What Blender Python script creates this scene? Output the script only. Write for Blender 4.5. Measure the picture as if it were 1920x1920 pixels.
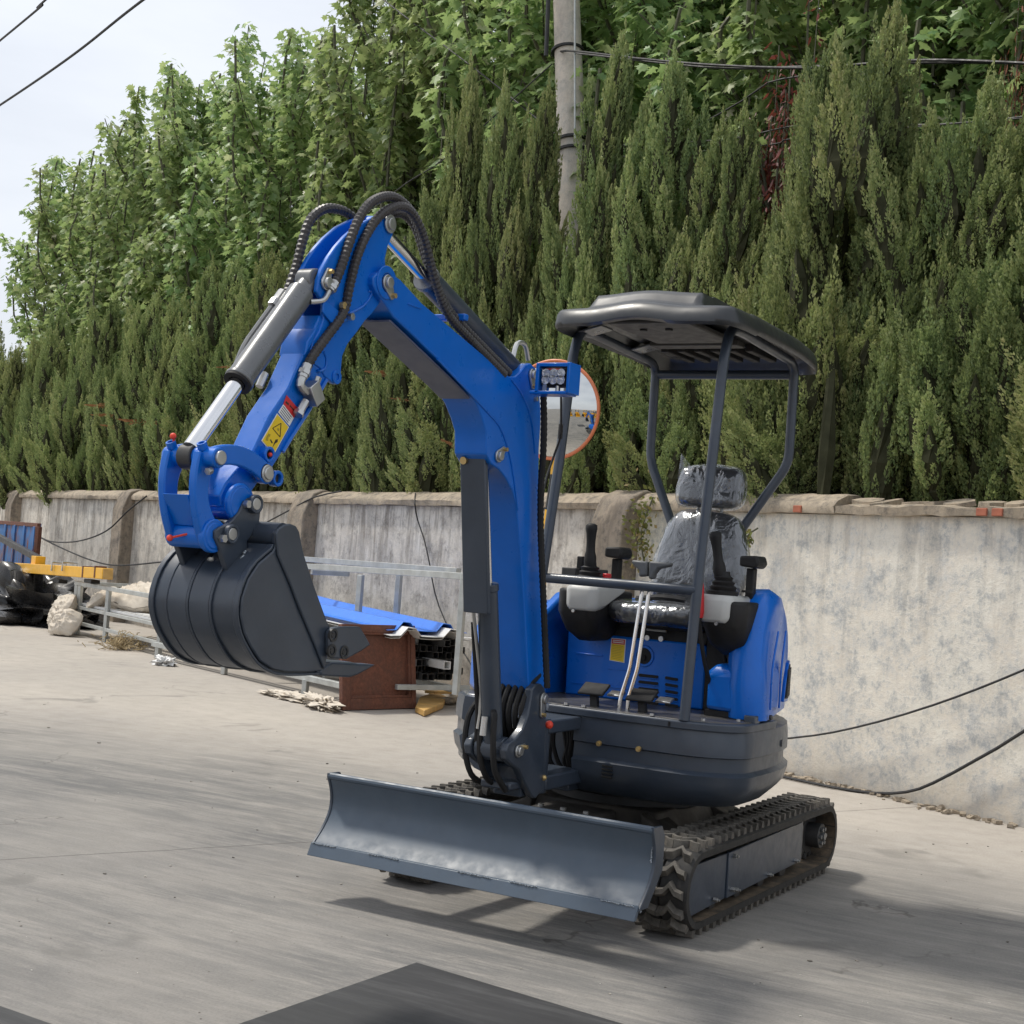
import bpy, bmesh, math, random
import numpy as np
from mathutils import Vector, Matrix

# ---------------------------------------------------------------- scene reset
for o in list(bpy.data.objects):
    bpy.data.objects.remove(o, do_unlink=True)
SC = bpy.context.scene
COL = SC.collection
V = Vector

# ---------------------------------------------------------------- camera (solved from the photograph)
FPX, CX = 2742.0465, 960.0
CAM = np.array([2.3488, -4.6928, 1.1755])
_yaw, _pit, _rol = -0.5178, 0.0321, 0.0731
_f = np.array([math.sin(_yaw)*math.cos(_pit), math.cos(_yaw)*math.cos(_pit), math.sin(_pit)])
_r = np.array([math.cos(_yaw), -math.sin(_yaw), 0.0])
_u = np.cross(_r, _f)
CR = math.cos(_rol)*_r + math.sin(_rol)*_u
CU = -math.sin(_rol)*_r + math.cos(_rol)*_u
CF = _f
cd = bpy.data.cameras.new('camera')
cam = bpy.data.objects.new('camera', cd)
COL.objects.link(cam)
cam.matrix_world = Matrix(((CR[0], CU[0], -CF[0], CAM[0]), (CR[1], CU[1], -CF[1], CAM[1]), (CR[2], CU[2], -CF[2], CAM[2]), (0, 0, 0, 1)))
cd.sensor_fit = 'HORIZONTAL'
cd.sensor_width = 36.0
cd.lens = 36.0*FPX/1920.0
cd.clip_start = 0.05
cd.clip_end = 2000
SC.camera = cam
SC.render.resolution_x = 1024
SC.render.resolution_y = 1024

# ---------------------------------------------------------------- sky and sun
SUNV = V((-0.55, -0.02, 1.0)).normalized()          # towards the sun
elev = math.asin(SUNV.z)
azim = math.atan2(SUNV.x, SUNV.y)
w = bpy.data.worlds.new('World')
SC.world = w
w.use_nodes = True
nt = w.node_tree
nt.nodes.clear()
out = nt.nodes.new('ShaderNodeOutputWorld')
bg = nt.nodes.new('ShaderNodeBackground')
sky = nt.nodes.new('ShaderNodeTexSky')
sky.sky_type = 'NISHITA'
sky.sun_disc = False
sky.sun_elevation = elev
sky.sun_rotation = azim
sky.air_density = 1.0
sky.dust_density = 4.0
sky.ozone_density = 1.0
# a thin, even layer of bright cloud over the blue
tc = nt.nodes.new('ShaderNodeTexCoord')
mp = nt.nodes.new('ShaderNodeMapping')
mp.inputs['Scale'].default_value = (1.5, 1.5, 5.0)
nz = nt.nodes.new('ShaderNodeTexNoise')
nz.inputs['Scale'].default_value = 1.6
nz.inputs['Detail'].default_value = 6
nz.inputs['Roughness'].default_value = 0.55
rp = nt.nodes.new('ShaderNodeValToRGB')
rp.color_ramp.elements[0].position = 0.30
rp.color_ramp.elements[0].color = (4.9, 5.15, 5.6, 1)
rp.color_ramp.elements[1].position = 0.70
rp.color_ramp.elements[1].color = (6.4, 6.6, 6.9, 1)
mx = nt.nodes.new('ShaderNodeMix')
mx.data_type = 'RGBA'
mx.inputs[0].default_value = 0.82
nt.links.new(tc.outputs['Generated'], mp.inputs['Vector'])
nt.links.new(mp.outputs['Vector'], nz.inputs['Vector'])
nt.links.new(nz.outputs['Fac'], rp.inputs['Fac'])
nt.links.new(sky.outputs['Color'], mx.inputs[6])
nt.links.new(rp.outputs['Color'], mx.inputs[7])
nt.links.new(mx.outputs[2], bg.inputs['Color'])
bg.inputs['Strength'].default_value = 0.142
nt.links.new(bg.outputs['Background'], out.inputs['Surface'])

sd = bpy.data.lights.new('sun', 'SUN')
sd.energy = 2.5
sd.angle = math.radians(6.0)
sd.color = (1.0, 0.95, 0.86)
sun = bpy.data.objects.new('sun', sd)
COL.objects.link(sun)
sun.location = (-6, 0, 12)
sun.rotation_euler = SUNV.to_track_quat('Z', 'Y').to_euler()

SC.view_settings.view_transform = 'Standard'
SC.view_settings.look = 'None'
SC.view_settings.gamma = 1.0
SC.view_settings.exposure = 0.20
SC.view_settings.use_curve_mapping = False
SC.render.engine = 'CYCLES'
cy = SC.cycles
cy.max_bounces = 9; cy.diffuse_bounces = 6; cy.glossy_bounces = 3; cy.transmission_bounces = 4; cy.transparent_max_bounces = 8
cy.caustics_reflective = False; cy.caustics_refractive = False
cy.use_adaptive_sampling = True; cy.adaptive_threshold = 0.02

# ---------------------------------------------------------------- measuring helpers
def ray(px, py):
    return CF + CR*((px-960)/FPX) + CU*((960-py)/FPX)
def at(ax, val, px, py):
    """point of the photo pixel (1920 scale) on the world plane axis=val"""
    d = ray(px, py)
    t = (val-CAM[ax])/d[ax]
    return V(CAM+t*d)
WP0 = V((-0.4962, 3.9155, 0.0))
WD = V((0.8941, -0.4479, 0.0))       # along the boundary wall, to the right
WN = V((-0.4479, -0.8941, 0.0))      # out of the wall, towards the yard
def W(s, o, z=0.0):
    return WP0 + WD*s + WN*o + V((0, 0, z))
def atw(o, px, py):
    """point of the photo pixel on the vertical plane parallel to the wall, o metres in front of it -> (s, z)"""
    d = V(ray(px, py)); c = V(CAM)
    t = (WN.dot(WP0)+o-WN.dot(c))/WN.dot(d)
    X = c+d*t
    return (X-WP0).dot(WD), X.z
R = math.radians
rnd = random.Random(11)

# ---------------------------------------------------------------- materials
MATS = {}
def new_mat(name):
    m = bpy.data.materials.new(name)
    m.use_nodes = True
    n = m.node_tree
    b = n.nodes['Principled BSDF']
    MATS[name] = m
    return m, n, b
def node(n, t, **kw):
    x = n.nodes.new(t)
    for k, v in kw.items():
        if k.startswith('i_'):
            x.inputs[k[2:].replace('_', ' ')].default_value = v
        else:
            setattr(x, k, v)
    return x
def noise(n, scale, detail=5, rough=0.6, vec=None, dist=0.0):
    x = node(n, 'ShaderNodeTexNoise')
    x.inputs['Scale'].default_value = scale
    x.inputs['Detail'].default_value = detail
    x.inputs['Roughness'].default_value = rough
    x.inputs['Distortion'].default_value = dist
    if vec is not None:
        n.links.new(vec, x.inputs['Vector'])
    return x
def ramp(n, fac, stops):
    x = node(n, 'ShaderNodeValToRGB')
    e = x.color_ramp.elements
    while len(e) < len(stops):
        e.new(0.5)
    for i, (p, c) in enumerate(stops):
        e[i].position = p
        e[i].color = (c[0], c[1], c[2], 1) if len(c) == 3 else c
    n.links.new(fac, x.inputs['Fac'])
    return x
def mix(n, fac, a, b, blend='MIX'):
    x = node(n, 'ShaderNodeMix', data_type='RGBA', blend_type=blend)
    for i, s in ((0, fac), (6, a), (7, b)):
        if isinstance(s, (int, float)):
            x.inputs[i].default_value = s
        elif isinstance(s, tuple):
            x.inputs[i].default_value = (s[0], s[1], s[2], 1)
        else:
            n.links.new(s, x.inputs[i])
    return x.outputs[2]
def math_(n, op, a, b=None):
    x = node(n, 'ShaderNodeMath', operation=op)
    for i, s in ((0, a), (1, b)):
        if s is None:
            continue
        if isinstance(s, (int, float)):
            x.inputs[i].default_value = s
        else:
            n.links.new(s, x.inputs[i])
    return x.outputs[0]
def coords(n, rotz=0.0, scale=(1, 1, 1), loc=(0, 0, 0), kind='pos'):
    if kind == 'pos':
        g = node(n, 'ShaderNodeNewGeometry').outputs['Position']
    else:
        g = node(n, 'ShaderNodeTexCoord').outputs['Object']
    m = node(n, 'ShaderNodeMapping', vector_type='POINT')
    m.inputs['Rotation'].default_value = (0, 0, rotz)
    m.inputs['Scale'].default_value = scale
    m.inputs['Location'].default_value = loc
    n.links.new(g, m.inputs['Vector'])
    return m.outputs['Vector']
def bump(n, b, h, strength=0.3, dist=0.01):
    x = node(n, 'ShaderNodeBump')
    x.inputs['Strength'].default_value = strength
    x.inputs['Distance'].default_value = dist
    n.links.new(h, x.inputs['Height'])
    n.links.new(x.outputs['Normal'], b.inputs['Normal'])

def paint(name, col, rough=0.3, coat=0.0, metal=0.0, var=0.12, dust=0.0, dustcol=(0.25, 0.22, 0.18), bmp=0.0, spec=0.5):
    m, n, b = new_mat(name)
    v = coords(n, kind='obj')
    a = noise(n, 9, 4, 0.6, v)
    c2 = tuple(min(1, c*(1+var)) for c in col)
    c1 = tuple(c*(1-var) for c in col)
    rc = ramp(n, a.outputs['Fac'], [(0.3, c1), (0.7, c2)])
    colr = rc.outputs['Color']
    if dust:
        a2 = noise(n, 3.1, 8, 0.7, v)
        fr = ramp(n, a2.outputs['Fac'], [(0.45, (0, 0, 0)), (0.75, (dust, dust, dust))])
        colr = mix(n, fr.outputs['Color'], colr, dustcol)
    n.links.new(colr, b.inputs['Base Color'])
    a3 = noise(n, 23, 3, 0.6, v)
    rr = ramp(n, a3.outputs['Fac'], [(0.3, (rough*0.8,)*3), (0.75, (min(1, rough*1.25),)*3)])
    n.links.new(rr.outputs['Color'], b.inputs['Roughness'])
    b.inputs['Metallic'].default_value = metal
    b.inputs['Specular IOR Level'].default_value = spec
    if coat:
        b.inputs['Coat Weight'].default_value = coat
        b.inputs['Coat Roughness'].default_value = 0.08
    if bmp:
        a4 = noise(n, 60, 4, 0.6, v)
        bump(n, b, a4.outputs['Fac'], bmp, 0.004)
    return m
paint('blue', (0.0, 0.130, 0.57), 0.32, coat=0.18, var=0.05, spec=0.35, dust=0.015, dustcol=(0.30, 0.28, 0.26), bmp=0.025)
paint('slate', (0.036, 0.049, 0.071), 0.38, coat=0.15, var=0.14, dust=0.06, bmp=0.05)
paint('slate_blade', (0.064, 0.090, 0.124), 0.46, coat=0.04, var=0.08, dust=0.06, bmp=0.0)
paint('black_plastic', (0.013, 0.013, 0.014), 0.62, var=0.2, dust=0.05, spec=0.3)
paint('dark_steel', (0.022, 0.024, 0.027), 0.5, var=0.25, dust=0.35, dustcol=(0.14, 0.12, 0.10))
paint('grey_plastic', (0.50, 0.50, 0.48), 0.45, var=0.05)
paint('grip_grey', (0.10, 0.105, 0.11), 0.5, var=0.1)
paint('chrome', (0.75, 0.75, 0.76), 0.12, metal=1.0, var=0.04)
paint('zinc', (0.50, 0.50, 0.49), 0.34, metal=0.9, var=0.12)
paint('brass', (0.55, 0.40, 0.18), 0.4, metal=0.8, var=0.2)
paint('cyl_grey', (0.15, 0.155, 0.16), 0.30, metal=0.35, var=0.08)
paint('red_plastic', (0.55, 0.015, 0.02), 0.4)
paint('red_cap', (0.75, 0.06, 0.03), 0.5)
paint('yellow_decal', (0.80, 0.56, 0.02), 0.45, var=0.04)
paint('red_decal', (0.60, 0.03, 0.03), 0.45, var=0.05)
paint('white_decal', (0.75, 0.76, 0.76), 0.45, var=0.04)
paint('black_decal', (0.03, 0.02, 0.01), 0.5)
paint('vinyl', (0.050, 0.052, 0.056), 0.45, var=0.2)
paint('floor_steel', (0.075, 0.075, 0.075), 0.42, metal=0.25, var=0.35, dust=0.5, dustcol=(0.20, 0.17, 0.13), bmp=0.3)
paint('galvanised', (0.44, 0.46, 0.45), 0.45, metal=0.35, var=0.18, dust=0.25, dustcol=(0.35, 0.29, 0.22))
paint('blue_sheet', (0.04, 0.20, 0.72), 0.35, var=0.08, dust=0.08)
paint('white_sheet', (0.68, 0.68, 0.67), 0.45, var=0.08, dust=0.15)
paint('beam_yellow', (0.80, 0.42, 0.01), 0.4, var=0.08, dust=0.12)
paint('pole_black', (0.02, 0.02, 0.02), 0.5)
paint('rim_orange', (0.66, 0.20, 0.09), 0.45, var=0.1)
paint('wire', (0.015, 0.015, 0.016), 0.6)
paint('wood_yellow', (0.55, 0.33, 0.10), 0.65, var=0.2, dust=0.3)
paint('lens', (0.88, 0.90, 0.92), 0.30, metal=0.6)
paint('tube_black', (0.03, 0.031, 0.033), 0.4, var=0.2, dust=0.12)
paint('bark', (0.10, 0.10, 0.065), 0.85, var=0.3, bmp=0.5)
paint('red_brick', (0.36, 0.12, 0.07), 0.85, var=0.25, bmp=0.5)
paint('dead_leaf', (0.34, 0.17, 0.07), 0.8, var=0.35)
paint('straw', (0.42, 0.33, 0.19), 0.8, var=0.3)
paint('paper', (0.62, 0.60, 0.55), 0.75, var=0.12)

# convex mirror glass
m, n, b = new_mat('mirror_glass')
b.inputs['Base Color'].default_value = (0.62, 0.63, 0.62, 1)
b.inputs['Metallic'].default_value = 1.0
b.inputs['Roughness'].default_value = 0.03
v = coords(n, kind='obj')
bump(n, b, noise(n, 5, 2, 0.5, v).outputs['Fac'], 0.04, 0.01)

# rubber of the tracks
m, n, b = new_mat('rubber')
v = coords(n)
a = noise(n, 30, 6, 0.7, v)
r1 = ramp(n, a.outputs['Fac'], [(0.35, (0.012, 0.012, 0.012)), (0.60, (0.030, 0.028, 0.026)), (0.8, (0.085, 0.076, 0.064))])
n.links.new(r1.outputs['Color'], b.inputs['Base Color'])
b.inputs['Roughness'].default_value = 0.72
bump(n, b, a.outputs['Fac'], 0.35, 0.006)
# scuffed, dusty rubber of the cleats
m, n, b = new_mat('rubber_lug')
v = coords(n)
a = noise(n, 24, 7, 0.75, v)
r1 = ramp(n, a.outputs['Fac'], [(0.3, (0.05, 0.046, 0.040)), (0.52, (0.11, 0.10, 0.086)), (0.75, (0.20, 0.18, 0.15))])
n.links.new(r1.outputs['Color'], b.inputs['Base Color'])
b.inputs['Roughness'].default_value = 0.8
bump(n, b, a.outputs['Fac'], 0.3, 0.005)
# inner face of the track, rusty brown dirt
m, n, b = new_mat('track_dirt')
v = coords(n)
a = noise(n, 16, 6, 0.7, v)
r1 = ramp(n, a.outputs['Fac'], [(0.35, (0.03, 0.025, 0.02)), (0.55, (0.10, 0.075, 0.05)), (0.75, (0.19, 0.13, 0.08))])
n.links.new(r1.outputs['Color'], b.inputs['Base Color'])
b.inputs['Roughness'].default_value = 0.85

# dusty undercarriage frame
paint('dusty_frame', (0.050, 0.046, 0.042), 0.6, var=0.2, dust=0.6, dustcol=(0.16, 0.135, 0.105), bmp=0.2)

# clear film over the seat
m, n, b = new_mat('clear_film')
b.inputs['Base Color'].default_value = (0.9, 0.9, 0.9, 1)
b.inputs['Roughness'].default_value = 0.12
v = coords(n, kind='obj', scale=(1, 1, 0.6))
a = noise(n, 5.5, 2, 0.45, v, 2.2)
wv = noise(n, 13, 2, 0.5, v, 3.0)
sm = math_(n, 'ADD', a.outputs['Fac'], math_(n, 'MULTIPLY', wv.outputs['Fac'], 0.4))
bump(n, b, sm, 0.38, 0.05)
tr = node(n, 'ShaderNodeBsdfTransparent')
tr.inputs['Color'].default_value = (0.88, 0.89, 0.9, 1)
gl = node(n, 'ShaderNodeBsdfGlossy')
gl.inputs['Roughness'].default_value = 0.20
gl.inputs['Color'].default_value = (0.85, 0.87, 0.9, 1)
bn = [x for x in n.nodes if x.type == 'BUMP'][0]
n.links.new(bn.outputs['Normal'], gl.inputs['Normal'])
lw = node(n, 'ShaderNodeLayerWeight')
lw.inputs['Blend'].default_value = 0.35
n.links.new(bn.outputs['Normal'], lw.inputs['Normal'])
fc = math_(n, 'ADD', math_(n, 'MULTIPLY', lw.outputs['Facing'], 0.50), 0.10)
ms = node(n, 'ShaderNodeMixShader')
n.links.new(fc, ms.inputs[0]); n.links.new(tr.outputs[0], ms.inputs[1]); n.links.new(gl.outputs[0], ms.inputs[2])
n.links.new(ms.outputs[0], n.nodes['Material Output'].inputs['Surface'])

# rust
def rust(name, base, rcol, lo, hi, rough=0.7, streak=None):
    m, n, b = new_mat(name)
    v = coords(n, kind='obj', scale=streak or (1, 1, 1))
    a = noise(n, 7, 8, 0.7, v)
    a2 = noise(n, 40, 5, 0.7, v)
    rc = ramp(n, a2.outputs['Fac'], [(0.3, tuple(c*0.55 for c in rcol)), (0.55, rcol), (0.8, tuple(min(1, c*1.7) for c in rcol))])
    fr = ramp(n, a.outputs['Fac'], [(lo, (0, 0, 0)), (hi, (1, 1, 1))])
    n.links.new(mix(n, fr.outputs['Color'], base, rc.outputs['Color']), b.inputs['Base Color'])
    b.inputs['Roughness'].default_value = rough
    bump(n, b, a2.outputs['Fac'], 0.4, 0.004)
    return m
rust('rust_plate', (0.10, 0.045, 0.032), (0.17, 0.062, 0.036), 0.25, 0.6)
rust('blue_rusty', (0.05, 0.17, 0.42), (0.22, 0.08, 0.03), 0.50, 0.62, streak=(1.3, 1.3, 0.35))

# cloth sacks / tarp
paint('sack', (0.60, 0.54, 0.455), 0.85, var=0.14, dust=0.35, dustcol=(0.36, 0.30, 0.23), bmp=0.35)
paint('tarp', (0.012, 0.012, 0.013), 0.28, var=0.2, dust=0.10)

# concrete yard ---------------------------------------------------------------
m, n, b = new_mat('yard_concrete')
ang = math.atan2(WD.y, WD.x)
geo = node(n, 'ShaderNodeNewGeometry').outputs['Position']
def dotp(vec, off):
    x = node(n, 'ShaderNodeVectorMath', operation='DOT_PRODUCT')
    n.links.new(geo, x.inputs[0]); x.inputs[1].default_value = tuple(vec)
    return math_(n, 'SUBTRACT', x.outputs['Value'], off)
s_ = dotp(WD, WP0.dot(WD))
o_ = dotp(WN, WP0.dot(WN))
cmb = node(n, 'ShaderNodeCombineXYZ')
# tyre tracks curve gently away from the wall
px_ = dotp((1, 0, 0), 0.0); py_ = dotp((0, 1, 0), 0.0)
lf = math_(n, 'MINIMUM', math_(n, 'ADD', px_, 1.2), 0.0)
bend = math_(n, 'SUBTRACT', 4.6, math_(n, 'ADD', py_, math_(n, 'MULTIPLY', math_(n, 'MULTIPLY', lf, lf), 0.035)))
n.links.new(math_(n, 'MULTIPLY', px_, 0.13), cmb.inputs[0])
n.links.new(bend, cmb.inputs[1])
st1 = noise(n, 5.5, 7, 0.72, cmb.outputs[0], 0.15)
st2 = noise(n, 19, 6, 0.75, cmb.outputs[0], 0.1)
st3 = noise(n, 1.3, 5, 0.6, cmb.outputs[0], 0.3)
fine = noise(n, 120, 4, 0.7, geo)
mid = noise(n, 7.0, 7, 0.7, geo)
big = noise(n, 0.55, 5, 0.6, geo)
# base concrete: warm sandy tone
bc = ramp(n, mid.outputs['Fac'], [(0.25, (0.33, 0.30, 0.262)), (0.5, (0.395, 0.362, 0.32)), (0.8, (0.445, 0.415, 0.372))])
# band of tyre wear between about 2.6 and 8 m from the wall
wob = math_(n, 'ADD', bend, math_(n, 'MULTIPLY', math_(n, 'SUBTRACT', st3.outputs['Fac'], 0.5), 1.8))
mr = node(n, 'ShaderNodeMapRange', interpolation_type='SMOOTHSTEP')
n.links.new(wob, mr.inputs['Value'])
mr.inputs['From Min'].default_value = 1.9
mr.inputs['From Max'].default_value = 4.0
st4 = noise(n, 62, 5, 0.8, cmb.outputs[0], 0.05)
stm = math_(n, 'ADD', math_(n, 'ADD', math_(n, 'MULTIPLY', st1.outputs['Fac'], 0.40), math_(n, 'MULTIPLY', st2.outputs['Fac'], 0.34)), math_(n, 'MULTIPLY', st4.outputs['Fac'], 0.26))
stk = ramp(n, stm, [(0.40, (1, 1, 1)), (0.48, (0.74, 0.74, 0.74)), (0.57, (0.16, 0.16, 0.16))])
wearf = math_(n, 'MULTIPLY', mr.outputs['Result'], stk.outputs['Color'])
pat = noise(n, 0.8, 4, 0.6, geo, 0.4)
wearf = math_(n, 'MULTIPLY', wearf, ramp(n, pat.outputs['Fac'], [(0.34, (0.40, 0.40, 0.40)), (0.62, (1.12, 1.12, 1.12))]).outputs['Color'])
c1 = mix(n, wearf, bc.outputs['Color'], (0.095, 0.094, 0.091))
# grey cast in the wear band
c1 = mix(n, math_(n, 'MULTIPLY', mr.outputs['Result'], 0.48), c1, (0.165, 0.164, 0.160))
# grain
gr = ramp(n, fine.outputs['Fac'], [(0.25, (0.72, 0.72, 0.72)), (0.5, (1, 1, 1)), (0.78, (1.18, 1.18, 1.18))])
c1 = mix(n, 0.8, c1, gr.outputs['Color'], 'MULTIPLY')
bgv = ramp(n, big.outputs['Fac'], [(0.3, (0.86, 0.86, 0.87)), (0.7, (1.1, 1.09, 1.07))])
c1 = mix(n, 1.0, c1, bgv.outputs['Color'], 'MULTIPLY')
# oil drips and damp patches
oil = noise(n, 1.7, 4, 0.55, geo, 0.8)
oilm = ramp(n, oil.outputs['Fac'], [(0.62, (0, 0, 0)), (0.70, (0.45, 0.45, 0.45))])
c1 = mix(n, oilm.outputs['Color'], c1, (0.12, 0.115, 0.105))
# pale scuffs
sc = noise(n, 9, 8, 0.85, cmb.outputs[0], 0.6)
scm = ramp(n, sc.outputs['Fac'], [(0.66, (0, 0, 0)), (0.74, (0.5, 0.5, 0.5))])
c1 = mix(n, scm.outputs['Color'], c1, (0.52, 0.49, 0.44))
# cracks: edges of a large voronoi, broken up by noise
wv = noise(n, 2.2, 4, 0.6, geo)
wp = node(n, 'ShaderNodeVectorMath', operation='ADD')
n.links.new(geo, wp.inputs[0])
sv = node(n, 'ShaderNodeVectorMath', operation='SCALE')
n.links.new(wv.outputs['Color'], sv.inputs[0]); sv.inputs['Scale'].default_value = 0.55
n.links.new(sv.outputs[0], wp.inputs[1])
vo = node(n, 'ShaderNodeTexVoronoi', feature='DISTANCE_TO_EDGE')
vo.inputs['Scale'].default_value = 0.42
n.links.new(wp.outputs[0], vo.inputs['Vector'])
cr = ramp(n, vo.outputs['Distance'], [(0.0, (1, 1, 1)), (0.0012, (0.8, 0.8, 0.8)), (0.0032, (0, 0, 0))])
brk = noise(n, 1.1, 3, 0.6, geo)
brm = ramp(n, brk.outputs['Fac'], [(0.53, (0, 0, 0)), (0.62, (1, 1, 1))])
crk = math_(n, 'MULTIPLY', cr.outputs['Color'], brm.outputs['Color'])
# one straight expansion joint
J0 = at(2, 0, 0, 1612); J1 = at(2, 0, 590, 1578)
jd = (J1-J0).normalized(); jn = V((-jd.y, jd.x, 0))
jj = dotp(jn, J0.dot(jn))
jw = math_(n, 'ABSOLUTE', math_(n, 'ADD', jj, math_(n, 'MULTIPLY', math_(n, 'SUBTRACT', wv.outputs['Fac'], 0.5), 0.05)))
jm = ramp(n, jw, [(0.0, (1, 1, 1)), (0.004, (0.85, 0.85, 0.85)), (0.008, (0, 0, 0))])
crk2 = math_(n, 'MAXIMUM', crk, math_(n, 'MULTIPLY', jm.outputs['Color'], 0.8))
c1 = mix(n, math_(n, 'MULTIPLY', crk2, 0.75), c1, (0.06, 0.052, 0.045))
n.links.new(c1, b.inputs['Base Color'])
b.inputs['Roughness'].default_value = 0.82
hh = math_(n, 'SUBTRACT', math_(n, 'ADD', math_(n, 'MULTIPLY', fine.outputs['Fac'], 0.5), math_(n, 'MULTIPLY', mid.outputs['Fac'], 0.4)), crk2)
bump(n, b, hh, 0.35, 0.006)

# wall plaster ------------------------------------------------------------------
def plaster(name, base, stain, stain2, warm, streaky, seed):
    m, n, b = new_mat(name)
    g = node(n, 'ShaderNodeNewGeometry').outputs['Position']
    def rotc(sx, sz):
        mp_ = node(n, 'ShaderNodeMapping')
        mp_.inputs['Rotation'].default_value = (0, 0, -ang)
        n.links.new(g, mp_.inputs['Vector'])
        m2 = node(n, 'ShaderNodeMapping')
        m2.inputs['Scale'].default_value = (sx, 1.0, sz)
        m2.inputs['Location'].default_value = (seed, 0, seed)
        n.links.new(mp_.outputs['Vector'], m2.inputs['Vector'])
        return m2.outputs['Vector']
    iso = rotc(1, 1); ver = rotc(1, 0.12)
    a = noise(n, 2.4, 10, 0.72, iso)
    a2 = noise(n, 9, 9, 0.78, iso)
    a3 = noise(n, 42, 6, 0.8, iso)
    s1 = noise(n, 5.0, 6, 0.7, ver, 0.2)
    s2 = noise(n, 14, 5, 0.7, ver, 0.2)
    c = mix(n, ramp(n, a.outputs['Fac'], [(0.42, (0, 0, 0)), (0.66, (0.8, 0.8, 0.8))]).outputs['Color'], base, warm)
    # cool weathering blotches
    f1 = ramp(n, math_(n, 'ADD', math_(n, 'MULTIPLY', a.outputs['Fac'], 0.6), math_(n, 'MULTIPLY', a2.outputs['Fac'], 0.4)), [(0.47, (0, 0, 0)), (0.58, (0.9, 0.9, 0.9))])
    c = mix(n, f1.outputs['Color'], c, stain)
    f2 = ramp(n, math_(n, 'MULTIPLY', a2.outputs['Fac'], math_(n, 'ADD', a3.outputs['Fac'], 0.45)), [(0.46, (0, 0, 0)), (0.64, (0.85, 0.85, 0.85))])
    c = mix(n, f2.outputs['Color'], c, stain2)
    # vertical rain streaks
    zz = node(n, 'ShaderNodeSeparateXYZ'); n.links.new(g, zz.inputs[0])
    top = node(n, 'ShaderNodeMapRange'); n.links.new(zz.outputs['Z'], top.inputs['Value'])
    top.inputs['From Min'].default_value = 0.5; top.inputs['From Max'].default_value = 1.6
    sf = ramp(n, math_(n, 'ADD', math_(n, 'MULTIPLY', s1.outputs['Fac'], 0.55), math_(n, 'MULTIPLY', s2.outputs['Fac'], 0.45)), [(0.48, (0, 0, 0)), (0.57, (1, 1, 1))])
    sfm = math_(n, 'MULTIPLY', math_(n, 'MULTIPLY', sf.outputs['Color'], streaky), math_(n, 'ADD', math_(n, 'MULTIPLY', top.outputs['Result'], 0.75), 0.25))
    c = mix(n, sfm, c, (0.115, 0.092, 0.07))
    # splash dirt along the foot
    ft = node(n, 'ShaderNodeMapRange'); n.links.new(math_(n, 'ADD', zz.outputs['Z'], math_(n, 'MULTIPLY', a2.outputs['Fac'], 0.35)), ft.inputs['Value'])
    ft.inputs['From Min'].default_value = 0.42; ft.inputs['From Max'].default_value = 0.08
    c = mix(n, math_(n, 'MULTIPLY', ft.outputs['Result'], 0.6), c, (0.28, 0.23, 0.17))
    # hairline cracks and pits
    vo = node(n, 'ShaderNodeTexVoronoi', feature='DISTANCE_TO_EDGE'); vo.inputs['Scale'].default_value = 1.1
    w2 = node(n, 'ShaderNodeVectorMath', operation='ADD'); n.links.new(iso, w2.inputs[0]); n.links.new(a2.outputs['Color'], w2.inputs[1])
    n.links.new(w2.outputs[0], vo.inputs['Vector'])
    ck = ramp(n, vo.outputs['Distance'], [(0.0, (0.7, 0.7, 0.7)), (0.006, (0, 0, 0))])
    ckm = math_(n, 'MULTIPLY', ck.outputs['Color'], ramp(n, a.outputs['Fac'], [(0.50, (0, 0, 0)), (0.58, (1, 1, 1))]).outputs['Color'])
    c = mix(n, ckm, c, (0.10, 0.09, 0.08))
    gr = ramp(n, a3.outputs['Fac'], [(0.25, (0.80, 0.80, 0.80)), (0.55, (1, 1, 1)), (0.8, (1.08, 1.08, 1.08))])
    c = mix(n, 0.8, c, gr.outputs['Color'], 'MULTIPLY')
    n.links.new(c, b.inputs['Base Color'])
    b.inputs['Roughness'].default_value = 0.88
    bump(n, b, math_(n, 'SUBTRACT', math_(n, 'ADD', a3.outputs['Fac'], a2.outputs['Fac']), ckm), 0.45, 0.012)
    return m
plaster('plaster_cream', (0.83, 0.790, 0.700), (0.70, 0.695, 0.660), (0.36, 0.380, 0.39), (0.79, 0.69, 0.56), 0.28, 3.3)
plaster('plaster_grey', (0.70, 0.665, 0.60), (0.56, 0.535, 0.49), (0.27, 0.24, 0.21), (0.60, 0.52, 0.42), 0.62, 9.1)
plaster('coping_stone', (0.42, 0.35, 0.265), (0.30, 0.26, 0.205), (0.13, 0.115, 0.10), (0.46, 0.37, 0.26), 0.25, 1.7)
plaster('pillar_stone', (0.33, 0.275, 0.215), (0.24, 0.21, 0.17), (0.11, 0.095, 0.08), (0.36, 0.29, 0.21), 0.5, 5.2)
plaster('pole_concrete', (0.60, 0.545, 0.475), (0.52, 0.50, 0.46), (0.40, 0.37, 0.33), (0.56, 0.48, 0.40), 0.15, 7.7)

# dark grey with faint streaks, for the flat ground shapes
m, n, b = new_mat('shape_dark')
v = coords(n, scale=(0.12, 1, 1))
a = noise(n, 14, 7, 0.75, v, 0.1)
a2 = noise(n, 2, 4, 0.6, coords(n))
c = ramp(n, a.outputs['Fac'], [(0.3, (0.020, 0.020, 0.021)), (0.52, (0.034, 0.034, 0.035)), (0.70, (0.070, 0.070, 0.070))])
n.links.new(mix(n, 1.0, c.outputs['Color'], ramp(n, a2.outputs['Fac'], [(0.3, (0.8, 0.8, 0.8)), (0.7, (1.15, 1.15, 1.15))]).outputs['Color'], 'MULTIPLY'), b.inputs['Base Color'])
b.inputs['Roughness'].default_value = 0.6

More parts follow.
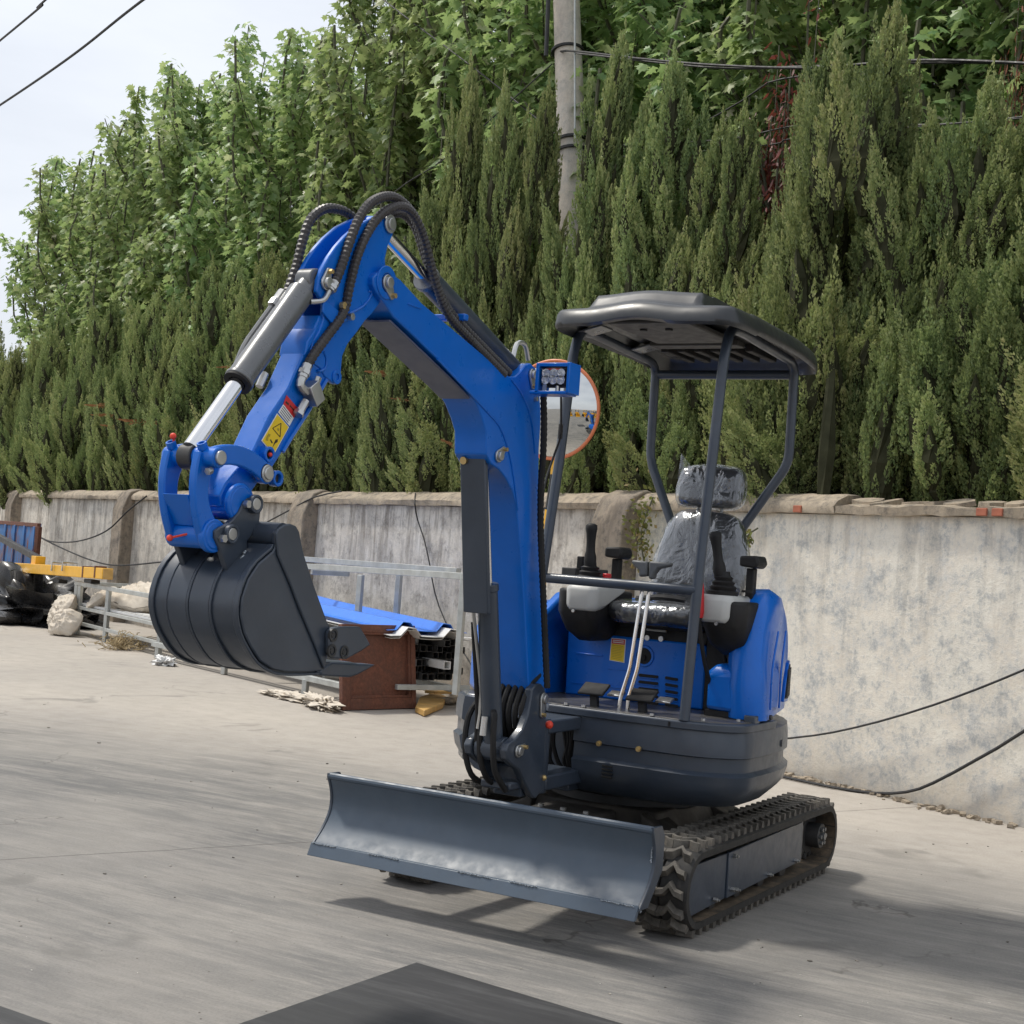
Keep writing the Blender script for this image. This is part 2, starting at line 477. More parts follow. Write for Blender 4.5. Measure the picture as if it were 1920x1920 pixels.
# foliage -------------------------------------------------------------------------
def leafmat(name, stops, rough=0.55, trans=0.35, tcol=(0.25, 0.45, 0.05), tone=False):
    m, n, b = new_mat(name)
    g = node(n, 'ShaderNodeNewGeometry')
    fac = g.outputs['Random Per Island']
    if tone:        # tips: yellower fresh growth plus painted sunlight; each spray has its own tone
        at_ = node(n, 'ShaderNodeAttribute', attribute_name='tone')
        fac = math_(n, 'ADD', math_(n, 'MULTIPLY', fac, 0.30), math_(n, 'MULTIPLY', at_.outputs['Fac'], 0.70))
    rc = ramp(n, fac, stops)
    oi = node(n, 'ShaderNodeObjectInfo')
    hv = node(n, 'ShaderNodeHueSaturation')
    n.links.new(rc.outputs['Color'], hv.inputs['Color'])
    n.links.new(math_(n, 'ADD', math_(n, 'MULTIPLY', oi.outputs['Random'], 0.035), 0.483), hv.inputs['Hue'])
    n.links.new(math_(n, 'ADD', math_(n, 'MULTIPLY', oi.outputs['Random'], 0.30), 0.85), hv.inputs['Value'])
    n.links.new(hv.outputs['Color'], b.inputs['Base Color'])
    b.inputs['Roughness'].default_value = rough
    b.inputs['Specular IOR Level'].default_value = 0.35
    tr = node(n, 'ShaderNodeBsdfTranslucent')
    n.links.new(mix(n, 0.5, hv.outputs['Color'], tcol), tr.inputs['Color'])
    ms = node(n, 'ShaderNodeMixShader')
    ms.inputs[0].default_value = trans
    n.links.new(b.outputs[0], ms.inputs[1]); n.links.new(tr.outputs[0], ms.inputs[2])
    n.links.new(ms.outputs[0], n.nodes['Material Output'].inputs['Surface'])
    return m
leafmat('juniper', [(0.0, (0.070, 0.115, 0.050)), (0.32, (0.165, 0.225, 0.092)), (0.58, (0.300, 0.355, 0.145)), (0.85, (0.48, 0.49, 0.23)), (1.0, (0.54, 0.49, 0.27))], 0.6, 0.36, (0.38, 0.47, 0.16), tone=True)
leafmat('plane_leaf', [(0.0, (0.140, 0.230, 0.095)), (0.4, (0.230, 0.335, 0.135)), (0.75, (0.340, 0.440, 0.190)), (0.95, (0.45, 0.51, 0.26)), (1.0, (0.64, 0.62, 0.45))], 0.42, 0.45, (0.46, 0.58, 0.20))
leafmat('red_leaf', [(0.0, (0.10, 0.035, 0.030)), (0.5, (0.18, 0.055, 0.042)), (1.0, (0.30, 0.09, 0.06))], 0.5, 0.30, (0.32, 0.10, 0.06))
leafmat('weed_leaf', [(0.0, (0.10, 0.13, 0.03)), (0.5, (0.17, 0.18, 0.05)), (1.0, (0.30, 0.22, 0.09))], 0.6, 0.3, (0.3, 0.4, 0.08))
paint('juniper_core', (0.050, 0.052, 0.030), 0.95, var=0.3, spec=0.1)
m, n, b = new_mat('grit_mix')
gg = node(n, 'ShaderNodeNewGeometry')
n.links.new(ramp(n, gg.outputs['Random Per Island'], [(0.0, (0.05, 0.045, 0.04)), (0.5, (0.22, 0.20, 0.17)), (0.85, (0.45, 0.42, 0.37)), (1.0, (0.62, 0.60, 0.55))]).outputs['Color'], b.inputs['Base Color'])
b.inputs['Roughness'].default_value = 0.9
# ---------------------------------------------------------------- mesh builder
def frame_from(d):
    d = V(d).normalized()
    a = V((0, 0, 1)) if abs(d.z) < 0.9 else V((1, 0, 0))
    x = a.cross(d).normalized()
    return x, d.cross(x), d
def catmull(P, step):
    P = [V(p) for p in P]
    if len(P) < 3:
        L = (P[1]-P[0]).length; k = max(1, int(L/step))
        return [P[0].lerp(P[1], i/k) for i in range(k+1)]
    Q = [P[0]*2-P[1]] + P + [P[-1]*2-P[-2]]
    out = []
    for i in range(1, len(Q)-2):
        p0, p1, p2, p3 = Q[i-1], Q[i], Q[i+1], Q[i+2]
        k = max(2, int((p2-p1).length/step))
        for j in range(k):
            t = j/k
            out.append(0.5*((2*p1)+(p2-p0)*t+(2*p0-5*p1+4*p2-p3)*t*t+(-p0+3*p1-3*p2+p3)*t*t*t))
    out.append(P[-1])
    return out
class MB:
    def __init__(s):
        s.v = []; s.f = []
    def add(s, vs, fs):
        k = len(s.v)
        s.v += [tuple(p) for p in vs]
        s.f += [tuple(i+k for i in f) for f in fs]
        return s
    def box(s, x0, x1, y0, y1, z0, z1):
        vs = [(x, y, z) for z in (z0, z1) for y in (y0, y1) for x in (x0, x1)]
        return s.add(vs, [(0, 2, 3, 1), (4, 5, 7, 6), (0, 1, 5, 4), (2, 6, 7, 3), (0, 4, 6, 2), (1, 3, 7, 5)])
    def obox(s, c, ax, ay, az, hx, hy, hz):
        c = V(c); ax = V(ax).normalized(); ay = V(ay).normalized(); az = V(az).normalized()
        vs = [c+ax*(i*hx)+ay*(j*hy)+az*(k*hz) for k in (-1, 1) for j in (-1, 1) for i in (-1, 1)]
        return s.add(vs, [(0, 2, 3, 1), (4, 5, 7, 6), (0, 1, 5, 4), (2, 6, 7, 3), (0, 4, 6, 2), (1, 3, 7, 5)])
    def bar(s, p0, p1, hw, hh=None, up=(0, 0, 1)):
        p0 = V(p0); p1 = V(p1); d = (p1-p0).normalized()
        hh = hw if hh is None else hh
        u = V(up)
        if abs(u.dot(d)) > 0.98: u = V((0, 1, 0))
        x = d.cross(u).normalized(); y = x.cross(d)
        return s.obox((p0+p1)/2, x, y, d, hw, hh, (p1-p0).length/2)
    def cyl(s, p0, p1, r0, r1=None, n=16):
        r1 = r0 if r1 is None else r1
        p0 = V(p0); p1 = V(p1); x, y, d = frame_from(p1-p0)
        vs = []
        for p, r in ((p0, r0), (p1, r1)):
            for i in range(n):
                a = 2*math.pi*i/n
                vs.append(p+x*(r*math.cos(a))+y*(r*math.sin(a)))
        fs = [(i, (i+1) % n, n+(i+1) % n, n+i) for i in range(n)]
        fs += [tuple(range(n-1, -1, -1)), tuple(range(n, 2*n))]
        return s.add(vs, fs)
    def ring(s, p0, p1, ro, ri, n=20):
        p0 = V(p0); p1 = V(p1); x, y, d = frame_from(p1-p0)
        vs = []
        for p, r in ((p0, ro), (p1, ro), (p1, ri), (p0, ri)):
            for i in range(n):
                a = 2*math.pi*i/n
                vs.append(p+x*(r*math.cos(a))+y*(r*math.sin(a)))
        fs = []
        for k in range(4):
            k2 = (k+1) % 4
            fs += [(k*n+i, k*n+(i+1) % n, k2*n+(i+1) % n, k2*n+i) for i in range(n)]
        return s.add(vs, fs)
    def lathe(s, p0, d, prof, n=16):
        x, y, d = frame_from(d); p0 = V(p0); vs = []
        for (h, r) in prof:
            for i in range(n):
                a = 2*math.pi*i/n
                vs.append(p0+d*h+x*(r*math.cos(a))+y*(r*math.sin(a)))
        fs = []
        for k in range(len(prof)-1):
            fs += [(k*n+i, k*n+(i+1) % n, (k+1)*n+(i+1) % n, (k+1)*n+i) for i in range(n)]
        fs += [tuple(range(n-1, -1, -1)), tuple((len(prof)-1)*n+i for i in range(n))]
        return s.add(vs, fs)
    def tube(s, P, r, n=8, step=0.03, rib=0.0, smooth=True):
        C = catmull(P, step) if smooth else [V(p) for p in P]
        vs = []; fs = []; x = None
        for i, p in enumerate(C):
            d = (C[min(i+1, len(C)-1)]-C[max(i-1, 0)]).normalized()
            if x is None:
                x, y, _ = frame_from(d)
            else:
                x = (x-d*x.dot(d)).normalized(); y = d.cross(x)
            rr = r*(1+(rib if i % 2 else -rib))
            for k in range(n):
                a = 2*math.pi*k/n
                vs.append(p+x*(rr*math.cos(a))+y*(rr*math.sin(a)))
        m_ = len(C)
        for i in range(m_-1):
            fs += [(i*n+k, i*n+(k+1) % n, (i+1)*n+(k+1) % n, (i+1)*n+k) for k in range(n)]
        fs += [tuple(range(n-1, -1, -1)), tuple((m_-1)*n+k for k in range(n))]
        return s.add(vs, fs)
    def prism(s, poly, ax, lo, hi):
        """poly of 3D points (only the two other axes count), extruded along axis ax"""
        n = len(poly); vs = []
        for val in (lo, hi):
            for p in poly:
                q = [p[0], p[1], p[2]]; q[ax] = val; vs.append(q)
        fs = [tuple(range(n-1, -1, -1)), tuple(range(n, 2*n))]
        fs += [(i, (i+1) % n, n+(i+1) % n, n+i) for i in range(n)]
        return s.add(vs, fs)
    def ball(s, c, rx, ry=None, rz=None, nu=12, nv=8):
        ry = rx if ry is None else ry; rz = rx if rz is None else rz
        c = V(c); vs = [c+V((0, 0, rz))]
        for j in range(1, nv):
            t = math.pi*j/nv
            for i in range(nu):
                a = 2*math.pi*i/nu
                vs.append(c+V((rx*math.sin(t)*math.cos(a), ry*math.sin(t)*math.sin(a), rz*math.cos(t))))
        vs.append(c-V((0, 0, rz)))
        fs = [(0, 1+i, 1+(i+1) % nu) for i in range(nu)]
        for j in range(nv-2):
            fs += [(1+j*nu+i, 1+(j+1)*nu+i, 1+(j+1)*nu+(i+1) % nu, 1+j*nu+(i+1) % nu) for i in range(nu)]
        k = len(vs)-1; b_ = 1+(nv-2)*nu
        fs += [(b_+(i+1) % nu, b_+i, k) for i in range(nu)]
        return s.add(vs, fs)
    def grid(s, fn, nu, nv):
        vs = [fn(i/nu, j/nv) for j in range(nv+1) for i in range(nu+1)]
        fs = [(j*(nu+1)+i, j*(nu+1)+i+1, (j+1)*(nu+1)+i+1, (j+1)*(nu+1)+i) for j in range(nv) for i in range(nu)]
        return s.add(vs, fs)
    def loft(s, rings, cap=True):
        n = len(rings[0]); vs = [p for r_ in rings for p in r_]
        fs = []
        for k in range(len(rings)-1):
            fs += [(k*n+i, k*n+(i+1) % n, (k+1)*n+(i+1) % n, (k+1)*n+i) for i in range(n)]
        if cap:
            fs += [tuple(range(n-1, -1, -1)), tuple((len(rings)-1)*n+i for i in range(n))]
        return s.add(vs, fs)

WL = {}      # world location of every object we make
def mesh_obj(name, mesh, mat, parent=None, loc=(0, 0, 0)):
    o = bpy.data.objects.new(name, mesh)
    COL.objects.link(o)
    loc = V(loc)
    WL[o.name] = loc.copy()
    if mat is not None and not mesh.materials:
        mesh.materials.append(MATS[mat])
    if parent is not None:
        o.parent = parent
        o.location = loc-WL[parent.name]
    else:
        o.location = loc
    return o
def obj(name, mb, mat, parent=None, bevel=0.0, seg=2, ang_=35, base=False):
    vs = [V(p) for p in mb.v]
    lo = V((min(p.x for p in vs), min(p.y for p in vs), min(p.z for p in vs)))
    hi = V((max(p.x for p in vs), max(p.y for p in vs), max(p.z for p in vs)))
    c = (lo+hi)/2
    if base: c.z = lo.z
    me = bpy.data.meshes.new(name)
    me.from_pydata([p-c for p in vs], [], mb.f)
    bm = bmesh.new(); bm.from_mesh(me)
    bmesh.ops.recalc_face_normals(bm, faces=bm.faces)
    bm.to_mesh(me); bm.free()
    me.shade_smooth()
    me.set_sharp_from_angle(angle=R(ang_))
    o = mesh_obj(name, me, mat, parent, c)
    if bevel:
        b = o.modifiers.new('bevel', 'BEVEL')
        b.width = bevel; b.segments = seg; b.limit_method = 'ANGLE'; b.angle_limit = R(40)
        b.harden_normals = False
    return o
def thing(name, label, cat, loc=(0, 0, 0), group=None):
    o = bpy.data.objects.new(name, None)
    COL.objects.link(o)
    o.empty_display_size = 0.2
    o.location = loc
    WL[o.name] = V(loc)
    return tag(o, label, cat, group)
def tag(o, label, cat, group=None):
    o['label'] = label; o['category'] = cat
    if group: o['group'] = group
    return o
def copy_tree(o, parent=None):
    c = o.copy()
    COL.objects.link(c)
    c.parent = parent
    for ch in list(o.children):
        copy_tree(ch, c)
    return c
def X_(poly, x):      # helper: list of pixels -> points on plane x
    return [at(0, x, *p) for p in poly]
def Y_(poly, y):
    return [at(1, y, *p) for p in poly]

# ---------------------------------------------------------------- ground
g = MB().add([(-400, -400, 0), (400, -400, 0), (400, 400, 0), (-400, 400, 0)], [(0, 1, 2, 3)])
o = obj('ground', g, 'yard_concrete'); o['kind'] = 'structure'

# two thin, flat dark shapes on the foreground concrete
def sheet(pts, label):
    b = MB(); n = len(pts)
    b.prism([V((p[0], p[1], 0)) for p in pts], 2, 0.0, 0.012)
    o = obj('dark_shape', b, 'shape_dark', bevel=0.002)
    tag(o, label, 'steel sheet', 'dark flat shapes on the concrete')
sheet([(0.114, -1.129), (0.085, -2.15), (2.05, -2.36), (2.05, -1.385)], 'dark grey flat shape on the concrete, its corner pointing at the dozer blade')
sheet([(-0.95, -2.13), (-0.05, -2.18), (-0.07, -3.1), (-0.97, -3.05)], 'dark flat shape on the concrete, a sliver showing left of the larger one')

# ---------------------------------------------------------------- boundary wall
wall = thing('boundary_wall', 'long weathered plaster wall with sloped coping and pillars below the conifers', 'wall', W(-6, 0, 0))
WH, CT = 1.58, 1.70
pill = [-22.6, -17.4, -12.15, -6.85, -1.80, 5.0]
def wprism(prof, s0, s1, ns=1, wob=0.0, seed=0):
    """profile of (o,z) swept along the wall from s0 to s1"""
    rr = random.Random(seed); rings = []
    for i in range(ns+1):
        s = s0+(s1-s0)*i/ns
        rings.append([W(s, o_2+(rr.uniform(-wob, wob) if k > 0 and wob else 0), z+(rr.uniform(-wob, wob) if z > 1.5 and wob else 0)) for k, (o_2, z) in enumerate(prof)])
    return MB().loft(rings)
for i in range(len(pill)-1):
    s0, s1 = pill[i]+0.19, pill[i+1]-0.19
    mt = 'plaster_cream' if i >= 4 else 'plaster_grey'
    if i == 4:
        s0 -= 0.0
    obj('wall_panel', wprism([(0, -0.05), (0, WH), (-0.22, WH), (-0.22, -0.05)], s0, s1), mt, wall)
    # coping: overhanging ledge with a rounded, sloping top
    prof = [(0.055, WH+0.001), (0.062, WH+0.045), (0.035, WH+0.075), (-0.05, CT+0.0), (-0.14, CT+0.012), (-0.30, CT-0.06), (-0.30, WH+0.001)]
    nseg = 40
    if i == 4:
        obj('coping', wprism(prof, s0-0.38, 0.28, 24, 0.006, 40+i), 'coping_stone', wall, ang_=50)
        # broken run: lower core with loose, cracked slabs lying on it
        obj('coping', wprism([(0.055, WH+0.001), (0.06, WH+0.05), (-0.02, WH+0.062), (-0.3, WH+0.06), (-0.3, WH+0.001)], 0.285, s1, 46, 0.008, 77), 'coping_stone', wall, ang_=50)
        rr = random.Random(5)
        for k in range(11):
            s = 0.40+0.17*k+rr.uniform(-.03, .03)
            c = W(s, -0.10+rr.uniform(-.03, .03), WH+0.074+rr.uniform(0, .012))
            az = (V((0, 0, 1))+WN*rr.uniform(0.12, .28)+WD*rr.uniform(-.07, .07)).normalized()
            ax = (WD-az*WD.dot(az)).normalized(); ay = az.cross(ax)
            hx, hy = rr.uniform(.07, .13), rr.uniform(.07, .12)
            poly = []
            for q in range(7):
                a = 2*math.pi*q/7
                poly.append((hx*math.cos(a)*rr.uniform(.75, 1.15), hy*math.sin(a)*rr.uniform(.75, 1.15)))
            ring0 = [c+ax*p[0]+ay*p[1]-az*.014 for p in poly]; ring1 = [c+ax*p[0]*.95+ay*p[1]*.95+az*.014 for p in poly]
            obj('coping_fragment', MB().loft([ring0, ring1]), 'coping_stone', wall)
        for s in (-0.02, 1.34, 1.44):
            b = MB().obox(W(s, 0.047, WH+0.026), WD, WN, (0, 0, 1), 0.034, 0.02, 0.021)
            obj('brick', b, 'red_brick', wall, 0.004)
    else:
        obj('coping', wprism(prof, s0-0.0, s1, nseg, 0.006, 40+i), 'coping_stone', wall, ang_=50)
for i, s in enumerate(pill):
    mt = 'pillar_stone'
    pw = 0.185
    prof = [(0.16, -0.05), (0.155, WH-0.12), (0.10, WH+0.03), (0.06, WH+0.10), (-0.06, CT+0.025), (-0.27, CT-0.02), (-0.27, -0.05)]
    obj('pillar', wprism(prof, s-pw, s+pw, 4, 0.004, i), mt, wall, 0.012)

# thin line of rubble and grit along the foot of the wall
rr = random.Random(3); b = MB()
for k in range(420):
    s = rr.uniform(-2.0, 3.4); o_ = abs(rr.gauss(0.02, 0.05))+0.01; r_ = rr.uniform(.004, .016)
    c = W(s, o_, r_*.5)
    ax = V((rr.uniform(-1, 1), rr.uniform(-1, 1), rr.uniform(-.3, .3))).normalized(); ay = ax.cross(V((0, 0, 1))).normalized(); az = ax.cross(ay)
    b.obox(c, ax, ay, az, r_*1.4, r_, r_*.6)
o = obj('rubble', b, 'coping_stone'); o['kind'] = 'stuff'
tag(o, 'grit and crumbled mortar along the foot of the cream wall', 'rubble')
# loose grit, flakes and leaf bits scattered on the yard
rr = random.Random(77); b = MB()
for k in range(260):
    px = rr.uniform(-20, 1940); py = rr.uniform(1290, 1925)
    c = at(2, 0.0, px, py)
    if -.62 < c.x < .62 and -.72 < c.y < 1.3: continue
    r_ = rr.choice([.0015, .002, .002, .003, .0045])*rr.uniform(.7, 1.2)*(1.0 if py < 1600 else .8)
    a = rr.uniform(0, 6.28)
    b.obox((c.x, c.y, r_*.45), (math.cos(a), math.sin(a), .1), (-math.sin(a), math.cos(a), 0), (0, 0, 1), r_*rr.uniform(.8, 1.8), r_, r_*.45)
o = obj('grit', b, 'grit_mix'); o['kind'] = 'stuff'
tag(o, 'loose grit and small chips scattered over the concrete yard', 'grit')
# ================================================================= the mini excavator
EX = thing('mini_excavator', 'blue mini excavator on rubber tracks with grey canopy, dozer blade and raised bucket', 'excavator', (0, 0.45, 0))

# ---------------------------------------------------------------- tracks
YF, YR, ZC, RB = -0.208, 1.135, 0.152, 0.124     # idler and sprocket centres, belt radius
Lst = YR-YF; PER = 2*Lst+2*math.pi*RB
def path(t):
    """position and outward normal on the belt, t in 0..PER"""
    t %= PER
    if t < Lst: return V((0, YF+t, ZC+RB)), V((0, 0, 1)), V((0, 1, 0))
    t -= Lst
    if t < math.pi*RB:
        a = t/RB
        return V((0, YR+RB*math.sin(a), ZC+RB*math.cos(a))), V((0, math.sin(a), math.cos(a))), V((0, math.cos(a), -math.sin(a)))
    t -= math.pi*RB
    if t < Lst: return V((0, YR-t, ZC-RB)), V((0, 0, -1)), V((0, -1, 0))
    t -= Lst
    a = t/RB
    return V((0, YF-RB*math.sin(a), ZC-RB*math.cos(a))), V((0, -math.sin(a), -math.cos(a))), V((0, -math.cos(a), math.sin(a)))
def lug_mesh():
    b = MB(); hw = 0.0435; h = 0.022
    st = [(-hw, -0.016), (-hw*.45, -0.010), (0, 0.014), (hw*.45, -0.010), (hw, -0.016)]
    rings = []
    for (x, y) in st:
        rings.append([V((x, y-.015, -.004)), V((x, y-.008, h)), V((x, y+.008, h)), V((x, y+.015, -.004))])
    b.loft(rings)
    me = bpy.data.meshes.new('lug')
    me.from_pydata([V(p) for p in b.v], [], b.f)
    bm = bmesh.new(); bm.from_mesh(me); bmesh.ops.recalc_face_normals(bm, faces=bm.faces); bm.to_mesh(me); bm.free()
    me.materials.append(MATS['rubber_lug'])
    return me
LUG = lug_mesh()
def make_track(sx):
    x0, x1 = (0.41, 0.60) if sx > 0 else (-0.60, -0.41)
    xc = (x0+x1)/2
    # belt: a thick closed band
    n = 96; rings = []
    for i in range(n):
        p, nn, _ = path(PER*i/n)
        th = 0.022
        ring = [V((x0, p.y, p.z))+nn*.0, V((x0+.012, p.y, p.z))+nn*.006, V((xc-.005, p.y, p.z))+nn*.006, V((xc-.003, p.y, p.z))-nn*.004, V((xc+.003, p.y, p.z))-nn*.004, V((xc+.005, p.y, p.z))+nn*.006, V((x1-.012, p.y, p.z))+nn*.006, V((x1, p.y, p.z)), V((x1, p.y, p.z))-nn*th, V((x0, p.y, p.z))-nn*th]
        rings.append(ring)
    rings.append(rings[0])
    b = MB().loft(rings, cap=False)
    tr = obj('track', b, 'rubber', EX, ang_=50)
    # dirt on the inside of the belt
    n = 60; vs = []
    b = MB(); rings = []
    for i in range(n+1):
        p, nn, _ = path(PER*i/n)
        q = p-nn*.0225
        rings.append((V((x0+.002, q.y, q.z)), V((x1-.002, q.y, q.z))))
    b.add([v for r_ in rings for v in r_], [(2*i, 2*i+1, 2*i+3, 2*i+2) for i in range(n)])
    obj('belt_inner_face', b, 'track_dirt', tr)
    N = 58
    for row, lx in ((0, x0+.0475+(.006 if sx < 0 else 0)), (1, x1-.0475-(.006 if sx > 0 else 0))):
        for i in range(N):
            p, nn, tt = path(PER*(i+.5*row*0)/N)
            o = bpy.data.objects.new('lug', LUG); COL.objects.link(o)
            o.parent = tr
            xx = tt.cross(nn)
            o.matrix_local = Matrix.Translation(V((lx, p.y, p.z))+nn*.006-WL[tr.name]) @ Matrix(((xx.x, tt.x, nn.x, 0), (xx.y, tt.y, nn.y, 0), (xx.z, tt.z, nn.z, 0), (0, 0, 0, 1)))
    # track frame and rollers inside
    b = MB().box(xc-.045, xc+.045, YF+.02, YR-.16, 0.075, 0.215)
    obj('track_frame', b, 'dark_steel', tr, .006)
    xo = x1 if sx > 0 else x0
    for k in range(4):
        y = YF+.22+k*.24
        b = MB().cyl((xc-.05, y, 0.085), (xc+.05, y, 0.085), 0.042, n=18)
        obj('roller', b, 'dark_steel', tr, .004)
    b = MB().cyl((xc-.04, YF, ZC), (xc+.04, YF, ZC), 0.093, n=28)
    obj('idler_wheel', b, 'dark_steel', tr, .006)
    b = MB()
    for k in range(11):
        a = 2*math.pi*k/11
        b.obox((xc, YR+.085*math.cos(a), ZC+.085*math.sin(a)), (1, 0, 0), (0, math.cos(a), math.sin(a)), (0, -math.sin(a), math.cos(a)), .014, .016, .013)
    b.cyl((xc-.015, YR, ZC), (xc+.015, YR, ZC), .078, n=24)
    b.cyl((xc, YR, ZC), (xc+sx*.07, YR, ZC), .05, n=20)
    obj('sprocket', b, 'dark_steel', tr, .003)
    b = MB()
    for k in range(6):
        a = 2*math.pi*k/6
        b.cyl((xc+sx*.07, YR+.03*math.cos(a), ZC+.03*math.sin(a)), (xc+sx*.08, YR+.03*math.cos(a), ZC+.03*math.sin(a)), .0085, n=6)
    b.cyl((xc+sx*.07, YR, ZC), (xc+sx*.084, YR, ZC), .015, n=12)
    obj('hub_bolts', b, 'cyl_grey', tr)
    # cover plates on the outside
    if sx > 0: ya, yb, yc = YF-.093, 0.082, 0.86
    else: ya, yb, yc = YF-.093, 0.082, 0.86
    prof = []
    for i in range(13):
        a = math.pi*i/12
        prof.append(V((0, YF-.088*math.sin(a), ZC-.006+.082*math.cos(a))))
    pl = [V((0, yb, ZC+.076))]+prof+[V((0, yb, ZC-.078))]
    xa, xb = (xo-sx*.038, xo-sx*.028)
    obj('cover_plate', MB().prism(pl, 0, xa, xb), 'slate', tr, .003)
    pl = [V((0, yb+.004, ZC+.078)), V((0, yc, ZC+.090)), V((0, yc+.0, ZC-.064)), V((0, yb+.004, ZC-.078))]
    obj('cover_plate', MB().prism(pl, 0, xa+sx*.004, xb+sx*.006), 'slate', tr, .003)
    obj('cover_edge', MB().box(min(xa, xb)-.002, max(xa, xb)+.002, yc+.008, yc+.028, ZC-.064, ZC+.092), 'slate', tr, .003)
    for (y, z) in ((0.125, ZC+.062), (0.125, ZC-.052), (0.165, ZC-.060), (-.03, ZC-.062), (0.50, ZC-.058), (0.80, ZC-.050), (0.52, ZC+.104)):
        b = MB().cyl((xb+sx*.004, y, z), (xb+sx*.018, y, z), .008, n=6).cyl((xb+sx*.016, y, z), (xb+sx*.026, y, z), .0045, n=8)
        obj('bolt', b, 'zinc', tr)
make_track(1); make_track(-1)

# ---------------------------------------------------------------- undercarriage frame
b = MB()
b.loft([[V((x*.30, .45+y*.34, .23)) for x, y in ((-1, -1), (1, -1), (1, 1), (-1, 1))], [V((x*.26, .45+y*.28, .31)) for x, y in ((-1, -1), (1, -1), (1, 1), (-1, 1))]])
for sx in (-1, 1):
    for y0, y1 in ((.20, .12), (.72, .80)):
        b.loft([[V((sx*.22, y0-.08, .22)), V((sx*.22, y0+.08, .22)), V((sx*.22, y0+.08, .31)), V((sx*.22, y0-.08, .31))], [V((sx*.46, y1-.09, .12)), V((sx*.46, y1+.09, .12)), V((sx*.46, y1+.09, .20)), V((sx*.46, y1-.09, .20))]])
uf = obj('undercarriage_frame', b, 'dusty_frame', EX, .008)
b = MB().box(-.13, .13, -.14, .12, .215, .305).box(-.06, .06, -.16, -.13, .23, .29)
obj('front_cover', b, 'dusty_frame', uf, .012)
for x in (-.09, .0, .09):
    obj('bolt', MB().cyl((x, -.05, .305), (x, -.05, .315), .011, n=6), 'zinc', uf)
obj('swing_bearing', MB().cyl((0, .47, .30), (0, .47, .345), .29, n=48).cyl((0, .47, .345), (0, .47, .40), .25, n=48), 'dark_steel', EX, .006)

# ---------------------------------------------------------------- dozer blade
HB = 0.60
yb_, zt, zb = -0.636, 0.394, 0.171
# section of the blade: curved mouldboard (concave towards the front)
secF = []
for i in range(13):
    t = i/12
    z = zt-(zt-zb)*t
    y = yb_+0.038*math.sin(math.pi*min(1, t*1.02))*1.0-0.068*t**2.2
    secF.append((y, z))
secB = [(y+.012, z) for (y, z) in secF][::-1]
rings = [[V((x, y, z)) for (y, z) in secF+secB] for x in (-HB, HB)]
bl = obj('dozer_blade', MB().loft(rings), 'slate_blade', EX, ang_=30)
obj('top_rail', MB().tube([V((-HB, yb_+.006, zt+.004)), V((HB, yb_+.006, zt+.004))], .0115, 10, 10, smooth=False), 'slate_blade', bl)
y1, z1 = secF[-1]
obj('cutting_edge', MB().loft([[V((x, y1-.022, z1-.028)), V((x, y1-.006, z1-.028)), V((x, y1+.016, z1+.012)), V((x, y1-.003, z1+.012))] for x in (-HB, HB)]), 'slate_blade', bl, .002)
for sx in (-1, 1):
    pr = [(y-.004, z) for y, z in secF]+[(secF[-1][0]+.06, zb+.0), (yb_+.085, zb+.10), (yb_+.085, zt-.02), (yb_+.06, zt+.012), (yb_-.004, zt+.014)]
    obj('side_plate', MB().prism([V((0, y, z)) for y, z in pr], 0, sx*HB-.005, sx*HB+.005), 'slate', bl, .002)
# stitch welds along the cutting edge
rr = random.Random(8)
def weld(p0, p1, r_=.0035):
    b = MB(); L = (V(p1)-V(p0)).length; k = max(3, int(L/.005))
    for i in range(k+1):
        c = V(p0).lerp(V(p1), i/k)+V((rr.uniform(-.001, .001), rr.uniform(-.001, .001), rr.uniform(-.0015, .0015)))
        b.ball(c, r_*rr.uniform(.7, 1.2), nu=6, nv=4)
    return b
paint('weld', (0.30, 0.33, 0.36), 0.25, metal=0.6, var=0.2)
for x0, x1 in ((-.59, -.50), (-.36, -.25), (-.02, .10), (.17, .26), (.48, .585)):
    obj('weld_bead', weld((x0, y1-.004, z1+.012), (x1, y1-.004, z1+.012)), 'weld', bl)
for k in range(3):
    z_a = zt-.05-.07*k
    ya = min(secF, key=lambda q: abs(q[1]-z_a))[0]
    obj('weld_bead', weld((HB-.008, ya-.002, z_a), (HB-.008, ya-.004, z_a-.045), .003), 'weld', bl)
# arms behind the blade
for sx in (-1, 1):
    obj('push_arm', MB().loft([[V((sx*.22-.03, -.60, .20)), V((sx*.22+.03, -.60, .20)), V((sx*.22+.03, -.60, .27)), V((sx*.22-.03, -.60, .27))], [V((sx*.17-.03, .10, .17)), V((sx*.17+.03, .10, .17)), V((sx*.17+.03, .10, .25)), V((sx*.17-.03, .10, .25))]]), 'dark_steel', bl, .006)
obj('blade_cylinder', MB().cyl((0, -.58, .30), (0, -.32, .275), .018).cyl((0, -.34, .277), (0, -.05, .25), .032), 'dark_steel', bl)
obj('back_beam', MB().box(-.5, .5, -.612, -.575, .20, .26), 'dark_steel', bl, .004)
obj('end_bracket', MB().box(.50, .585, -.59, -.56, .24, .385), 'dark_steel', bl, .004)

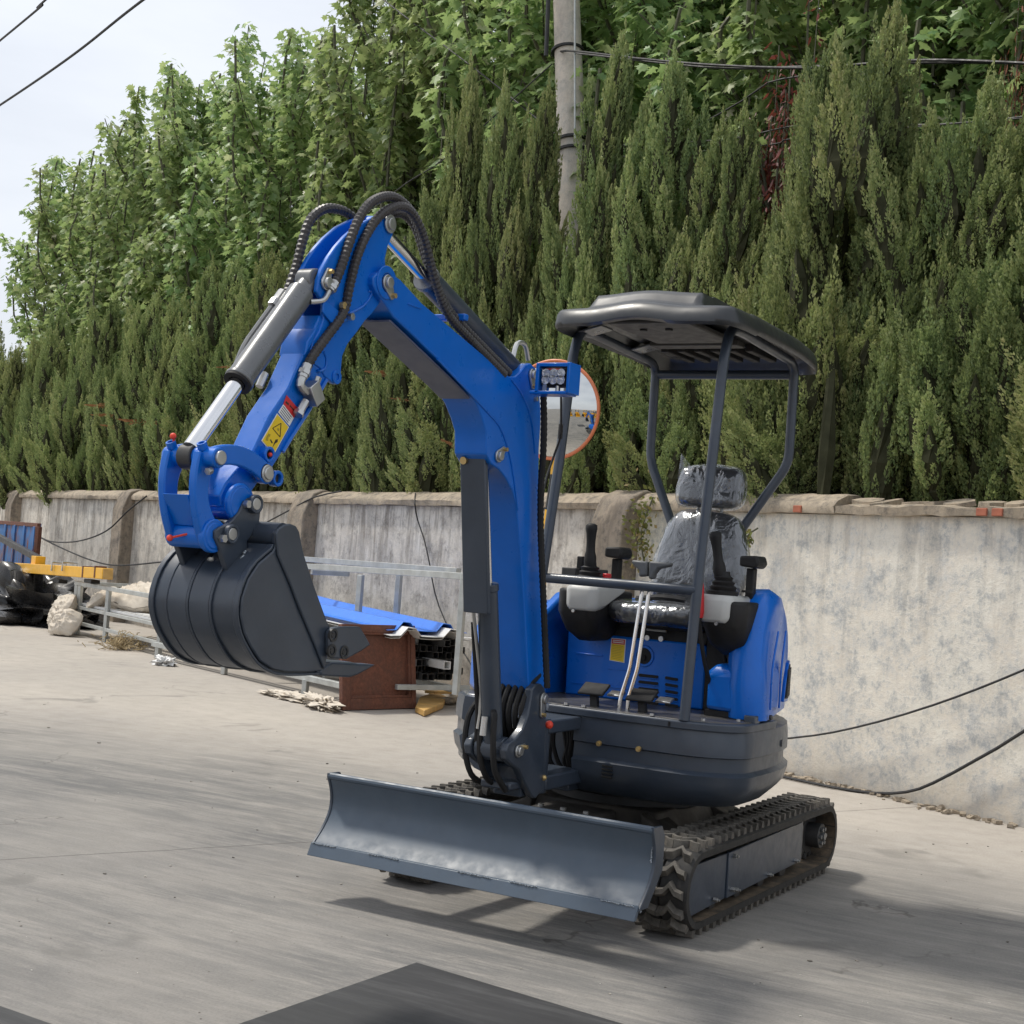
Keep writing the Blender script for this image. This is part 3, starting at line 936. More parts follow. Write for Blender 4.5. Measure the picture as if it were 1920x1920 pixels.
# ---------------------------------------------------------------- revolving house: lower skirt and floor
def outline(inset=0.0, x_l=-0.63):
    """plan outline of the house, counter-clockwise from the front left"""
    xr, yf, yr = 0.645-inset, -0.10+inset, 1.06-inset
    xl = x_l+inset
    P = []
    P.append((0.045, yf)); P += [(0.20, yf), (0.34, yf+.002)]
    for i in range(9):         # front right corner
        a = -math.pi/2+(math.pi/2)*i/8
        P.append((xr-.235+.235*math.cos(a), yf+.17+.17*math.sin(a)))
    for i in range(21):        # round tail
        a = math.pi*i/20
        P.append((((xr-xl)/2)*math.cos(a)+(xr+xl)/2, .26+(yr-.26)*math.sin(a)))
    P += [(xl, .24), (xl+.03, .16), (xl+.12, .06), (-.20, .04), (-.16, .10), (0.045, .10)]
    return P
def ring_at(z, inset):
    return [V((x, y, z)) for x, y in outline(inset)]
b = MB().loft([ring_at(.372, .115), ring_at(.385, .07), ring_at(.425, .028), ring_at(.452, .006), ring_at(.475, 0.0), ring_at(.498, -.006), ring_at(.510, .012), ring_at(.556, .012), ring_at(.562, -.001), ring_at(.61, 0.0), ring_at(.648, .006)])
sk = obj('house_skirt', b, 'slate', EX, ang_=30)
# stamped panel on the front and side
for x in (.15, .30):
    p = V((x, -.105, .545+.018))
    obj('bolt', MB().cyl(p, p+V((0, -.010, 0)), .0095, n=14).cyl(p+V((0, -.010, 0)), p+V((0, -.014, 0)), .006, n=6), 'brass', sk)
for k in range(4):
    obj('vent_slot', MB().box(.165, .205, -.1075, -.098, .448+k*.0125, .4545+k*.0125), 'black_plastic', sk, .001)
p = V((.628, .37, .59)); obj('bolt', MB().cyl(p, p+V((.012, .004, 0)), .013, n=12), 'dark_steel', sk)
# open frame left of the skirt
b = MB().box(-.04, .04, -.06, .10, .60, .645).box(-.02, .035, .05, .10, .38, .61).box(-.13, .04, -.10, .10, .38, .415)
obj('house_frame', b, 'slate', EX, .006)
b = MB()
rr = random.Random(4)
for k in range(7):
    x = -.10+.018*k
    b.tube([V((x, -.02, .62)), V((x+rr.uniform(-.02, .02), -.01, .54)), V((x+rr.uniform(-.03, .03), .02, .46)), V((x+.03, .05, .40))], .008, 6, .02)
obj('inner_hoses', b, 'black_plastic', EX)
# floor plate
def floor_ring(z, inset=0.0):
    xr, yf = 0.640-inset, -0.105+inset
    P = [(-.06, yf), (.20, yf-.004), (.36, yf)]
    for i in range(9):
        a = -math.pi/2+(math.pi/2)*i/8
        P.append((xr-.235+.235*math.cos(a), yf+.155+.155*math.sin(a)))
    P += [(xr, .30), (.58, .34), (-.26, .34), (-.26, .02), (-.12, -.04)]
    return [V((x, y, z)) for x, y in P]
fl = obj('floor_plate', MB().loft([floor_ring(.648), floor_ring(.672), floor_ring(.675, .004)]), 'slate', EX, .003)
obj('floor_mat', MB().loft([floor_ring(.6755, .02), floor_ring(.6785, .022)]), 'floor_steel', fl)
for x, y in ((.0, -.085), (.07, -.088), (.33, -.085), (.50, -.04), (.58, .08)):
    obj('bolt', MB().cyl((x, y, .678), (x, y, .686), .008, n=6), 'zinc', fl)
obj('notch_block', MB().box(.590, .632, .10, .15, .652, .70), 'slate', fl, .004)
obj('slot', MB().box(.40, .408, -.107, -.104, .652, .669), 'black_plastic', fl)

# ---------------------------------------------------------------- front panel under the seat
yp = .30
def panel(px, y0, y1, mat, name, parent, bv=.006):
    pl = Y_(px, yp)
    return obj(name, MB().prism(pl, 1, y0, y1), mat, parent, bv)
fp = panel([(1066, 1163), (1125, 1167), (1129, 1190), (1318, 1207), (1324, 1215), (1318, 1332), (1058, 1301)], yp, yp+.05, 'blue', 'front_panel', EX, .008)
panel([(1136, 1166), (1326, 1186), (1324, 1209), (1272, 1205), (1134, 1190)], yp+.004, yp+.03, 'black_plastic', 'seat_base_trim', fp, .003)
obj('inset_frame', MB().prism(Y_([(1140, 1252), (1190, 1256), (1190, 1259), (1140, 1255)], yp), 1, yp-.003, yp), 'blue', fp, .001)
obj('crease', MB().prism(Y_([(1080, 1223), (1130, 1228), (1130, 1231), (1080, 1226)], yp), 1, yp-.004, yp+.001), 'blue', fp, .001)
obj('crease', MB().prism(Y_([(1072, 1278), (1180, 1290), (1180, 1293), (1072, 1281)], yp), 1, yp-.004, yp+.001), 'blue', fp, .001)
for c in range(2):
    for k in range(5):
        x0, x1 = ((1197, 1235), (1247, 1272))[c]
        y0 = (1263, 1268)[c]+k*12.3+(k*0.2)
        pl = Y_([(x0+2, y0), (x1-2, y0+3.5), (x1, y0+6), (x1-2, y0+9), (x0+2, y0+5.5), (x0, y0+3)], yp)
        obj('louvre', MB().prism(pl, 1, yp-.003, yp-.0005), 'black_plastic', fp)
        pl2 = Y_([(x0, y0+6), (x1, y0+9.5), (x1, y0+11), (x0, y0+7.6)], yp)
        obj('louvre_lip', MB().prism(pl2, 1, yp-.007, yp), 'blue', fp, .001)
kc = at(1, yp, 1208, 1230)
obj('key_recess', MB().ring(kc+V((0, -.006, 0)), kc+V((0, .004, 0)), .040, .030, 24), 'blue', fp, .002)
obj('key_lock', MB().cyl(kc+V((0, -.004, 0)), kc+V((0, .002, 0)), .030, n=24).cyl(kc+V((0, -.014, -.006)), kc+V((0, 0, -.006)), .010, n=12), 'black_plastic', fp)
for px, py in ((1214, 1196), (1240, 1198)):
    c = at(1, yp, px, py); obj('bolt', MB().cyl(c+V((0, -.006, 0)), c+V((0, .006, 0)), .010, n=12), 'zinc', fp)
a0 = at(1, yp-.01, 1213, 1180); a1 = at(1, yp-.01, 1250, 1184)
obj('latch_bar', MB().tube([a0, a1], .005, 8, smooth=False), 'zinc', fp)
# decal under the seat
dl = [(1147, 1196), (1174, 1198.5), (1171, 1243), (1143, 1238)]
obj('decal', MB().prism(Y_(dl, yp), 1, yp-.0022, yp-.0006), 'white_decal', fp)
def sub(q, u0, u1, v0, v1):
    A, B, C, D = [V((p[0], p[1], 0)) for p in q]
    f = lambda u, v: A.lerp(B, u).lerp(D.lerp(C, u), v)
    return [tuple(f(u, v)[:2]) for u, v in ((u0, v0), (u1, v0), (u1, v1), (u0, v1))]
obj('decal_body', MB().prism(Y_(sub(dl, .05, .95, .25, .97), yp), 1, yp-.0034, yp-.002), 'yellow_decal', fp)
obj('decal_header', MB().prism(Y_(sub(dl, .05, .95, .03, .24), yp), 1, yp-.0034, yp-.002), 'red_decal', fp)
for v0 in (.07, .15):
    obj('decal_line', MB().prism(Y_(sub(dl, .12, .88, v0, v0+.04), yp), 1, yp-.0040, yp-.0033), 'white_decal', fp)
paint('decal_ink', (0.42, 0.30, 0.02), 0.5)
for k in range(9):
    obj('decal_line', MB().prism(Y_(sub(dl, .12, .86-.06*(k % 3), .31+.07*k, .325+.07*k), yp), 1, yp-.0040, yp-.0033), 'decal_ink', fp)
# dark boxes on both sides of the panel
obj('seat_box', MB().box(-.20, .40, yp+.03, .80, .68, .955), 'black_plastic', EX, .01)
obj('dark_pillar', MB().box(.362, .435, .285, .40, .68, .98), 'black_plastic', EX, .006)
b = MB(); rr = random.Random(14)
for k in range(16):
    x = .445+.008*(k % 8)+rr.uniform(-.006, .006)
    b.tube([V((x-.02, .30, .96)), V((x+rr.uniform(-.03, .03), .28, .88)), V((x+rr.uniform(-.03, .04), .26, .78)), V((x+.01, .28, .70))], rr.uniform(.003, .006), 6, .03)
obj('wiring', b, 'wire', EX)
obj('ribbed_conduit', MB().tube([V((.515, .26, .97)), V((.512, .25, .86)), V((.50, .26, .74))], .014, 10, .006, rib=.12), 'black_plastic', EX)

# ---------------------------------------------------------------- left blue side panel (between boom and floor)
b = MB().loft([[V((-.245, .30, .68)), V((-.20, .30, .68)), V((-.20, 1.0, .68)), V((-.245, 1.0, .68))], [V((-.245, .30, .96)), V((-.20, .30, .96)), V((-.20, 1.0, 1.10)), V((-.245, 1.0, 1.10))]])
b = MB().prism([V((0, .02, .66)), V((0, .02, .80)), V((0, .10, .93)), V((0, .34, 1.06)), V((0, .60, 1.09)), V((0, .86, 1.03)), V((0, .90, .66))], 0, -.30, -.255)
obj('side_panel', b, 'blue', EX, .012)
# hood on the far side and behind the seat
b = MB().loft([[V((x, y, z)) for x, y in ((-.61, .26), (-.50, .12), (-.31, .10), (-.31, .92), (-.45, .82), (-.58, .55))] for z in (.66, .88)]+[[V((x, y, 1.02)) for x, y in ((-.56, .30), (-.48, .24), (-.31, .22), (-.31, .88), (-.44, .78), (-.54, .52))]])
hd = obj('hood', b, 'blue', EX, .02)
b = MB().loft([[V((x, y, z)) for x, y in ((-.31, .70), (.44, .70), (.40, .84), (.25, .96), (-.1, 1.0), (-.31, .94))] for z in (.66, .95)]+[[V((x, y, 1.05)) for x, y in ((-.31, .72), (.42, .72), (.38, .82), (.23, .92), (-.1, .96), (-.31, .90))]])
obj('rear_hood', b, 'blue', EX, .02)
# light grey tank cover and lamp on the far front corner
b = MB().loft([[V((-.60, .20, z)), V((-.52, .10, z)), V((-.44, .10, z)), V((-.44, .26, z)), V((-.60, .28, z))] for z in (.40, .655)])
obj('corner_cover', b, 'cyl_grey', EX, .01)

# ---------------------------------------------------------------- right fender, curved blue cover
def side_prof():
    # (y, z) of the outer cover from front bottom, up and over to the back
    return [(.115, .682), (.105, .80), (.125, .90), (.16, 1.00), (.21, 1.075), (.27, 1.118), (.34, 1.135), (.42, 1.125), (.50, 1.085), (.58, 1.02), (.66, .95), (.73, .87), (.78, .78), (.80, .682)]
def tuck(p):
    """follow the round tail of the house"""
    if p.y > .22:
        t = min(.97, (p.y-.22)/.86)
        p.x -= .645*(1-math.sqrt(1-t*t))
    return p
pr = side_prof()
rings = []
for (x, ins) in ((.505, .075), (.515, .030), (.545, .004), (.605, .0), (.636, .020), (.648, .055)):
    cy, cz = .42, .70
    rg = []
    for (y, z) in pr:
        d = V((0, y-cy, max(0, z-cz)))
        L = d.length
        q = d*((L-ins)/L) if L > 0 else d
        rg.append(tuck(V((x-.085*max(0, z-.74), cy+q.y, min(z, cz+q.z) if z > cz else z))))
    rings.append(rg)
fd = obj('right_fender', MB().loft(rings), 'blue', EX, .006, ang_=50)
# lower pod in front of the fender
b = MB().loft([[V((x, y, z)) for x, y in ((.430, .140), (.61, .112), (.61, .40), (.430, .40))] for z in (.70, .835)]+[[V((x, y, .862)) for x, y in ((.450, .170), (.60, .14), (.60, .38), (.450, .38))]])
obj('fender_pod', b, 'blue', fd, .016)
obj('inner_shell', MB().prism([V((0, .22, .86)), V((0, .24, .98)), V((0, .30, 1.06)), V((0, .40, 1.06)), V((0, .42, .86))], 0, .485, .50), 'blue', fd, .004)
obj('pod_gap', MB().box(.43, .56, .14, .36, .680, .70), 'black_plastic', fd)
# mesh grille on the outer side
gp = [V((0, .42, .745)), V((0, .47, .742)), V((0, .52, .74)), V((0, .56, .76)), V((0, .58, .80)), V((0, .56, .84)), V((0, .52, .865)), V((0, .48, .86)), V((0, .44, .81))]
def tmb(b):
    b.v = [tuple(tuck(V(p))) for p in b.v]
    return b
obj('grille_frame', tmb(MB().prism([V((0, .50+(p.y-.50)*1.18, .80+(p.z-.80)*1.2)) for p in gp], 0, .628, .641)), 'blue', fd, .003)
obj('grille_back', tmb(MB().prism(gp, 0, .6405, .6435)), 'black_plastic', fd)
b = MB()
for k in range(10):
    t = -.045+.010*k
    b.bar(V((.645, .475+t, .75)), V((.645, .525+t, .85)), .0018)
    b.bar(V((.645, .525+t, .75)), V((.645, .475+t, .85)), .0018)
obj('grille_mesh', tmb(b), 'dark_steel', fd)
for yy in (.20, .30):
    obj('body_line', tmb(MB().tube([V((.648, yy, .72)), V((.650, yy-.01, .86)), V((.642, yy+.05, .99))], .004, 6, .03)), 'blue', fd)
p = at(0, .648, 1443, 1345); obj('bolt', MB().cyl(p, p+V((.008, 0, 0)), .009, n=10), 'dark_steel', fd)
# ---------------------------------------------------------------- canopy
XLp, XRp = -0.142, 0.45
def roof():
    xc, hx = (XLp+XRp)/2+.040, 0.364
    yf, yr = -0.165, 0.93
    NU, NV = 64, 56
    def uv(u, v):
        # superellipse outline squared off
        a = u*2-1; c = v*2-1
        k = 1.0
        X = a*hx*(1-.05*max(0, c)**2-.07*abs(c)**10)
        Y = (yf+yr)/2+c*(yr-yf)/2*(1-(.02 if c < 0 else .07)*abs(a)**3-.06*abs(a)**12)
        Y += (.018*a*a if c < 0 else 0)*(-c)
        return xc+X, Y, a, c
    def top(u, v):
        x, y, a, c = uv(u, v)
        e = max(abs(a), abs(c))
        z = 2.088-.012*(c+1)/2
        z -= .050*max(0, (e-.90)/.10)**2.6         # rolled edge
        z -= .030*max(0, c-.3)**1.3                   # tail droops
        # raised centre section, open towards the front
        hum = max(0, min(1, (0.62-abs(a+.02))/.07))
        fr = max(0, min(1, (c+.90)/.13)); rr_ = max(0, min(1, (.86-c)/.25))
        s = lambda t: t*t*(3-2*t)
        z += .060*s(hum)*s(fr)*s(rr_)
        # side channels
        ch = max(0, 1-abs(abs(a+.02)-.74)/.10)
        z -= .012*s(ch)*s(max(0, min(1, (.9-abs(c))/.2)))
        # dip on the front lip
        dip = max(0, 1-abs(a+.02)/.55)
        if c < -.6: z += .018*s(dip)*s(min(1, (-c-.6)/.3))-.006
        return V((x, y, z))
    def bot(u, v):
        x, y, a, c = uv(u, v)
        e = max(abs(a), abs(c))
        t = top(u, v)
        if e > .985: return V((x, y, t.z-.012))
        lip = max(0, min(1, (e-.84)/.10))
        z = min(t.z-.010, 2.078-.03*max(0, c-.3)**1.3)-.044*(lip*lip*(3-2*lip))
        return V((x, y, z))
    b = MB()
    b.grid(top, NU, NV)
    nt_ = len(b.v)
    b.grid(bot, NU, NV)
    # close the rim
    per = [i for i in range(NU+1)]+[(j*(NU+1)+NU) for j in range(1, NV+1)]+[NV*(NU+1)+i for i in range(NU-1, -1, -1)]+[j*(NU+1) for j in range(NV-1, 0, -1)]
    for i in range(len(per)):
        a_, b_ = per[i], per[(i+1) % len(per)]
        b.f.append((a_, b_, nt_+b_, nt_+a_))
    return b
paint('roof_plastic', (0.022, 0.025, 0.029), 0.38, var=0.06, dust=0.10, coat=0.1)
rf = obj('canopy_roof', roof(), 'roof_plastic', EX, ang_=60)
paint('liner', (0.055, 0.052, 0.048), 0.6, var=0.15)
obj('roof_liner', MB().box(.02, .33, -.02, .42, 2.040, 2.062), 'liner', rf, .006)
obj('roof_liner', MB().box(-.02, .34, .44, .52, 2.036, 2.060), 'liner', rf, .004)
for k in range(6):
    obj('roof_rib', MB().box(-.02+.07*k, .01+.07*k, .55, .83, 2.030, 2.062), 'black_plastic', rf, .004)
for y in (.12, .55):
    obj('roof_bracket', MB().obox((-.10, y, 2.040), (1, 0, .25), (0, 1, 0), (-.25, 0, 1), .055, .05, .004), 'cyl_grey', rf, .002)
for x, y in ((.11, .10), (.21, .10), (.42, .16), (.45, .22)):
    obj('plug', MB().cyl((x, y, 2.034), (x, y, 2.042), .014, n=12), 'black_plastic', rf)
# tubular frame
TR = 0.0185
def tb(P, name='canopy_post', r=TR, par=EX, step=.03):
    return obj(name, MB().tube(P, r, 14, step), 'slate', par)
def post_path(P, rad=.05):
    """round the corners of a polyline"""
    P = [V(p) for p in P]; out = [P[0]]
    for i in range(1, len(P)-1):
        a = (P[i-1]-P[i]); c = (P[i+1]-P[i])
        r_ = min(rad, a.length*.4, c.length*.4)
        a = a.normalized()*r_; c = c.normalized()*r_
        for t in (0, .25, .5, .75, 1):
            out.append((P[i]+a)*(1-t)**2+P[i]*2*t*(1-t)+(P[i]+c)*t*t)
    out.append(P[-1])
    return out
def raw(P, name='canopy_post', r=TR, par=EX):
    return obj(name, MB().tube(post_path(P), r, 14, smooth=False), 'slate', par)
raw([(XRp, -.088, .676), (XRp, -.055, 1.12), (XRp, .045, 1.93), (XRp, .085, 2.035), (XRp, .20, 2.043), (XRp, .74, 2.022), (XRp, .785, 1.99), (XRp, .79, 1.625), (XRp-.175, .74, 1.33), (XRp-.20, .73, 1.02)])
raw([(XLp, -.070, 1.118), (XLp, .0, 1.55), (XLp, .045, 1.93), (XLp, .085, 2.035), (XLp, .20, 2.043), (XLp, .74, 2.022), (XLp, .785, 1.99), (XLp, .79, 1.625), (XLp+.145, .76, 1.33), (XLp+.17, .75, 1.02)])
raw([(XLp, .79, 1.975), (XRp, .79, 1.975)], 'canopy_crossbar')
raw([(XLp-.06, -.062, 1.118), (XRp, -.058, 1.115)], 'front_rail', .0175)
raw([(XLp-.05, -.062, 1.118), (XLp-.06, -.03, .70)], 'rail_stay', .015)

# ---------------------------------------------------------------- seat in its plastic film
def wrinkle(o, amp, sc, seed):
    me = o.data; rr = random.Random(seed)
    import mathutils
    for v in me.vertices:
        p = v.co+V((seed, 0, 0))
        nn = v.normal
        v.co += nn*(amp*mathutils.noise.noise(p*sc)+.6*amp*mathutils.noise.noise(p*sc*2.3))
def cushion(rings, name, parent, mat='vinyl', film=True, seed=1):
    o = obj(name, MB().loft(rings), mat, parent, ang_=60)
    sm = o.modifiers.new('sub', 'SUBSURF'); sm.levels = 2; sm.render_levels = 2
    if film:
        dg = bpy.context.evaluated_depsgraph_get()
        me = bpy.data.meshes.new_from_object(o.evaluated_get(dg))
        me.materials.clear()
        f = mesh_obj('plastic_cover', me, 'clear_film', o, WL[o.name])
        for v in me.vertices:
            v.co += v.normal*.010
        wrinkle(f, .008, 8, seed)
        me.shade_smooth()
    return o
def rr_ring(cx, cy, cz, hx, hz, ax=V((1, 0, 0)), az=V((0, 0, 1)), k=.72):
    P = []
    for (a, c) in ((-1, -k), (-k, -1), (0, -1), (k, -1), (1, -k), (1, 0), (1, k), (k, 1), (0, 1), (-k, 1), (-1, k), (-1, 0)):
        P.append(V((cx, cy, cz))+ax*(a*hx)+az*(c*hz))
    return P
SX = 0.175
seat = obj('seat', MB().box(SX-.17, SX+.17, .28, .62, .955, .985), 'black_plastic', EX, .01)
# cushion
rings = []
for (z, hx, hy, cy) in ((.975, .16, .20, .40), (.985, .198, .235, .40), (1.02, .205, .245, .395), (1.045, .190, .23, .395), (1.048, .12, .15, .40)):
    rings.append(rr_ring(SX, cy, z, hx, hy, V((1, 0, 0)), V((0, 1, 0))))
cushion(rings, 'seat_cushion', seat, seed=2)
# backrest
az = V((0, .20, 1)).normalized(); nrm = V((0, 1, -.20)).normalized()
rings = []
bc_ = V((SX, .64, 1.215))
for (d, hx, hz) in ((-.055, .10, .12), (-.045, .165, .175), (-.01, .195, .205), (.035, .19, .20), (.05, .13, .14)):
    P = []
    for (a, c) in ((-1, -.72), (-.75, -1), (0, -1), (.75, -1), (1, -.72), (1, 0), (.86, .70), (.62, 1), (0, 1.04), (-.62, 1), (-.86, .70), (-1, 0)):
        P.append(bc_+nrm*d+V((1, 0, 0))*(a*hx)+az*(c*hz))
    rings.append(P)
cushion(rings, 'backrest', seat, seed=5)
hc = V((SX-.002, .70, 1.515))
rings = [rr_ring(hc.x, hc.y+d, hc.z, hx, hz, V((1, 0, 0)), az, .8) for (d, hx, hz) in ((-.05, .09, .05), (-.04, .125, .075), (0, .134, .086), (.035, .128, .08), (.045, .09, .05))]
cushion(rings, 'headrest', seat, seed=9)
obj('headrest_stalk', MB().tube([hc+V((-.05, 0, -.06)), hc+V((-.05, -.01, -.17))], .007, 8, smooth=False).tube([hc+V((.05, 0, -.06)), hc+V((.05, -.01, -.17))], .007, 8, smooth=False), 'zinc', seat)
tip = hc+V((-.115, -.03, .085))
obj('film_corner', MB().add([tip+V((-.02, 0, -.06)), tip+V((.045, .01, -.02)), tip+V((-.012, .0, .045)), tip+V((.0, .03, -.03))], [(0, 1, 2), (0, 2, 3)]), 'clear_film', seat)
# seat belt
paint('belt', (0.018, 0.018, 0.02), 0.7)
obj('seat_belt', MB().tube([V((SX-.16, .42, 1.06)), V((SX-.02, .34, 1.075)), V((SX+.06, .36, 1.07))], .012, 6, .03), 'belt', seat)

# ---------------------------------------------------------------- control consoles
def conso(cx, sx):
    """cx centre of the console top, sx=-1 far (image left), +1 near"""
    y0 = .06
    hw = .078
    # black shell
    rings = []
    for (z, h, ya, yb2) in ((.895, .035, .17, .34), (.935, .068, .11, .38), (1.00, .082, .068, .40), (1.085, .082, .066, .40)):
        c = cx+(.02*sx)
        rings.append([V((c-h, ya+.03, z)), V((c-h*.6, ya, z)), V((c+h*.6, ya, z)), V((c+h, ya+.03, z)), V((c+h, yb2, z)), V((c-h, yb2, z))])
    o = obj('control_console', MB().loft(rings), 'black_plastic', EX, .012, ang_=50)
    # pale grey cap with lip
    rings = []
    for (z, h, ya, yb2) in ((1.008, .050, .056, .10), (1.018, .064, .050, .13), (1.082, .068, .050, .30), (1.098, .064, .056, .32), (1.104, .054, .075, .30)):
        c = cx-.006*sx
        rings.append([V((c-h, ya+.025, z)), V((c-h*.65, ya, z)), V((c+h*.65, ya, z)), V((c+h, ya+.025, z)), V((c+h, yb2, z)), V((c-h, yb2, z))])
    obj('console_cap', MB().loft(rings), 'grey_plastic', o, .012, ang_=50)
    # joystick: rubber bellows and grip
    jb = V((cx-.004*sx, .13, 1.102))
    prof = [(0, .054), (.014, .056), (.019, .044), (.030, .049), (.036, .037), (.047, .042), (.053, .030), (.064, .035), (.070, .023), (.085, .021)]
    obj('bellows', MB().lathe(jb, V((0, 0, 1)), prof, 18), 'black_plastic', o, ang_=60)
    d = V((-.16 if sx > 0 else .02, -.10, 1)).normalized()
    grip = [(.06, .019), (.085, .023), (.105, .022), (.125, .017), (.16, .0165), (.19, .019), (.205, .022), (.220, .021), (.226, .012)]
    obj('joystick', MB().lathe(jb, d, grip, 16), 'black_plastic', o, ang_=60)
    # arm rest / lock lever
    a = V((cx+.050, .26, 1.185))
    obj('armrest_stem', MB().box(a.x-.014, a.x+.014, a.y-.02, a.y+.02, 1.095, 1.205), 'black_plastic', o, .004)
    obj('armrest', MB().loft([[a+V((x, -.055+.02*k, z+.025)) for x, z in ((-.030, 0), (.030, -.006), (.044, .012), (.034, .040), (-.030, .036))] for k in (0, 5)]), 'black_plastic', o, .008)
    c = V((cx+.012*sx, .049, 1.01))
    obj('bolt', MB().cyl(c+V((0, -.004, -.005)), c+V((0, .004, -.005)), .006, n=10), 'zinc', o)
    if sx < 0:
        obj('red_button', MB().cyl((cx+.060, .16, 1.10), (cx+.060, .16, 1.148), .016, n=16), 'red_plastic', o, .004)
        obj('panel_knob', MB().box(cx-.085, cx-.06, .19, .22, 1.14, 1.205), 'black_plastic', o, .004)
        obj('console_wing', MB().prism([V((0, .16, 1.16)), V((0, .16, 1.12)), V((0, .44, 1.12)), V((0, .44, 1.16))], 0, cx-.13, cx-.07), 'dark_steel', o, .004)
    else:
        obj('lock_lever', MB().tube([V((.415, .045, 1.13)), V((.425, .05, 1.0)), V((.435, .10, .86)), V((.44, .16, .78))], .008, 8, .04), 'black_plastic', o)
        obj('red_grip', MB().lathe(V((.424, .048, 1.02)), V((-.06, -.01, 1)), [(0, .012), (.02, .016), (.10, .0155), (.125, .012), (.132, .005)], 14), 'red_plastic', o, ang_=60)
        obj('switch', MB().cyl((cx+.06, .20, 1.118), (cx+.06, .20, 1.126), .020, n=16), 'black_plastic', o)
conso(-.055, -1)
conso(.475, 1)

# ---------------------------------------------------------------- travel levers and pedals
yl = -.02
def lever(b_, k_, k2_, t_, h0, h1):
    P = [at(1, yl, *b_), at(1, yl, *k_), at(1, yl+.01, *k2_), at(1, yl+.03, *t_)]
    o = obj('travel_lever', MB().tube(post_path(P, .02), .0075, 10, smooth=False), 'chrome', EX)
    top = P[-1]
    return o, top
l1, t1 = lever((1160, 1338), (1163, 1310), (1181, 1254), (1207, 1090), None, None)
l2, t2 = lever((1176, 1338), (1178, 1310), (1195, 1254), (1220, 1090), None, None)
for (lv, pxs) in ((l1, [(1187, 1050), (1217, 1053), (1217, 1080), (1201, 1082), (1201, 1070), (1188, 1057)]), (l2, [(1220, 1052), (1262, 1056), (1258, 1063), (1238, 1066), (1230, 1076), (1228, 1086), (1219, 1086)])):
    obj('grip', MB().prism(Y_(pxs, yl+.03), 1, yl+.012, yl+.046), 'grip_grey', lv, .007)
for (px, lab) in (((1092, 1284), 0), ((1182, 1296), 1)):
    c = at(1, -.01, px[0]+22, px[1]+8)
    pd = obj('pedal', MB().obox(c, (1, 0, 0), (0, .8, .45), (0, -.45, .8), .050, .036, .005), 'black_plastic', EX, .004)
    obj('pedal_stem', MB().loft([[c+V((sx*.014, sy*.012, -.005)) for sx, sy in ((-1, -1), (1, -1), (1, 1), (-1, 1))], [V((c.x+.012+sx*.014, c.y-.01+sy*.012, .677)) for sx, sy in ((-1, -1), (1, -1), (1, 1), (-1, 1))]]), 'black_plastic', pd, .003)
    obj('pedal_pad', MB().obox(c+V((.065, .05, -.012)), (1, 0, 0), (0, .9, .3), (0, -.3, .9), .028, .022, .004), 'zinc', pd, .003)

# ---------------------------------------------------------------- swing bracket
brk = [(1005, 1283), (1015, 1282), (1022, 1290), (1026, 1310), (1025, 1335), (1022, 1400), (1019, 1480), (1004, 1498), (998, 1494), (985, 1470), (974, 1444), (961, 1434), (951, 1423), (949, 1408), (954, 1394), (966, 1386), (980, 1368), (990, 1342), (996, 1310), (998, 1293)]
prb = X_(brk, .08)
sb = obj('swing_bracket', MB().prism(prb, 0, .052, .080), 'slate', EX, .005)
obj('bracket_plate', MB().prism(prb, 0, -.080, -.052), 'slate', sb, .005)
obj('bracket_base', MB().box(-.052, .052, -.47, -.34, .40, .50).box(-.056, .056, -.55, -.40, .43, .455), 'slate', sb, .006)
obj('swing_post', MB().cyl((0, -.33, .40), (0, -.33, .65), .065, n=24).box(-.07, .07, -.33, -.06, .41, .46).box(-.07, .07, -.33, -.06, .60, .645), 'slate', sb, .006)
pf = at(0, .08, 1017, 1310); pc = at(0, .08, 970, 1408)
def pin(p, x0, x1, r, par, collar=True, mat='zinc'):
    s = 1 if x1 > x0 else -1
    b = MB().cyl(V((x0, p.y, p.z)), V((x1, p.y, p.z)), r, n=20)
    if collar: b.cyl(V((x1-.0*s, p.y, p.z)), V((x1+.006*s, p.y, p.z)), r*.72, n=20)
    return obj('pin', b, mat, par, .002)
def pin_cap(p, x, r, par, ang_, L, mat='zinc'):
    """pin head with a locking ear and its bolt"""
    d = V((0, math.cos(ang_), math.sin(ang_))); q = V((x, p.y, p.z))
    n_ = V((0, -d.z, d.y))
    poly = []
    for i in range(9):
        a = math.pi/2+math.pi*i/8
        poly.append(q+d*(r*math.cos(a))+n_*(r*math.sin(a)))
    for i in range(7):
        a = -math.pi/2+math.pi*i/6
        poly.append(q+d*(L+r*.5*math.cos(a))+n_*(r*.5*math.sin(a)))
    o = obj('pin_cap', MB().prism(poly, 0, x, x+.007), mat, par, .0015)
    obj('pin_head', MB().cyl(q+V((.006, 0, 0)), q+V((.016, 0, 0)), r*.72, n=18), 'zinc', o, .002)
    obj('pin_bolt', MB().cyl(q+d*L+V((.006, 0, 0)), q+d*L+V((.018, 0, 0)), r*.34, n=6), 'brass', o)
    return o
pin_cap(pf, .081, .021, sb, -math.pi/2-.1, .052)
pin_cap(pc, .081, .021, sb, .35, .034)
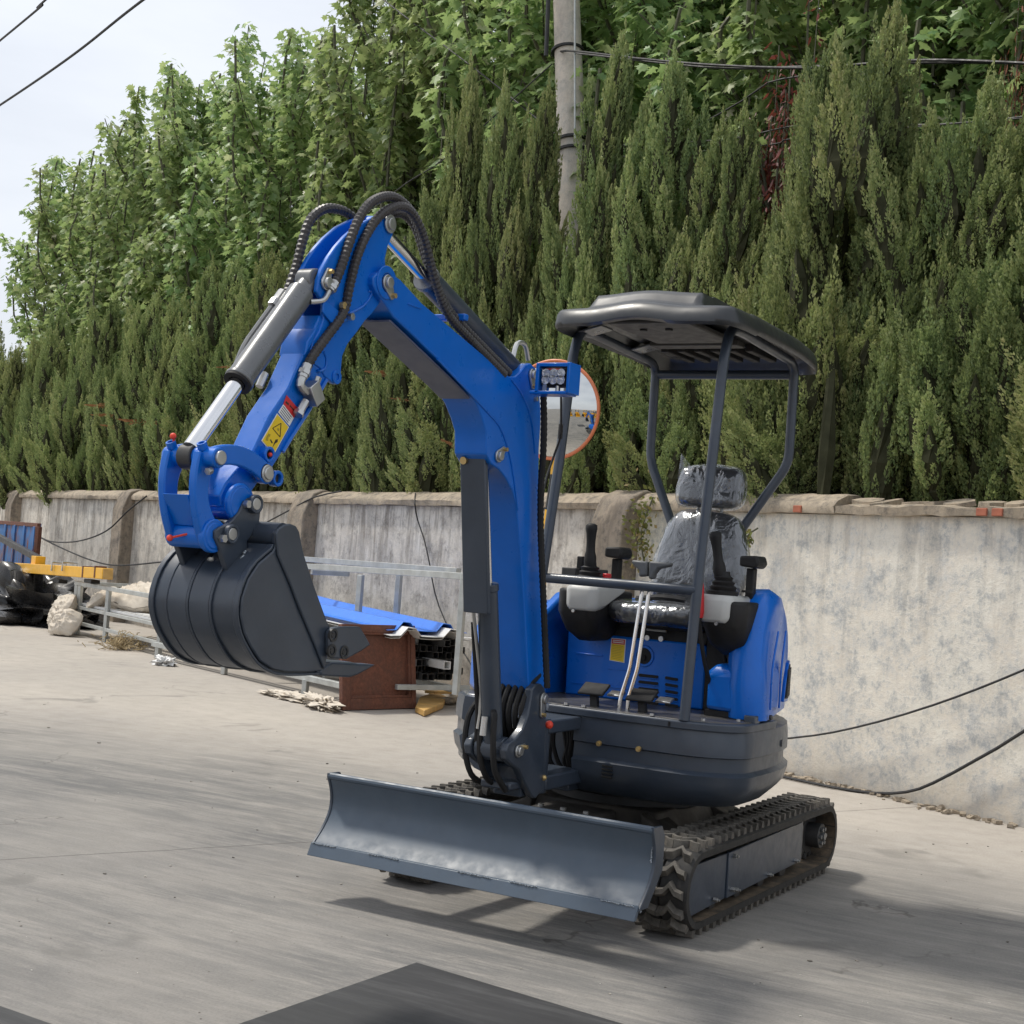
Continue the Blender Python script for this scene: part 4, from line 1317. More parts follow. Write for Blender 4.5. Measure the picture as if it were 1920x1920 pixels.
# hose bundle in front of the bracket
b = MB()
for k in range(5):
    x = -.045+.024*k
    b.tube([V((x, -.35, .50)), V((x, -.46, .585)), V((x, -.50, .68)), V((x+.005, -.47, .76)), V((x, -.40, .80))], .010, 8, .02)
obj('hose_bundle', b, 'black_plastic', sb)
b = MB()
for x in (-.085, -.03):
    b.tube([V((x+.02, -.57, .72)), V((x, -.605, .66)), V((x, -.615, .56)), V((x+.01, -.58, .47)), V((x+.02, -.50, .43))], .010, 8, .02)
b.tube([V((.0, -.61, .69)), V((.03, -.64, .68)), V((.035, -.645, .60)), V((.035, -.62, .50)), V((.04, -.55, .43))], .010, 8, .02)
obj('looped_hose', b, 'black_plastic', sb)
obj('hose_fitting', MB().cyl((.005, -.66, .61), (.005, -.655, .67), .011, n=8), 'zinc', sb)
c = at(0, .06, 1030, 1360)
obj('grease_cap', MB().ball((.082, -.36, .635), .014), 'red_cap', sb)
obj('grease_cap', MB().ball((.082, -.37, .46), .010), 'brass', sb)

# ---------------------------------------------------------------- boom
XB = .058
boom_px = [(700, 520), (708, 511), (718, 508), (735, 512), (752, 525), (772, 547), (792, 569), (842, 611), (920, 677), (955, 706), (966, 706), (976, 697), (985, 684), (995, 681), (1004, 690), (1010, 707), (1012, 740), (1014, 765), (1014, 795), (1011, 840), (1010, 890), (1011, 957), (1013, 1020), (1017, 1120), (1021, 1220), (1024, 1295), (1021, 1317), (1008, 1325), (996, 1312), (991, 1290), (988, 1230), (984, 1150), (978, 1060), (972, 985), (968, 945), (962, 922), (950, 898), (937, 881), (921, 869), (912, 852), (912, 832), (912, 810), (905, 785), (894, 757), (882, 738), (858, 712), (820, 673), (775, 629), (738, 594), (720, 566), (706, 548), (700, 533)]
prb = X_(boom_px, XB)
bm_ = obj('boom', MB().prism(prb, 0, -XB, XB), 'blue', EX, .004)
# raised edge plate (the welded rib you can see on the side)
rib_px = [(820, 673), (882, 738), (912, 770), (936, 798), (950, 832), (960, 873), (966, 915), (971, 957)]
obj('side_rib', MB().tube(X_(rib_px, XB+.001), .004, 6, .03), 'blue', bm_)
rib2 = [(958, 711), (975, 733), (990, 765), (998, 800), (1003, 850)]
obj('side_rib', MB().tube(X_(rib2, XB+.001), .003, 6, .03), 'blue', bm_)
# underside reinforcing plate
up = X_([(735, 598), (780, 641), (825, 684), (862, 720), (885, 744)], XB)
vs = []
for p in up:
    q = V((0, p.y, p.z)); vs.append(q)
nrm = V((0, -(up[-1].z-up[0].z), (up[-1].y-up[0].y))).normalized()
if nrm.y > 0 or nrm.z > 0: nrm = -nrm
poly = [q+nrm*.001 for q in vs]+[q+nrm*.008 for q in vs[::-1]]
paint('underside', (0.085, 0.095, 0.150), 0.4)  # ground light reflected on the boom's underside, put into this grey
obj('wear_plate', MB().prism(poly, 0, -XB+.006, XB-.006), 'underside', bm_, .002)
ph = at(0, XB, 724, 530)
pin_cap(ph, XB+.001, .022, bm_, math.radians(-52)+math.pi*0, .040)
obj('pin_boss', MB().ring(V((XB-.002, ph.y, ph.z)), V((XB+.004, ph.y, ph.z)), .046, .026, 28), 'blue', bm_, .002)
pa = at(0, XB, 996, 703); pin_cap(pa, XB+.001, .020, bm_, math.radians(-75), .036)
pcr = at(0, XB, 933, 855); pin_cap(pcr, XB+.001, .020, bm_, math.radians(40), .036)
p = at(0, XB, 1003, 748); obj('bolt', MB().cyl(p, p+V((.01, 0, 0)), .008, n=8), 'zinc', bm_)
obj('step_mark', MB().prism(X_([(765, 568), (790, 577), (789, 580), (764, 571)], XB), 0, XB-.001, XB+.003), 'blue', bm_, .001)
obj('hose_clamp', MB().box(-.05, .062, at(0, 0, 842, 597).y-.012, at(0, 0, 842, 597).y+.012, at(0, 0, 842, 597).z-.008, at(0, 0, 842, 597).z+.012), 'blue', bm_, .004)

# boom cylinder with its guard, in front of the boom
c0 = at(0, 0, 905, 850); c1 = at(0, 0, 924, 1402)
dC = (c1-c0).normalized(); Lc = (c1-c0).length
bc2 = obj('boom_cylinder', MB().cyl(c0+dC*(Lc*.44), c1, .0335, n=24).cyl(c0+dC*(Lc*.435), c0+dC*(Lc*.46), .037, n=24), 'slate', EX, .003)
obj('rod', MB().cyl(c0, c0+dC*(Lc*.45), .0175, n=20), 'chrome', bc2)
obj('rod_eye', MB().cyl(c0+V((-.045, 0, 0)), c0+V((.045, 0, 0)), .034, n=20), 'dark_steel', bc2, .003)
obj('cylinder_eye', MB().cyl(c1+V((-.05, 0, 0)), c1+V((.05, 0, 0)), .040, n=20), 'slate', bc2, .003)
g0 = at(0, 0, 893, 850)
fw = V((0, -1, 0))
gc = [at(0, .040, 914, 845), at(0, .040, 920, 1150)]
A = gc[0]; B = gc[1]
gd = (B-A).normalized(); gn = V((0, -gd.z, gd.y)); gn = gn if gn.y < 0 else -gn
gpoly = [A+gn*.002, A+gn*.022, B+gn*.022, B+gn*.002]
gu = obj('rod_guard', MB().prism(gpoly, 0, -.048, .043), 'slate', bc2, .004)
obj('bolt', MB().cyl(A+gd*.03+gn*.022+V((-.07, 0, 0)), A+gd*.03+gn*.032+V((-.07, 0, 0)), .012, n=12), 'brass', gu)
obj('feed_pipe', MB().tube([c0+dC*(Lc*.57)+V((-.045, -.02, 0)), c1+V((-.045, -.035, .10)), c1+V((-.05, -.03, .0))], .008, 8, .05), 'black_plastic', bc2)
obj('feed_pipe', MB().tube([c0+dC*(Lc*.50)+V((-.03, -.045, 0)), c1+V((-.03, -.05, .18)), c1+V((-.035, -.045, .06))], .006, 8, .05), 'zinc', bc2)

# arm cylinder above the boom
a0 = at(0, 0, 700, 416); a1 = at(0, 0, 968, 702)
a0 = at(0, 0, 702, 418); a1 = at(0, 0, 966, 700)
dA = (a1-a0).normalized(); La = (a1-a0).length
ac = obj('arm_cylinder', MB().cyl(a0+dA*(La*.34), a1-dA*.02, .036, n=24), 'slate', EX, .003)
obj('collar', MB().cyl(a0+dA*(La*.325), a0+dA*(La*.345), .041, n=24), 'cyl_grey', ac, .002)
obj('rod', MB().cyl(a0, a0+dA*(La*.34), .0195, n=20), 'chrome', ac)
obj('cylinder_eye', MB().cyl(a1+V((-.045, 0, 0)), a1+V((.045, 0, 0)), .034, n=20), 'slate', ac, .003)
pt = a1+V((.02, 0, 0))-dA*.06
obj('feed_pipe', MB().tube([pt+V((0, 0, .02)), pt+V((0, .02, .07)), pt+V((0, .07, .075)), pt+V((0, .10, .03))], .008, 8, .015), 'zinc', ac)

# work light on the boom
yl0 = -.70
fx = Y_([(1012, 680), (1064, 681), (1064, 741), (1010, 736)], yl0)
lx0, lx1 = fx[0].x, fx[1].x; lz0, lz1 = fx[3].z, fx[0].z
b = MB().box(lx0-.012, lx0, yl0, yl0+.075, lz0, lz1).box(lx1, lx1+.010, yl0, yl0+.075, lz0, lz1+.002).box(lx0, lx1, yl0, yl0+.075, lz1-.012, lz1).box(lx0-.03, lx1, yl0, yl0+.075, lz0-.004, lz0+.006)
wl_ = obj('work_light', b, 'blue', EX, .002)
obj('lamp_body', MB().box(lx0+.004, lx1-.004, yl0+.012, yl0+.06, lz0+.022, lz1-.016), 'black_plastic', wl_, .004)
cx0, cx1, cz0, cz1 = lx0+.010, lx1-.008, lz0+.030, lz1-.022
for i in range(3):
    for j in range(2):
        c = V((cx0+(cx1-cx0)*(i+.5)/3, yl0+.012, cz0+(cz1-cz0)*(j+.5)/2))
        obj('reflector', MB().lathe(c, V((0, -1, 0)), [(0, .004), (.003, .010), (.007, .0135), (.009, .0142)], 14), 'lens', wl_)
m, n, bb = new_mat('lamp_glass')
bb.inputs['Base Color'].default_value = (0.8, 0.82, 0.84, 1); bb.inputs['Roughness'].default_value = 0.08
tr = node(n, 'ShaderNodeBsdfTransparent'); gl = node(n, 'ShaderNodeBsdfGlossy'); gl.inputs['Roughness'].default_value = .06
vv = coords(n, kind='obj'); bn = node(n, 'ShaderNodeBump'); bn.inputs['Strength'].default_value = .8; bn.inputs['Distance'].default_value = .01
n.links.new(noise(n, 70, 2, .5, vv).outputs['Fac'], bn.inputs['Height']); n.links.new(bn.outputs[0], gl.inputs['Normal'])
ms = node(n, 'ShaderNodeMixShader'); ms.inputs[0].default_value = .25
n.links.new(tr.outputs[0], ms.inputs[1]); n.links.new(gl.outputs[0], ms.inputs[2]); n.links.new(ms.outputs[0], n.nodes['Material Output'].inputs['Surface'])
obj('lamp_lens', MB().box(cx0, cx1, yl0+.001, yl0+.003, cz0, cz1), 'lamp_glass', wl_)
obj('lamp_label', MB().box(cx0+.012, cx1-.02, yl0+.010, yl0+.0118, lz1-.021, lz1-.0165), 'red_decal', wl_)
obj('lamp_foot', MB().cyl(((cx0+cx1)/2+.01, yl0+.02, lz0+.006), ((cx0+cx1)/2+.01, yl0+.02, lz0+.024), .008, n=8).box(cx0+.004, cx0+.018, yl0+.004, yl0+.008, lz0+.006, lz0+.026), 'zinc', wl_)
# harness behind the boom, hanging from the light
q0 = at(1, -.62, 1018, 745)
b = MB().tube([at(1, -.60, 1019, 742), at(1, -.58, 1020, 800), at(1, -.56, 1018, 860), at(1, -.54, 1014, 920), at(1, -.52, 1014, 1000), at(1, -.50, 1018, 1100), at(1, -.46, 1022, 1200), at(1, -.44, 1026, 1290)], .011, 8, .008, rib=.10)
obj('wiring_loom', b, 'black_plastic', EX)
b = MB().tube([at(1, -.3, 1052, 742), at(1, -.25, 1052, 800), at(1, -.22, 1050, 822), at(1, -.2, 1036, 862), at(1, -.25, 1020, 915), at(1, -.35, 1017, 980), at(1, -.4, 1018, 1060)], .004, 6, .02)
b.tube([at(1, -.235, 1052, 795), at(1, -.22, 1050, 822)], .008, 6, smooth=False)
obj('lamp_cable', b, 'wire', EX)
# ---------------------------------------------------------------- dipper arm (stick)
XS = .036
arm_px = [(732, 402), (740, 410), (740, 422), (734, 442), (725, 462), (720, 485), (722, 510), (724, 545), (712, 566), (696, 588), (682, 602), (668, 622), (650, 645), (640, 668), (638, 690), (637, 706), (632, 717), (624, 720), (616, 713), (609, 712), (595, 740), (580, 767), (547, 818), (530, 847), (515, 870), (514, 885), (518, 898), (512, 910), (500, 908), (488, 900), (470, 925), (448, 950), (430, 958), (415, 950), (412, 930), (424, 910), (440, 890), (455, 870), (468, 858), (477, 840), (505, 780), (522, 757), (540, 735), (556, 700), (575, 655), (588, 617), (585, 600), (590, 570), (592, 547), (595, 524), (602, 505), (615, 481), (629, 461), (645, 443), (668, 423), (695, 409), (712, 402)]
# main box of the arm, lower part
box_px = [(600, 590), (640, 640), (638, 668), (612, 712), (580, 767), (547, 818), (530, 847), (510, 878), (492, 893), (470, 925), (448, 950), (430, 958), (415, 950), (412, 930), (424, 905), (440, 885), (455, 868), (466, 858), (477, 840), (505, 780), (540, 728), (568, 665), (590, 615)]
st = obj('dipper_arm', MB().prism(X_(box_px, XS), 0, -XS, XS), 'blue', EX, .004)
# two big side plates at the top with the bucket cylinder running between them
plate_px = [(732, 402), (740, 410), (740, 422), (734, 442), (725, 462), (720, 485), (722, 510), (724, 545), (712, 566), (696, 588), (682, 602), (668, 622), (650, 645), (640, 668), (638, 690), (637, 706), (632, 717), (624, 720), (616, 713), (607, 706), (598, 690), (586, 682), (578, 668), (584, 640), (596, 622), (604, 600), (606, 572), (600, 560), (592, 547), (595, 524), (602, 505), (615, 481), (629, 461), (645, 443), (668, 423), (695, 409), (712, 402)]
pp = X_(plate_px, XS)
obj('cheek_plate', MB().prism(pp, 0, XS-.010, XS+.004), 'blue', st, .003)
obj('cheek_plate', MB().prism(pp, 0, -XS-.004, -XS+.010), 'blue', st, .003)
# curved nose plate between the cheeks
nose = [(598, 540), (603, 513), (618, 486), (634, 466), (650, 448), (672, 430), (697, 416)]
inn = [(x+16, y+8) for x, y in nose]
obj('nose_plate', MB().prism(X_(nose[1:]+inn[::-1], 0), 0, -XS+.01, XS-.01), 'blue', st, .002)
p = at(0, XS, 727, 420)
obj('pin_boss', MB().cyl(V((-XS-.006, p.y, p.z)), V((XS+.006, p.y, p.z)), .024, n=20), 'blue', st, .002)
obj('pin', MB().cyl(V((-.05, p.y, p.z)), V((XS+.018, p.y, p.z)), .017, n=18).cyl(V((XS+.006, p.y, p.z)), V((XS+.012, p.y, p.z)), .026, n=20), 'zinc', st, .002)
p = at(0, XS, 628, 707); obj('lug_ring', MB().ring(V((XS-.008, p.y, p.z)), V((XS+.008, p.y, p.z)), .019, .009, 18), 'blue', st, .001)
obj('weld_line', MB().tube(X_([(655, 588), (680, 575), (692, 560), (697, 548), (690, 545)], XS+.005), .0035, 6, .02), 'blue', st)
obj('weld_line', MB().tube(X_([(607, 660), (612, 672), (610, 690), (600, 696), (596, 694)], XS+.005), .0035, 6, .01), 'blue', st)
p = at(0, XS, 607, 530)
pin_cap(p, XS+.005, .020, st, math.radians(80), .03)
# top fold of the arm box
ph_ = X_([(590, 615), (585, 640), (568, 668), (573, 640)], XS)
obj('flange', MB().prism(ph_, 0, -XS-.006, XS+.006), 'blue', st, .003)
obj('edge_plate', MB().tube(X_([(612, 712), (580, 767), (547, 818), (530, 847)], XS+.003), .006, 6, .05), 'blue', st)
# bosses near the tip
for (px, py, r_) in ((496, 852, .020), (512, 897, .020)):
    p = at(0, XS, px, py)
    obj('boss', MB().ring(V((XS-.004, p.y, p.z)), V((XS+.018, p.y, p.z)), r_, r_*.6, 20), 'blue', st, .002)
    obj('boss_plug', MB().cyl(V((XS-.004, p.y, p.z)), V((XS+.008, p.y, p.z)), r_*.58, n=14), 'dark_steel', st)
p = at(0, XS, 499, 852); obj('grease_nipple', MB().ball(V((XS+.012, p.y, p.z)), .006), 'red_cap', st)
tipc = at(0, .0, 417, 942)
obj('tip_boss', MB().cyl(V((-.058, tipc.y, tipc.z)), V((.062, tipc.y, tipc.z)), .042, n=26), 'blue', st, .004)
obj('tip_collar', MB().cyl(V((.045, tipc.y, tipc.z)), V((.060, tipc.y, tipc.z)), .048, n=26), 'blue', st, .004)
obj('grease_nipple', MB().ball(tipc+V((-.005, -.025, -.045)), .007).cyl(tipc+V((-.005, -.02, -.04)), tipc+V((-.02, -.035, -.05)), .003, n=6), 'red_cap', st)
# warning decal
def dpoly(zx):   # zoom pixel -> photo pixel
    return [(480+x/13.71, 730+y/13.71) for x, y in zx]
XD = XS
def dec(zx, lo, hi, mat, name='decal'):
    return obj(name, MB().prism(X_(dpoly(zx), XD), 0, XD+lo, XD+hi), mat, st)
dec([(775, 150), (1085, 512), (960, 735), (690, 385)], .0008, .0018, 'red_decal')
dec([(690, 385), (958, 735), (848, 942), (560, 590)], .0008, .0018, 'white_decal')
dec([(530, 615), (835, 970), (440, 1690), (125, 1320)], .0008, .0018, 'white_decal')
dec([(535, 645), (815, 972), (435, 1660), (150, 1318)], .0016, .0026, 'yellow_decal')
tri = [(620, 870), (405, 1000), (595, 1225)]
for i in range(3):
    A = V((*tri[i], 0)); B = V((*tri[(i+1) % 3], 0)); d = (B-A).normalized(); nn = V((-d.y, d.x, 0))*9
    dec([tuple((A+nn)[:2]), tuple((B+nn)[:2]), tuple((B-nn)[:2]), tuple((A-nn)[:2])], .0024, .0032, 'black_decal', 'decal_mark')
dec([(530, 990), (575, 1010), (565, 1080), (520, 1050)], .0024, .0030, 'decal_ink', 'decal_mark')
for q in ([(230, 1240), (300, 1130), (350, 1160), (330, 1220), (300, 1210), (285, 1330), (225, 1310)], [(330, 1290), (360, 1285), (410, 1370), (380, 1390)], [(480, 1290), (540, 1280), (530, 1350), (460, 1400), (430, 1450), (400, 1500), (440, 1380)]):
    dec(q, .0024, .0032, 'black_decal' if q[0][0] > 300 else 'decal_ink', 'decal_mark')
dec([(760, 300), (830, 370), (815, 415), (745, 345)], .0016, .0024, 'black_decal', 'decal_mark')
dec([(860, 400), (1000, 560), (985, 590), (845, 430)], .0016, .0022, 'black_decal', 'decal_mark')
for k in range(4):
    d = 45*k
    dec([(690-d*.6, 430+d), (900-d*.6, 710+d), (890-d*.6, 725+d), (680-d*.6, 445+d)], .0016, .0022, 'grip_grey', 'decal_line')

# bucket cylinder on the front of the arm
q0 = at(0, 0, 580, 527); q1 = at(0, 0, 350, 852)
dQ = (q1-q0).normalized(); LQ = (q1-q0).length
bk = obj('bucket_cylinder', MB().cyl(q0+dQ*.045, q0+dQ*(LQ*.60), .0345, n=26).cyl(q0+dQ*(LQ*.585), q0+dQ*(LQ*.605), .0375, n=26), 'cyl_grey', EX, .003)
obj('end_ring', MB().ring(q0+dQ*(LQ*.605), q0+dQ*(LQ*.615), .036, .022, 26), 'black_plastic', bk)
obj('rod', MB().cyl(q0+dQ*(LQ*.60), q1-dQ*.02, .0205, n=22), 'chrome', bk)
obj('cylinder_eye', MB().cyl(q0+V((-.024, 0, 0)), q0+V((.024, 0, 0)), .032, n=20).cyl(q0, q0+dQ*.05, .026, n=18), 'cyl_grey', bk, .003)
# steel pipe along the cylinder with hose end
off = V((-.046, -.012, .006))
pA = q0+dQ*.10+off; pB = q0+dQ*(LQ*.58)+V((-.030, 0, 0))
obj('feed_pipe', MB().tube([pA, q0+dQ*(LQ*.33)+off, q0+dQ*(LQ*.42)+off*.95, pB], .0085, 8, .02), 'cyl_grey', bk)
obj('hose_fitting', MB().cyl(pA-dQ*.045, pA, .0125, n=8).cyl(pA-dQ*.010, pA+dQ*.012, .0145, n=6), 'zinc', bk)
obj('pipe_clip', MB().bar(q0+dQ*(LQ*.25)+off, q0+dQ*(LQ*.25)+V((-.02, 0, 0)), .004), 'zinc', bk)
# short pipe to the near port
n0 = at(0, .03, 582, 566); n1 = at(0, .045, 606, 563); n2 = at(0, .05, 618, 545); n3 = at(0, .05, 628, 530)
obj('feed_pipe', MB().tube([n0, n1, n2], .007, 8, .01), 'zinc', bk)
obj('hose_fitting', MB().cyl(n2, n3, .013, n=8).cyl(n2.lerp(n3, .2), n2.lerp(n3, .5), .0155, n=6), 'zinc', bk)

# ---------------------------------------------------------------- hoses over the top (spiral guarded)
def hose(P, r=.0125, name='hydraulic_hose', rib=.11):
    return obj(name, MB().tube(P, r, 10, .0065, rib=rib), 'hose_rubber', EX, ang_=20)
paint('hose_rubber', (0.040, 0.036, 0.036), 0.45, var=0.25)
hose([pA-dQ*.045, at(0, -.05, 535, 555), at(0, -.05, 554, 505), at(0, -.05, 568, 450), at(0, -.05, 582, 412), at(0, -.05, 608, 392), at(0, -.045, 636, 393), at(0, -.04, 658, 405), at(0, -.035, 690, 440)])
hose([n3, at(0, .05, 640, 500), at(0, .05, 655, 455), at(0, .048, 672, 412), at(0, .045, 695, 380), at(0, .04, 726, 368), at(0, .035, 752, 377), at(0, .03, 775, 405), at(0, .03, 795, 460), at(0, .03, 812, 520), at(0, .03, 832, 565), at(0, .03, 850, 592), at(0, .035, 900, 645), at(0, .04, 955, 700)])
hose([at(0, .045, 648, 575), at(0, .050, 657, 530), at(0, .05, 670, 480), at(0, .05, 690, 435), at(0, .05, 715, 402), at(0, .05, 745, 387), at(0, .05, 770, 396), at(0, .05, 790, 432), at(0, .05, 804, 480), at(0, .05, 820, 540), at(0, .05, 842, 592), at(0, .05, 885, 640), at(0, .052, 945, 702)])
hose([at(0, -.03, 690, 440), at(0, -.03, 740, 400), at(0, -.03, 775, 420), at(0, -.03, 800, 490), at(0, -.02, 830, 560), at(0, -.01, 870, 610)], name='hydraulic_hose')
hose([at(0, .05, 648, 575), at(0, .052, 636, 600), at(0, .05, 612, 632), at(0, .05, 590, 662), at(0, .05, 577, 684)])
f0 = at(0, .05, 577, 684); f1 = at(0, .05, 567, 708)
vb = obj('valve_block', MB().obox(at(0, .052, 586, 738), (1, 0, 0), (0, .8, .6), (0, -.6, .8), .018, .020, .028), 'zinc', EX, .002)
obj('hose_fitting', MB().cyl(f0, f1, .013, n=8).cyl(f0.lerp(f1, .45), f0.lerp(f1, .75), .016, n=6), 'zinc', vb)
obj('elbow', MB().tube([f1, at(0, .05, 563, 722), at(0, .05, 575, 736)], .011, 8, .01), 'zinc', vb)
obj('valve_plug', MB().cyl(at(0, .052, 592, 722), at(0, .052, 597, 708), .009, n=6), 'zinc', vb)
g0 = at(0, .05, 573, 752); g1 = at(0, .05, 562, 772)
obj('hose_fitting', MB().cyl(g0, g1, .011, n=8).cyl(g1, g1.lerp(g0, -.3), .014, n=6), 'zinc', vb)
obj('tee_bracket', MB().prism(X_([(604, 560), (640, 590), (652, 600), (622, 610), (602, 585)], XS+.006), 0, XS+.006, XS+.012), 'blue', st, .002)
for px, py in ((640, 573), (655, 594)):
    p = at(0, XS+.012, px, py); obj('bolt', MB().cyl(p, p+V((.012, 0, 0)), .010, n=8), 'brass' if px < 650 else 'zinc', st)
fz0 = at(0, -.045, 486, 725); fz1 = at(0, -.045, 497, 700)
obj('hose_fitting', MB().cyl(fz0, fz1, .010, n=8), 'zinc', vb)

# ---------------------------------------------------------------- bucket linkage
zb2 = lambda x, y: (260+x/4, 800+y/4)       # zoom pixel -> photo pixel
# top bar pin: runs sideways
tb_p = at(0, 0, *zb2(400, 225))
lk = obj('link_bar', MB().cyl(V((-.075, tb_p.y, tb_p.z)), V((.085, tb_p.y, tb_p.z)), .024, n=22), 'blue', EX, .003)
obj('pin', MB().cyl(V((.075, tb_p.y, tb_p.z)), V((.092, tb_p.y, tb_p.z)), .017, n=20), 'zinc', lk, .002)
obj('rod_eye', MB().cyl(V((-.024, tb_p.y, tb_p.z)), V((.018, tb_p.y, tb_p.z)), .031, n=20), 'dark_steel', lk, .003)
for x in (-.05, .045):
    obj('port', MB().ring(V((x, tb_p.y-.014, tb_p.z+.018)), V((x, tb_p.y-.022, tb_p.z+.032)), .012, .008, 14), 'blue', lk)
obj('grease_cap', MB().ball(V((-.045, tb_p.y-.02, tb_p.z+.045)), .008).cyl(V((-.045, tb_p.y-.015, tb_p.z+.03)), V((-.045, tb_p.y-.02, tb_p.z+.045)), .003, n=6), 'red_cap', lk)
obj('bolt', MB().cyl(V((.07, tb_p.y-.01, tb_p.z-.03)), V((.07, tb_p.y-.022, tb_p.z-.035)), .009, n=6), 'zinc', lk)
# curved links down to the bucket
lb = at(0, 0, *zb2(430, 810))
def link(x0, x1, dy=0):
    A = V((0, tb_p.y, tb_p.z)); B = V((0, lb.y, lb.z))
    bow = V((0, -.030, 0))
    o1 = []; o2 = []
    for i in range(11):
        t = i/10
        c = A.lerp(B, t)+bow*(4*t*(1-t))
        tan = (B-A)+bow*(4*(1-2*t)); nn = V((0, -tan.z, tan.y)).normalized()
        wd = .023+.010*(2*t-1)**2
        o1.append(c+nn*wd); o2.append(c-nn*wd)
    return MB().prism(o1+o2[::-1], 0, x0, x1)
obj('link', link(-.065, -.043), 'blue', lk, .004)
obj('link', link(.030, .052), 'blue', lk, .004)
mid = (V((0, tb_p.y, tb_p.z))+V((0, lb.y, lb.z)))*.5+V((0, -.03, 0))
obj('link_web', MB().prism([mid+V((0, -.03, .0)), mid+V((0, -.018, .0)), V((0, lb.y-.012, lb.z+.02)), V((0, lb.y-.03, lb.z+.02))], 0, -.044, .031), 'blue', lk, .002)
obj('link_bar', MB().cyl(V((-.070, lb.y, lb.z)), V((.060, lb.y, lb.z)), .032, n=22).cyl(V((.04, lb.y, lb.z)), V((.058, lb.y, lb.z)), .040, n=22), 'blue', lk, .003)
obj('grease_cap', MB().ball(V((-.03, lb.y-.055, lb.z-.012)), .008).cyl(V((0, lb.y-.03, lb.z)), V((-.03, lb.y-.055, lb.z-.012)), .003, n=6), 'red_cap', lk)
# side links back to the arm
tl = at(0, .06, *zb2(940, 350))
for x0 in (-.062, .052):
    A = V((0, tb_p.y, tb_p.z)); B = V((0, tl.y, tl.z)); o1 = []; o2 = []
    for i in range(11):
        t = i/10
        c = A.lerp(B, t)+V((0, .0, .022))*(4*t*(1-t))
        tan = (B-A)+V((0, 0, .022))*(4*(1-2*t)); nn = V((0, -tan.z, tan.y)).normalized()
        o1.append(c+nn*.024); o2.append(c-nn*.024)
    obj('side_link', MB().prism(o1+o2[::-1], 0, x0, x0+.018), 'blue', lk, .004)
obj('pin', MB().cyl(V((-.07, tl.y, tl.z)), V((.078, tl.y, tl.z)), .016, n=18).cyl(V((.068, tl.y, tl.z)), V((.074, tl.y, tl.z)), .022, n=18), 'zinc', lk, .002)
obj('boss', MB().ring(V((.05, tl.y, tl.z)), V((.070, tl.y, tl.z)), .026, .016, 20), 'blue', lk, .002)

# ---------------------------------------------------------------- bucket
XK = .135
side_px = [zb2(*q) for q in [(1015, 800), (1035, 765), (1075, 738), (1125, 728), (1165, 745), (1190, 790), (1205, 870), (1225, 960), (1300, 1190), (1400, 1465), (1430, 1520), (1395, 1740), (1380, 1830), (1260, 1838), (1100, 1838), (1000, 1818), (905, 1755), (835, 1650), (785, 1545), (757, 1410), (768, 1285), (818, 1140), (895, 1025), (1000, 935), (1022, 890), (1012, 840)]]
sp = X_(side_px, XK)
# shell: bucket back, swept between the two cheeks along the profile of the side plate
prof = sp[12:24]+[sp[24]]                    # lip round the back to the top tube
cen = sum(prof, V((0, 0, 0)))/len(prof)
def offset(pts, d):
    out = []
    for i, p in enumerate(pts):
        t = (pts[min(i+1, len(pts)-1)]-pts[max(i-1, 0)]).normalized()
        nn = V((0, -t.z, t.y))
        if nn.dot(p-cen) < 0: nn = -nn
        out.append(p+nn*d)
    return out
def dense(pts):
    return catmull(pts, .025)
profd = dense(prof)
outer = offset(profd, .004); inner = offset(profd, -.006)
b = MB()
ring = [V((0, p.y, p.z)) for p in outer]+[V((0, p.y, p.z)) for p in inner[::-1]]
b.prism(ring, 0, -XK+.006, XK-.006)
bu = obj('bucket', b, 'slate', EX, ang_=30)
obj('side_cheek', MB().prism(sp, 0, XK-.008, XK+.004), 'slate', bu, .003)
obj('side_cheek', MB().prism(sp, 0, -XK-.004, -XK+.008), 'slate', bu, .003)
# raised stiffener along the mouth of the near cheek
stf = X_([zb2(*q) for q in [(1015, 800), (1035, 765), (1075, 738), (1125, 728), (1165, 745), (1190, 790), (1205, 870), (1225, 960), (1300, 1190), (1400, 1465), (1430, 1520), (1395, 1740), (1380, 1820), (1310, 1640), (1200, 1380), (1120, 1170), (1030, 960)]], XK+.004)
for s in (1, -1):
    obj('cheek_stiffener', MB().prism(stf, 0, s*(XK+.004), s*(XK+.011)), 'slate', bu, .003)
# wrap straps round the back
for x in (-.133, -.085, -.018, .052, .128):
    strap = offset(profd, .010); strap_in = offset(profd, .003)
    wdt = .006 if abs(x) < .12 else .008
    ring = [V((0, p.y, p.z)) for p in strap]+[V((0, p.y, p.z)) for p in strap_in[::-1]]
    if abs(x) > .12:
        obj('edge_strip', MB().prism(ring, 0, x-wdt, x+wdt), 'slate', bu, .002)
    else:
        obj('weld_seam', MB().prism(ring, 0, x-.003, x+.003), 'slate', bu, .002)
    if x in (-.018, .052):
        wr = offset(profd[len(profd)//6:-len(profd)//4], .009); wi = offset(profd[len(profd)//6:-len(profd)//4], .003)
# wear pads between the seams
i0, i1 = int(len(profd)*.30), int(len(profd)*.86)
for xa, xb in ((-.082, -.022), (-.014, .048)):
    wr = offset(profd, .0085)[i0:i1]; wi = offset(profd, .003)[i0:i1]
    obj('wear_pad', MB().prism([V((0, p.y, p.z)) for p in wr]+[V((0, p.y, p.z)) for p in wi[::-1]], 0, xa, xb), 'slate', bu, .002)
# torque tube across the top
tt_ = at(0, XK, *zb2(1080, 815))
obj('torque_tube', MB().cyl(V((-XK, tt_.y, tt_.z)), V((XK, tt_.y, tt_.z)), .030, n=24), 'slate', bu)
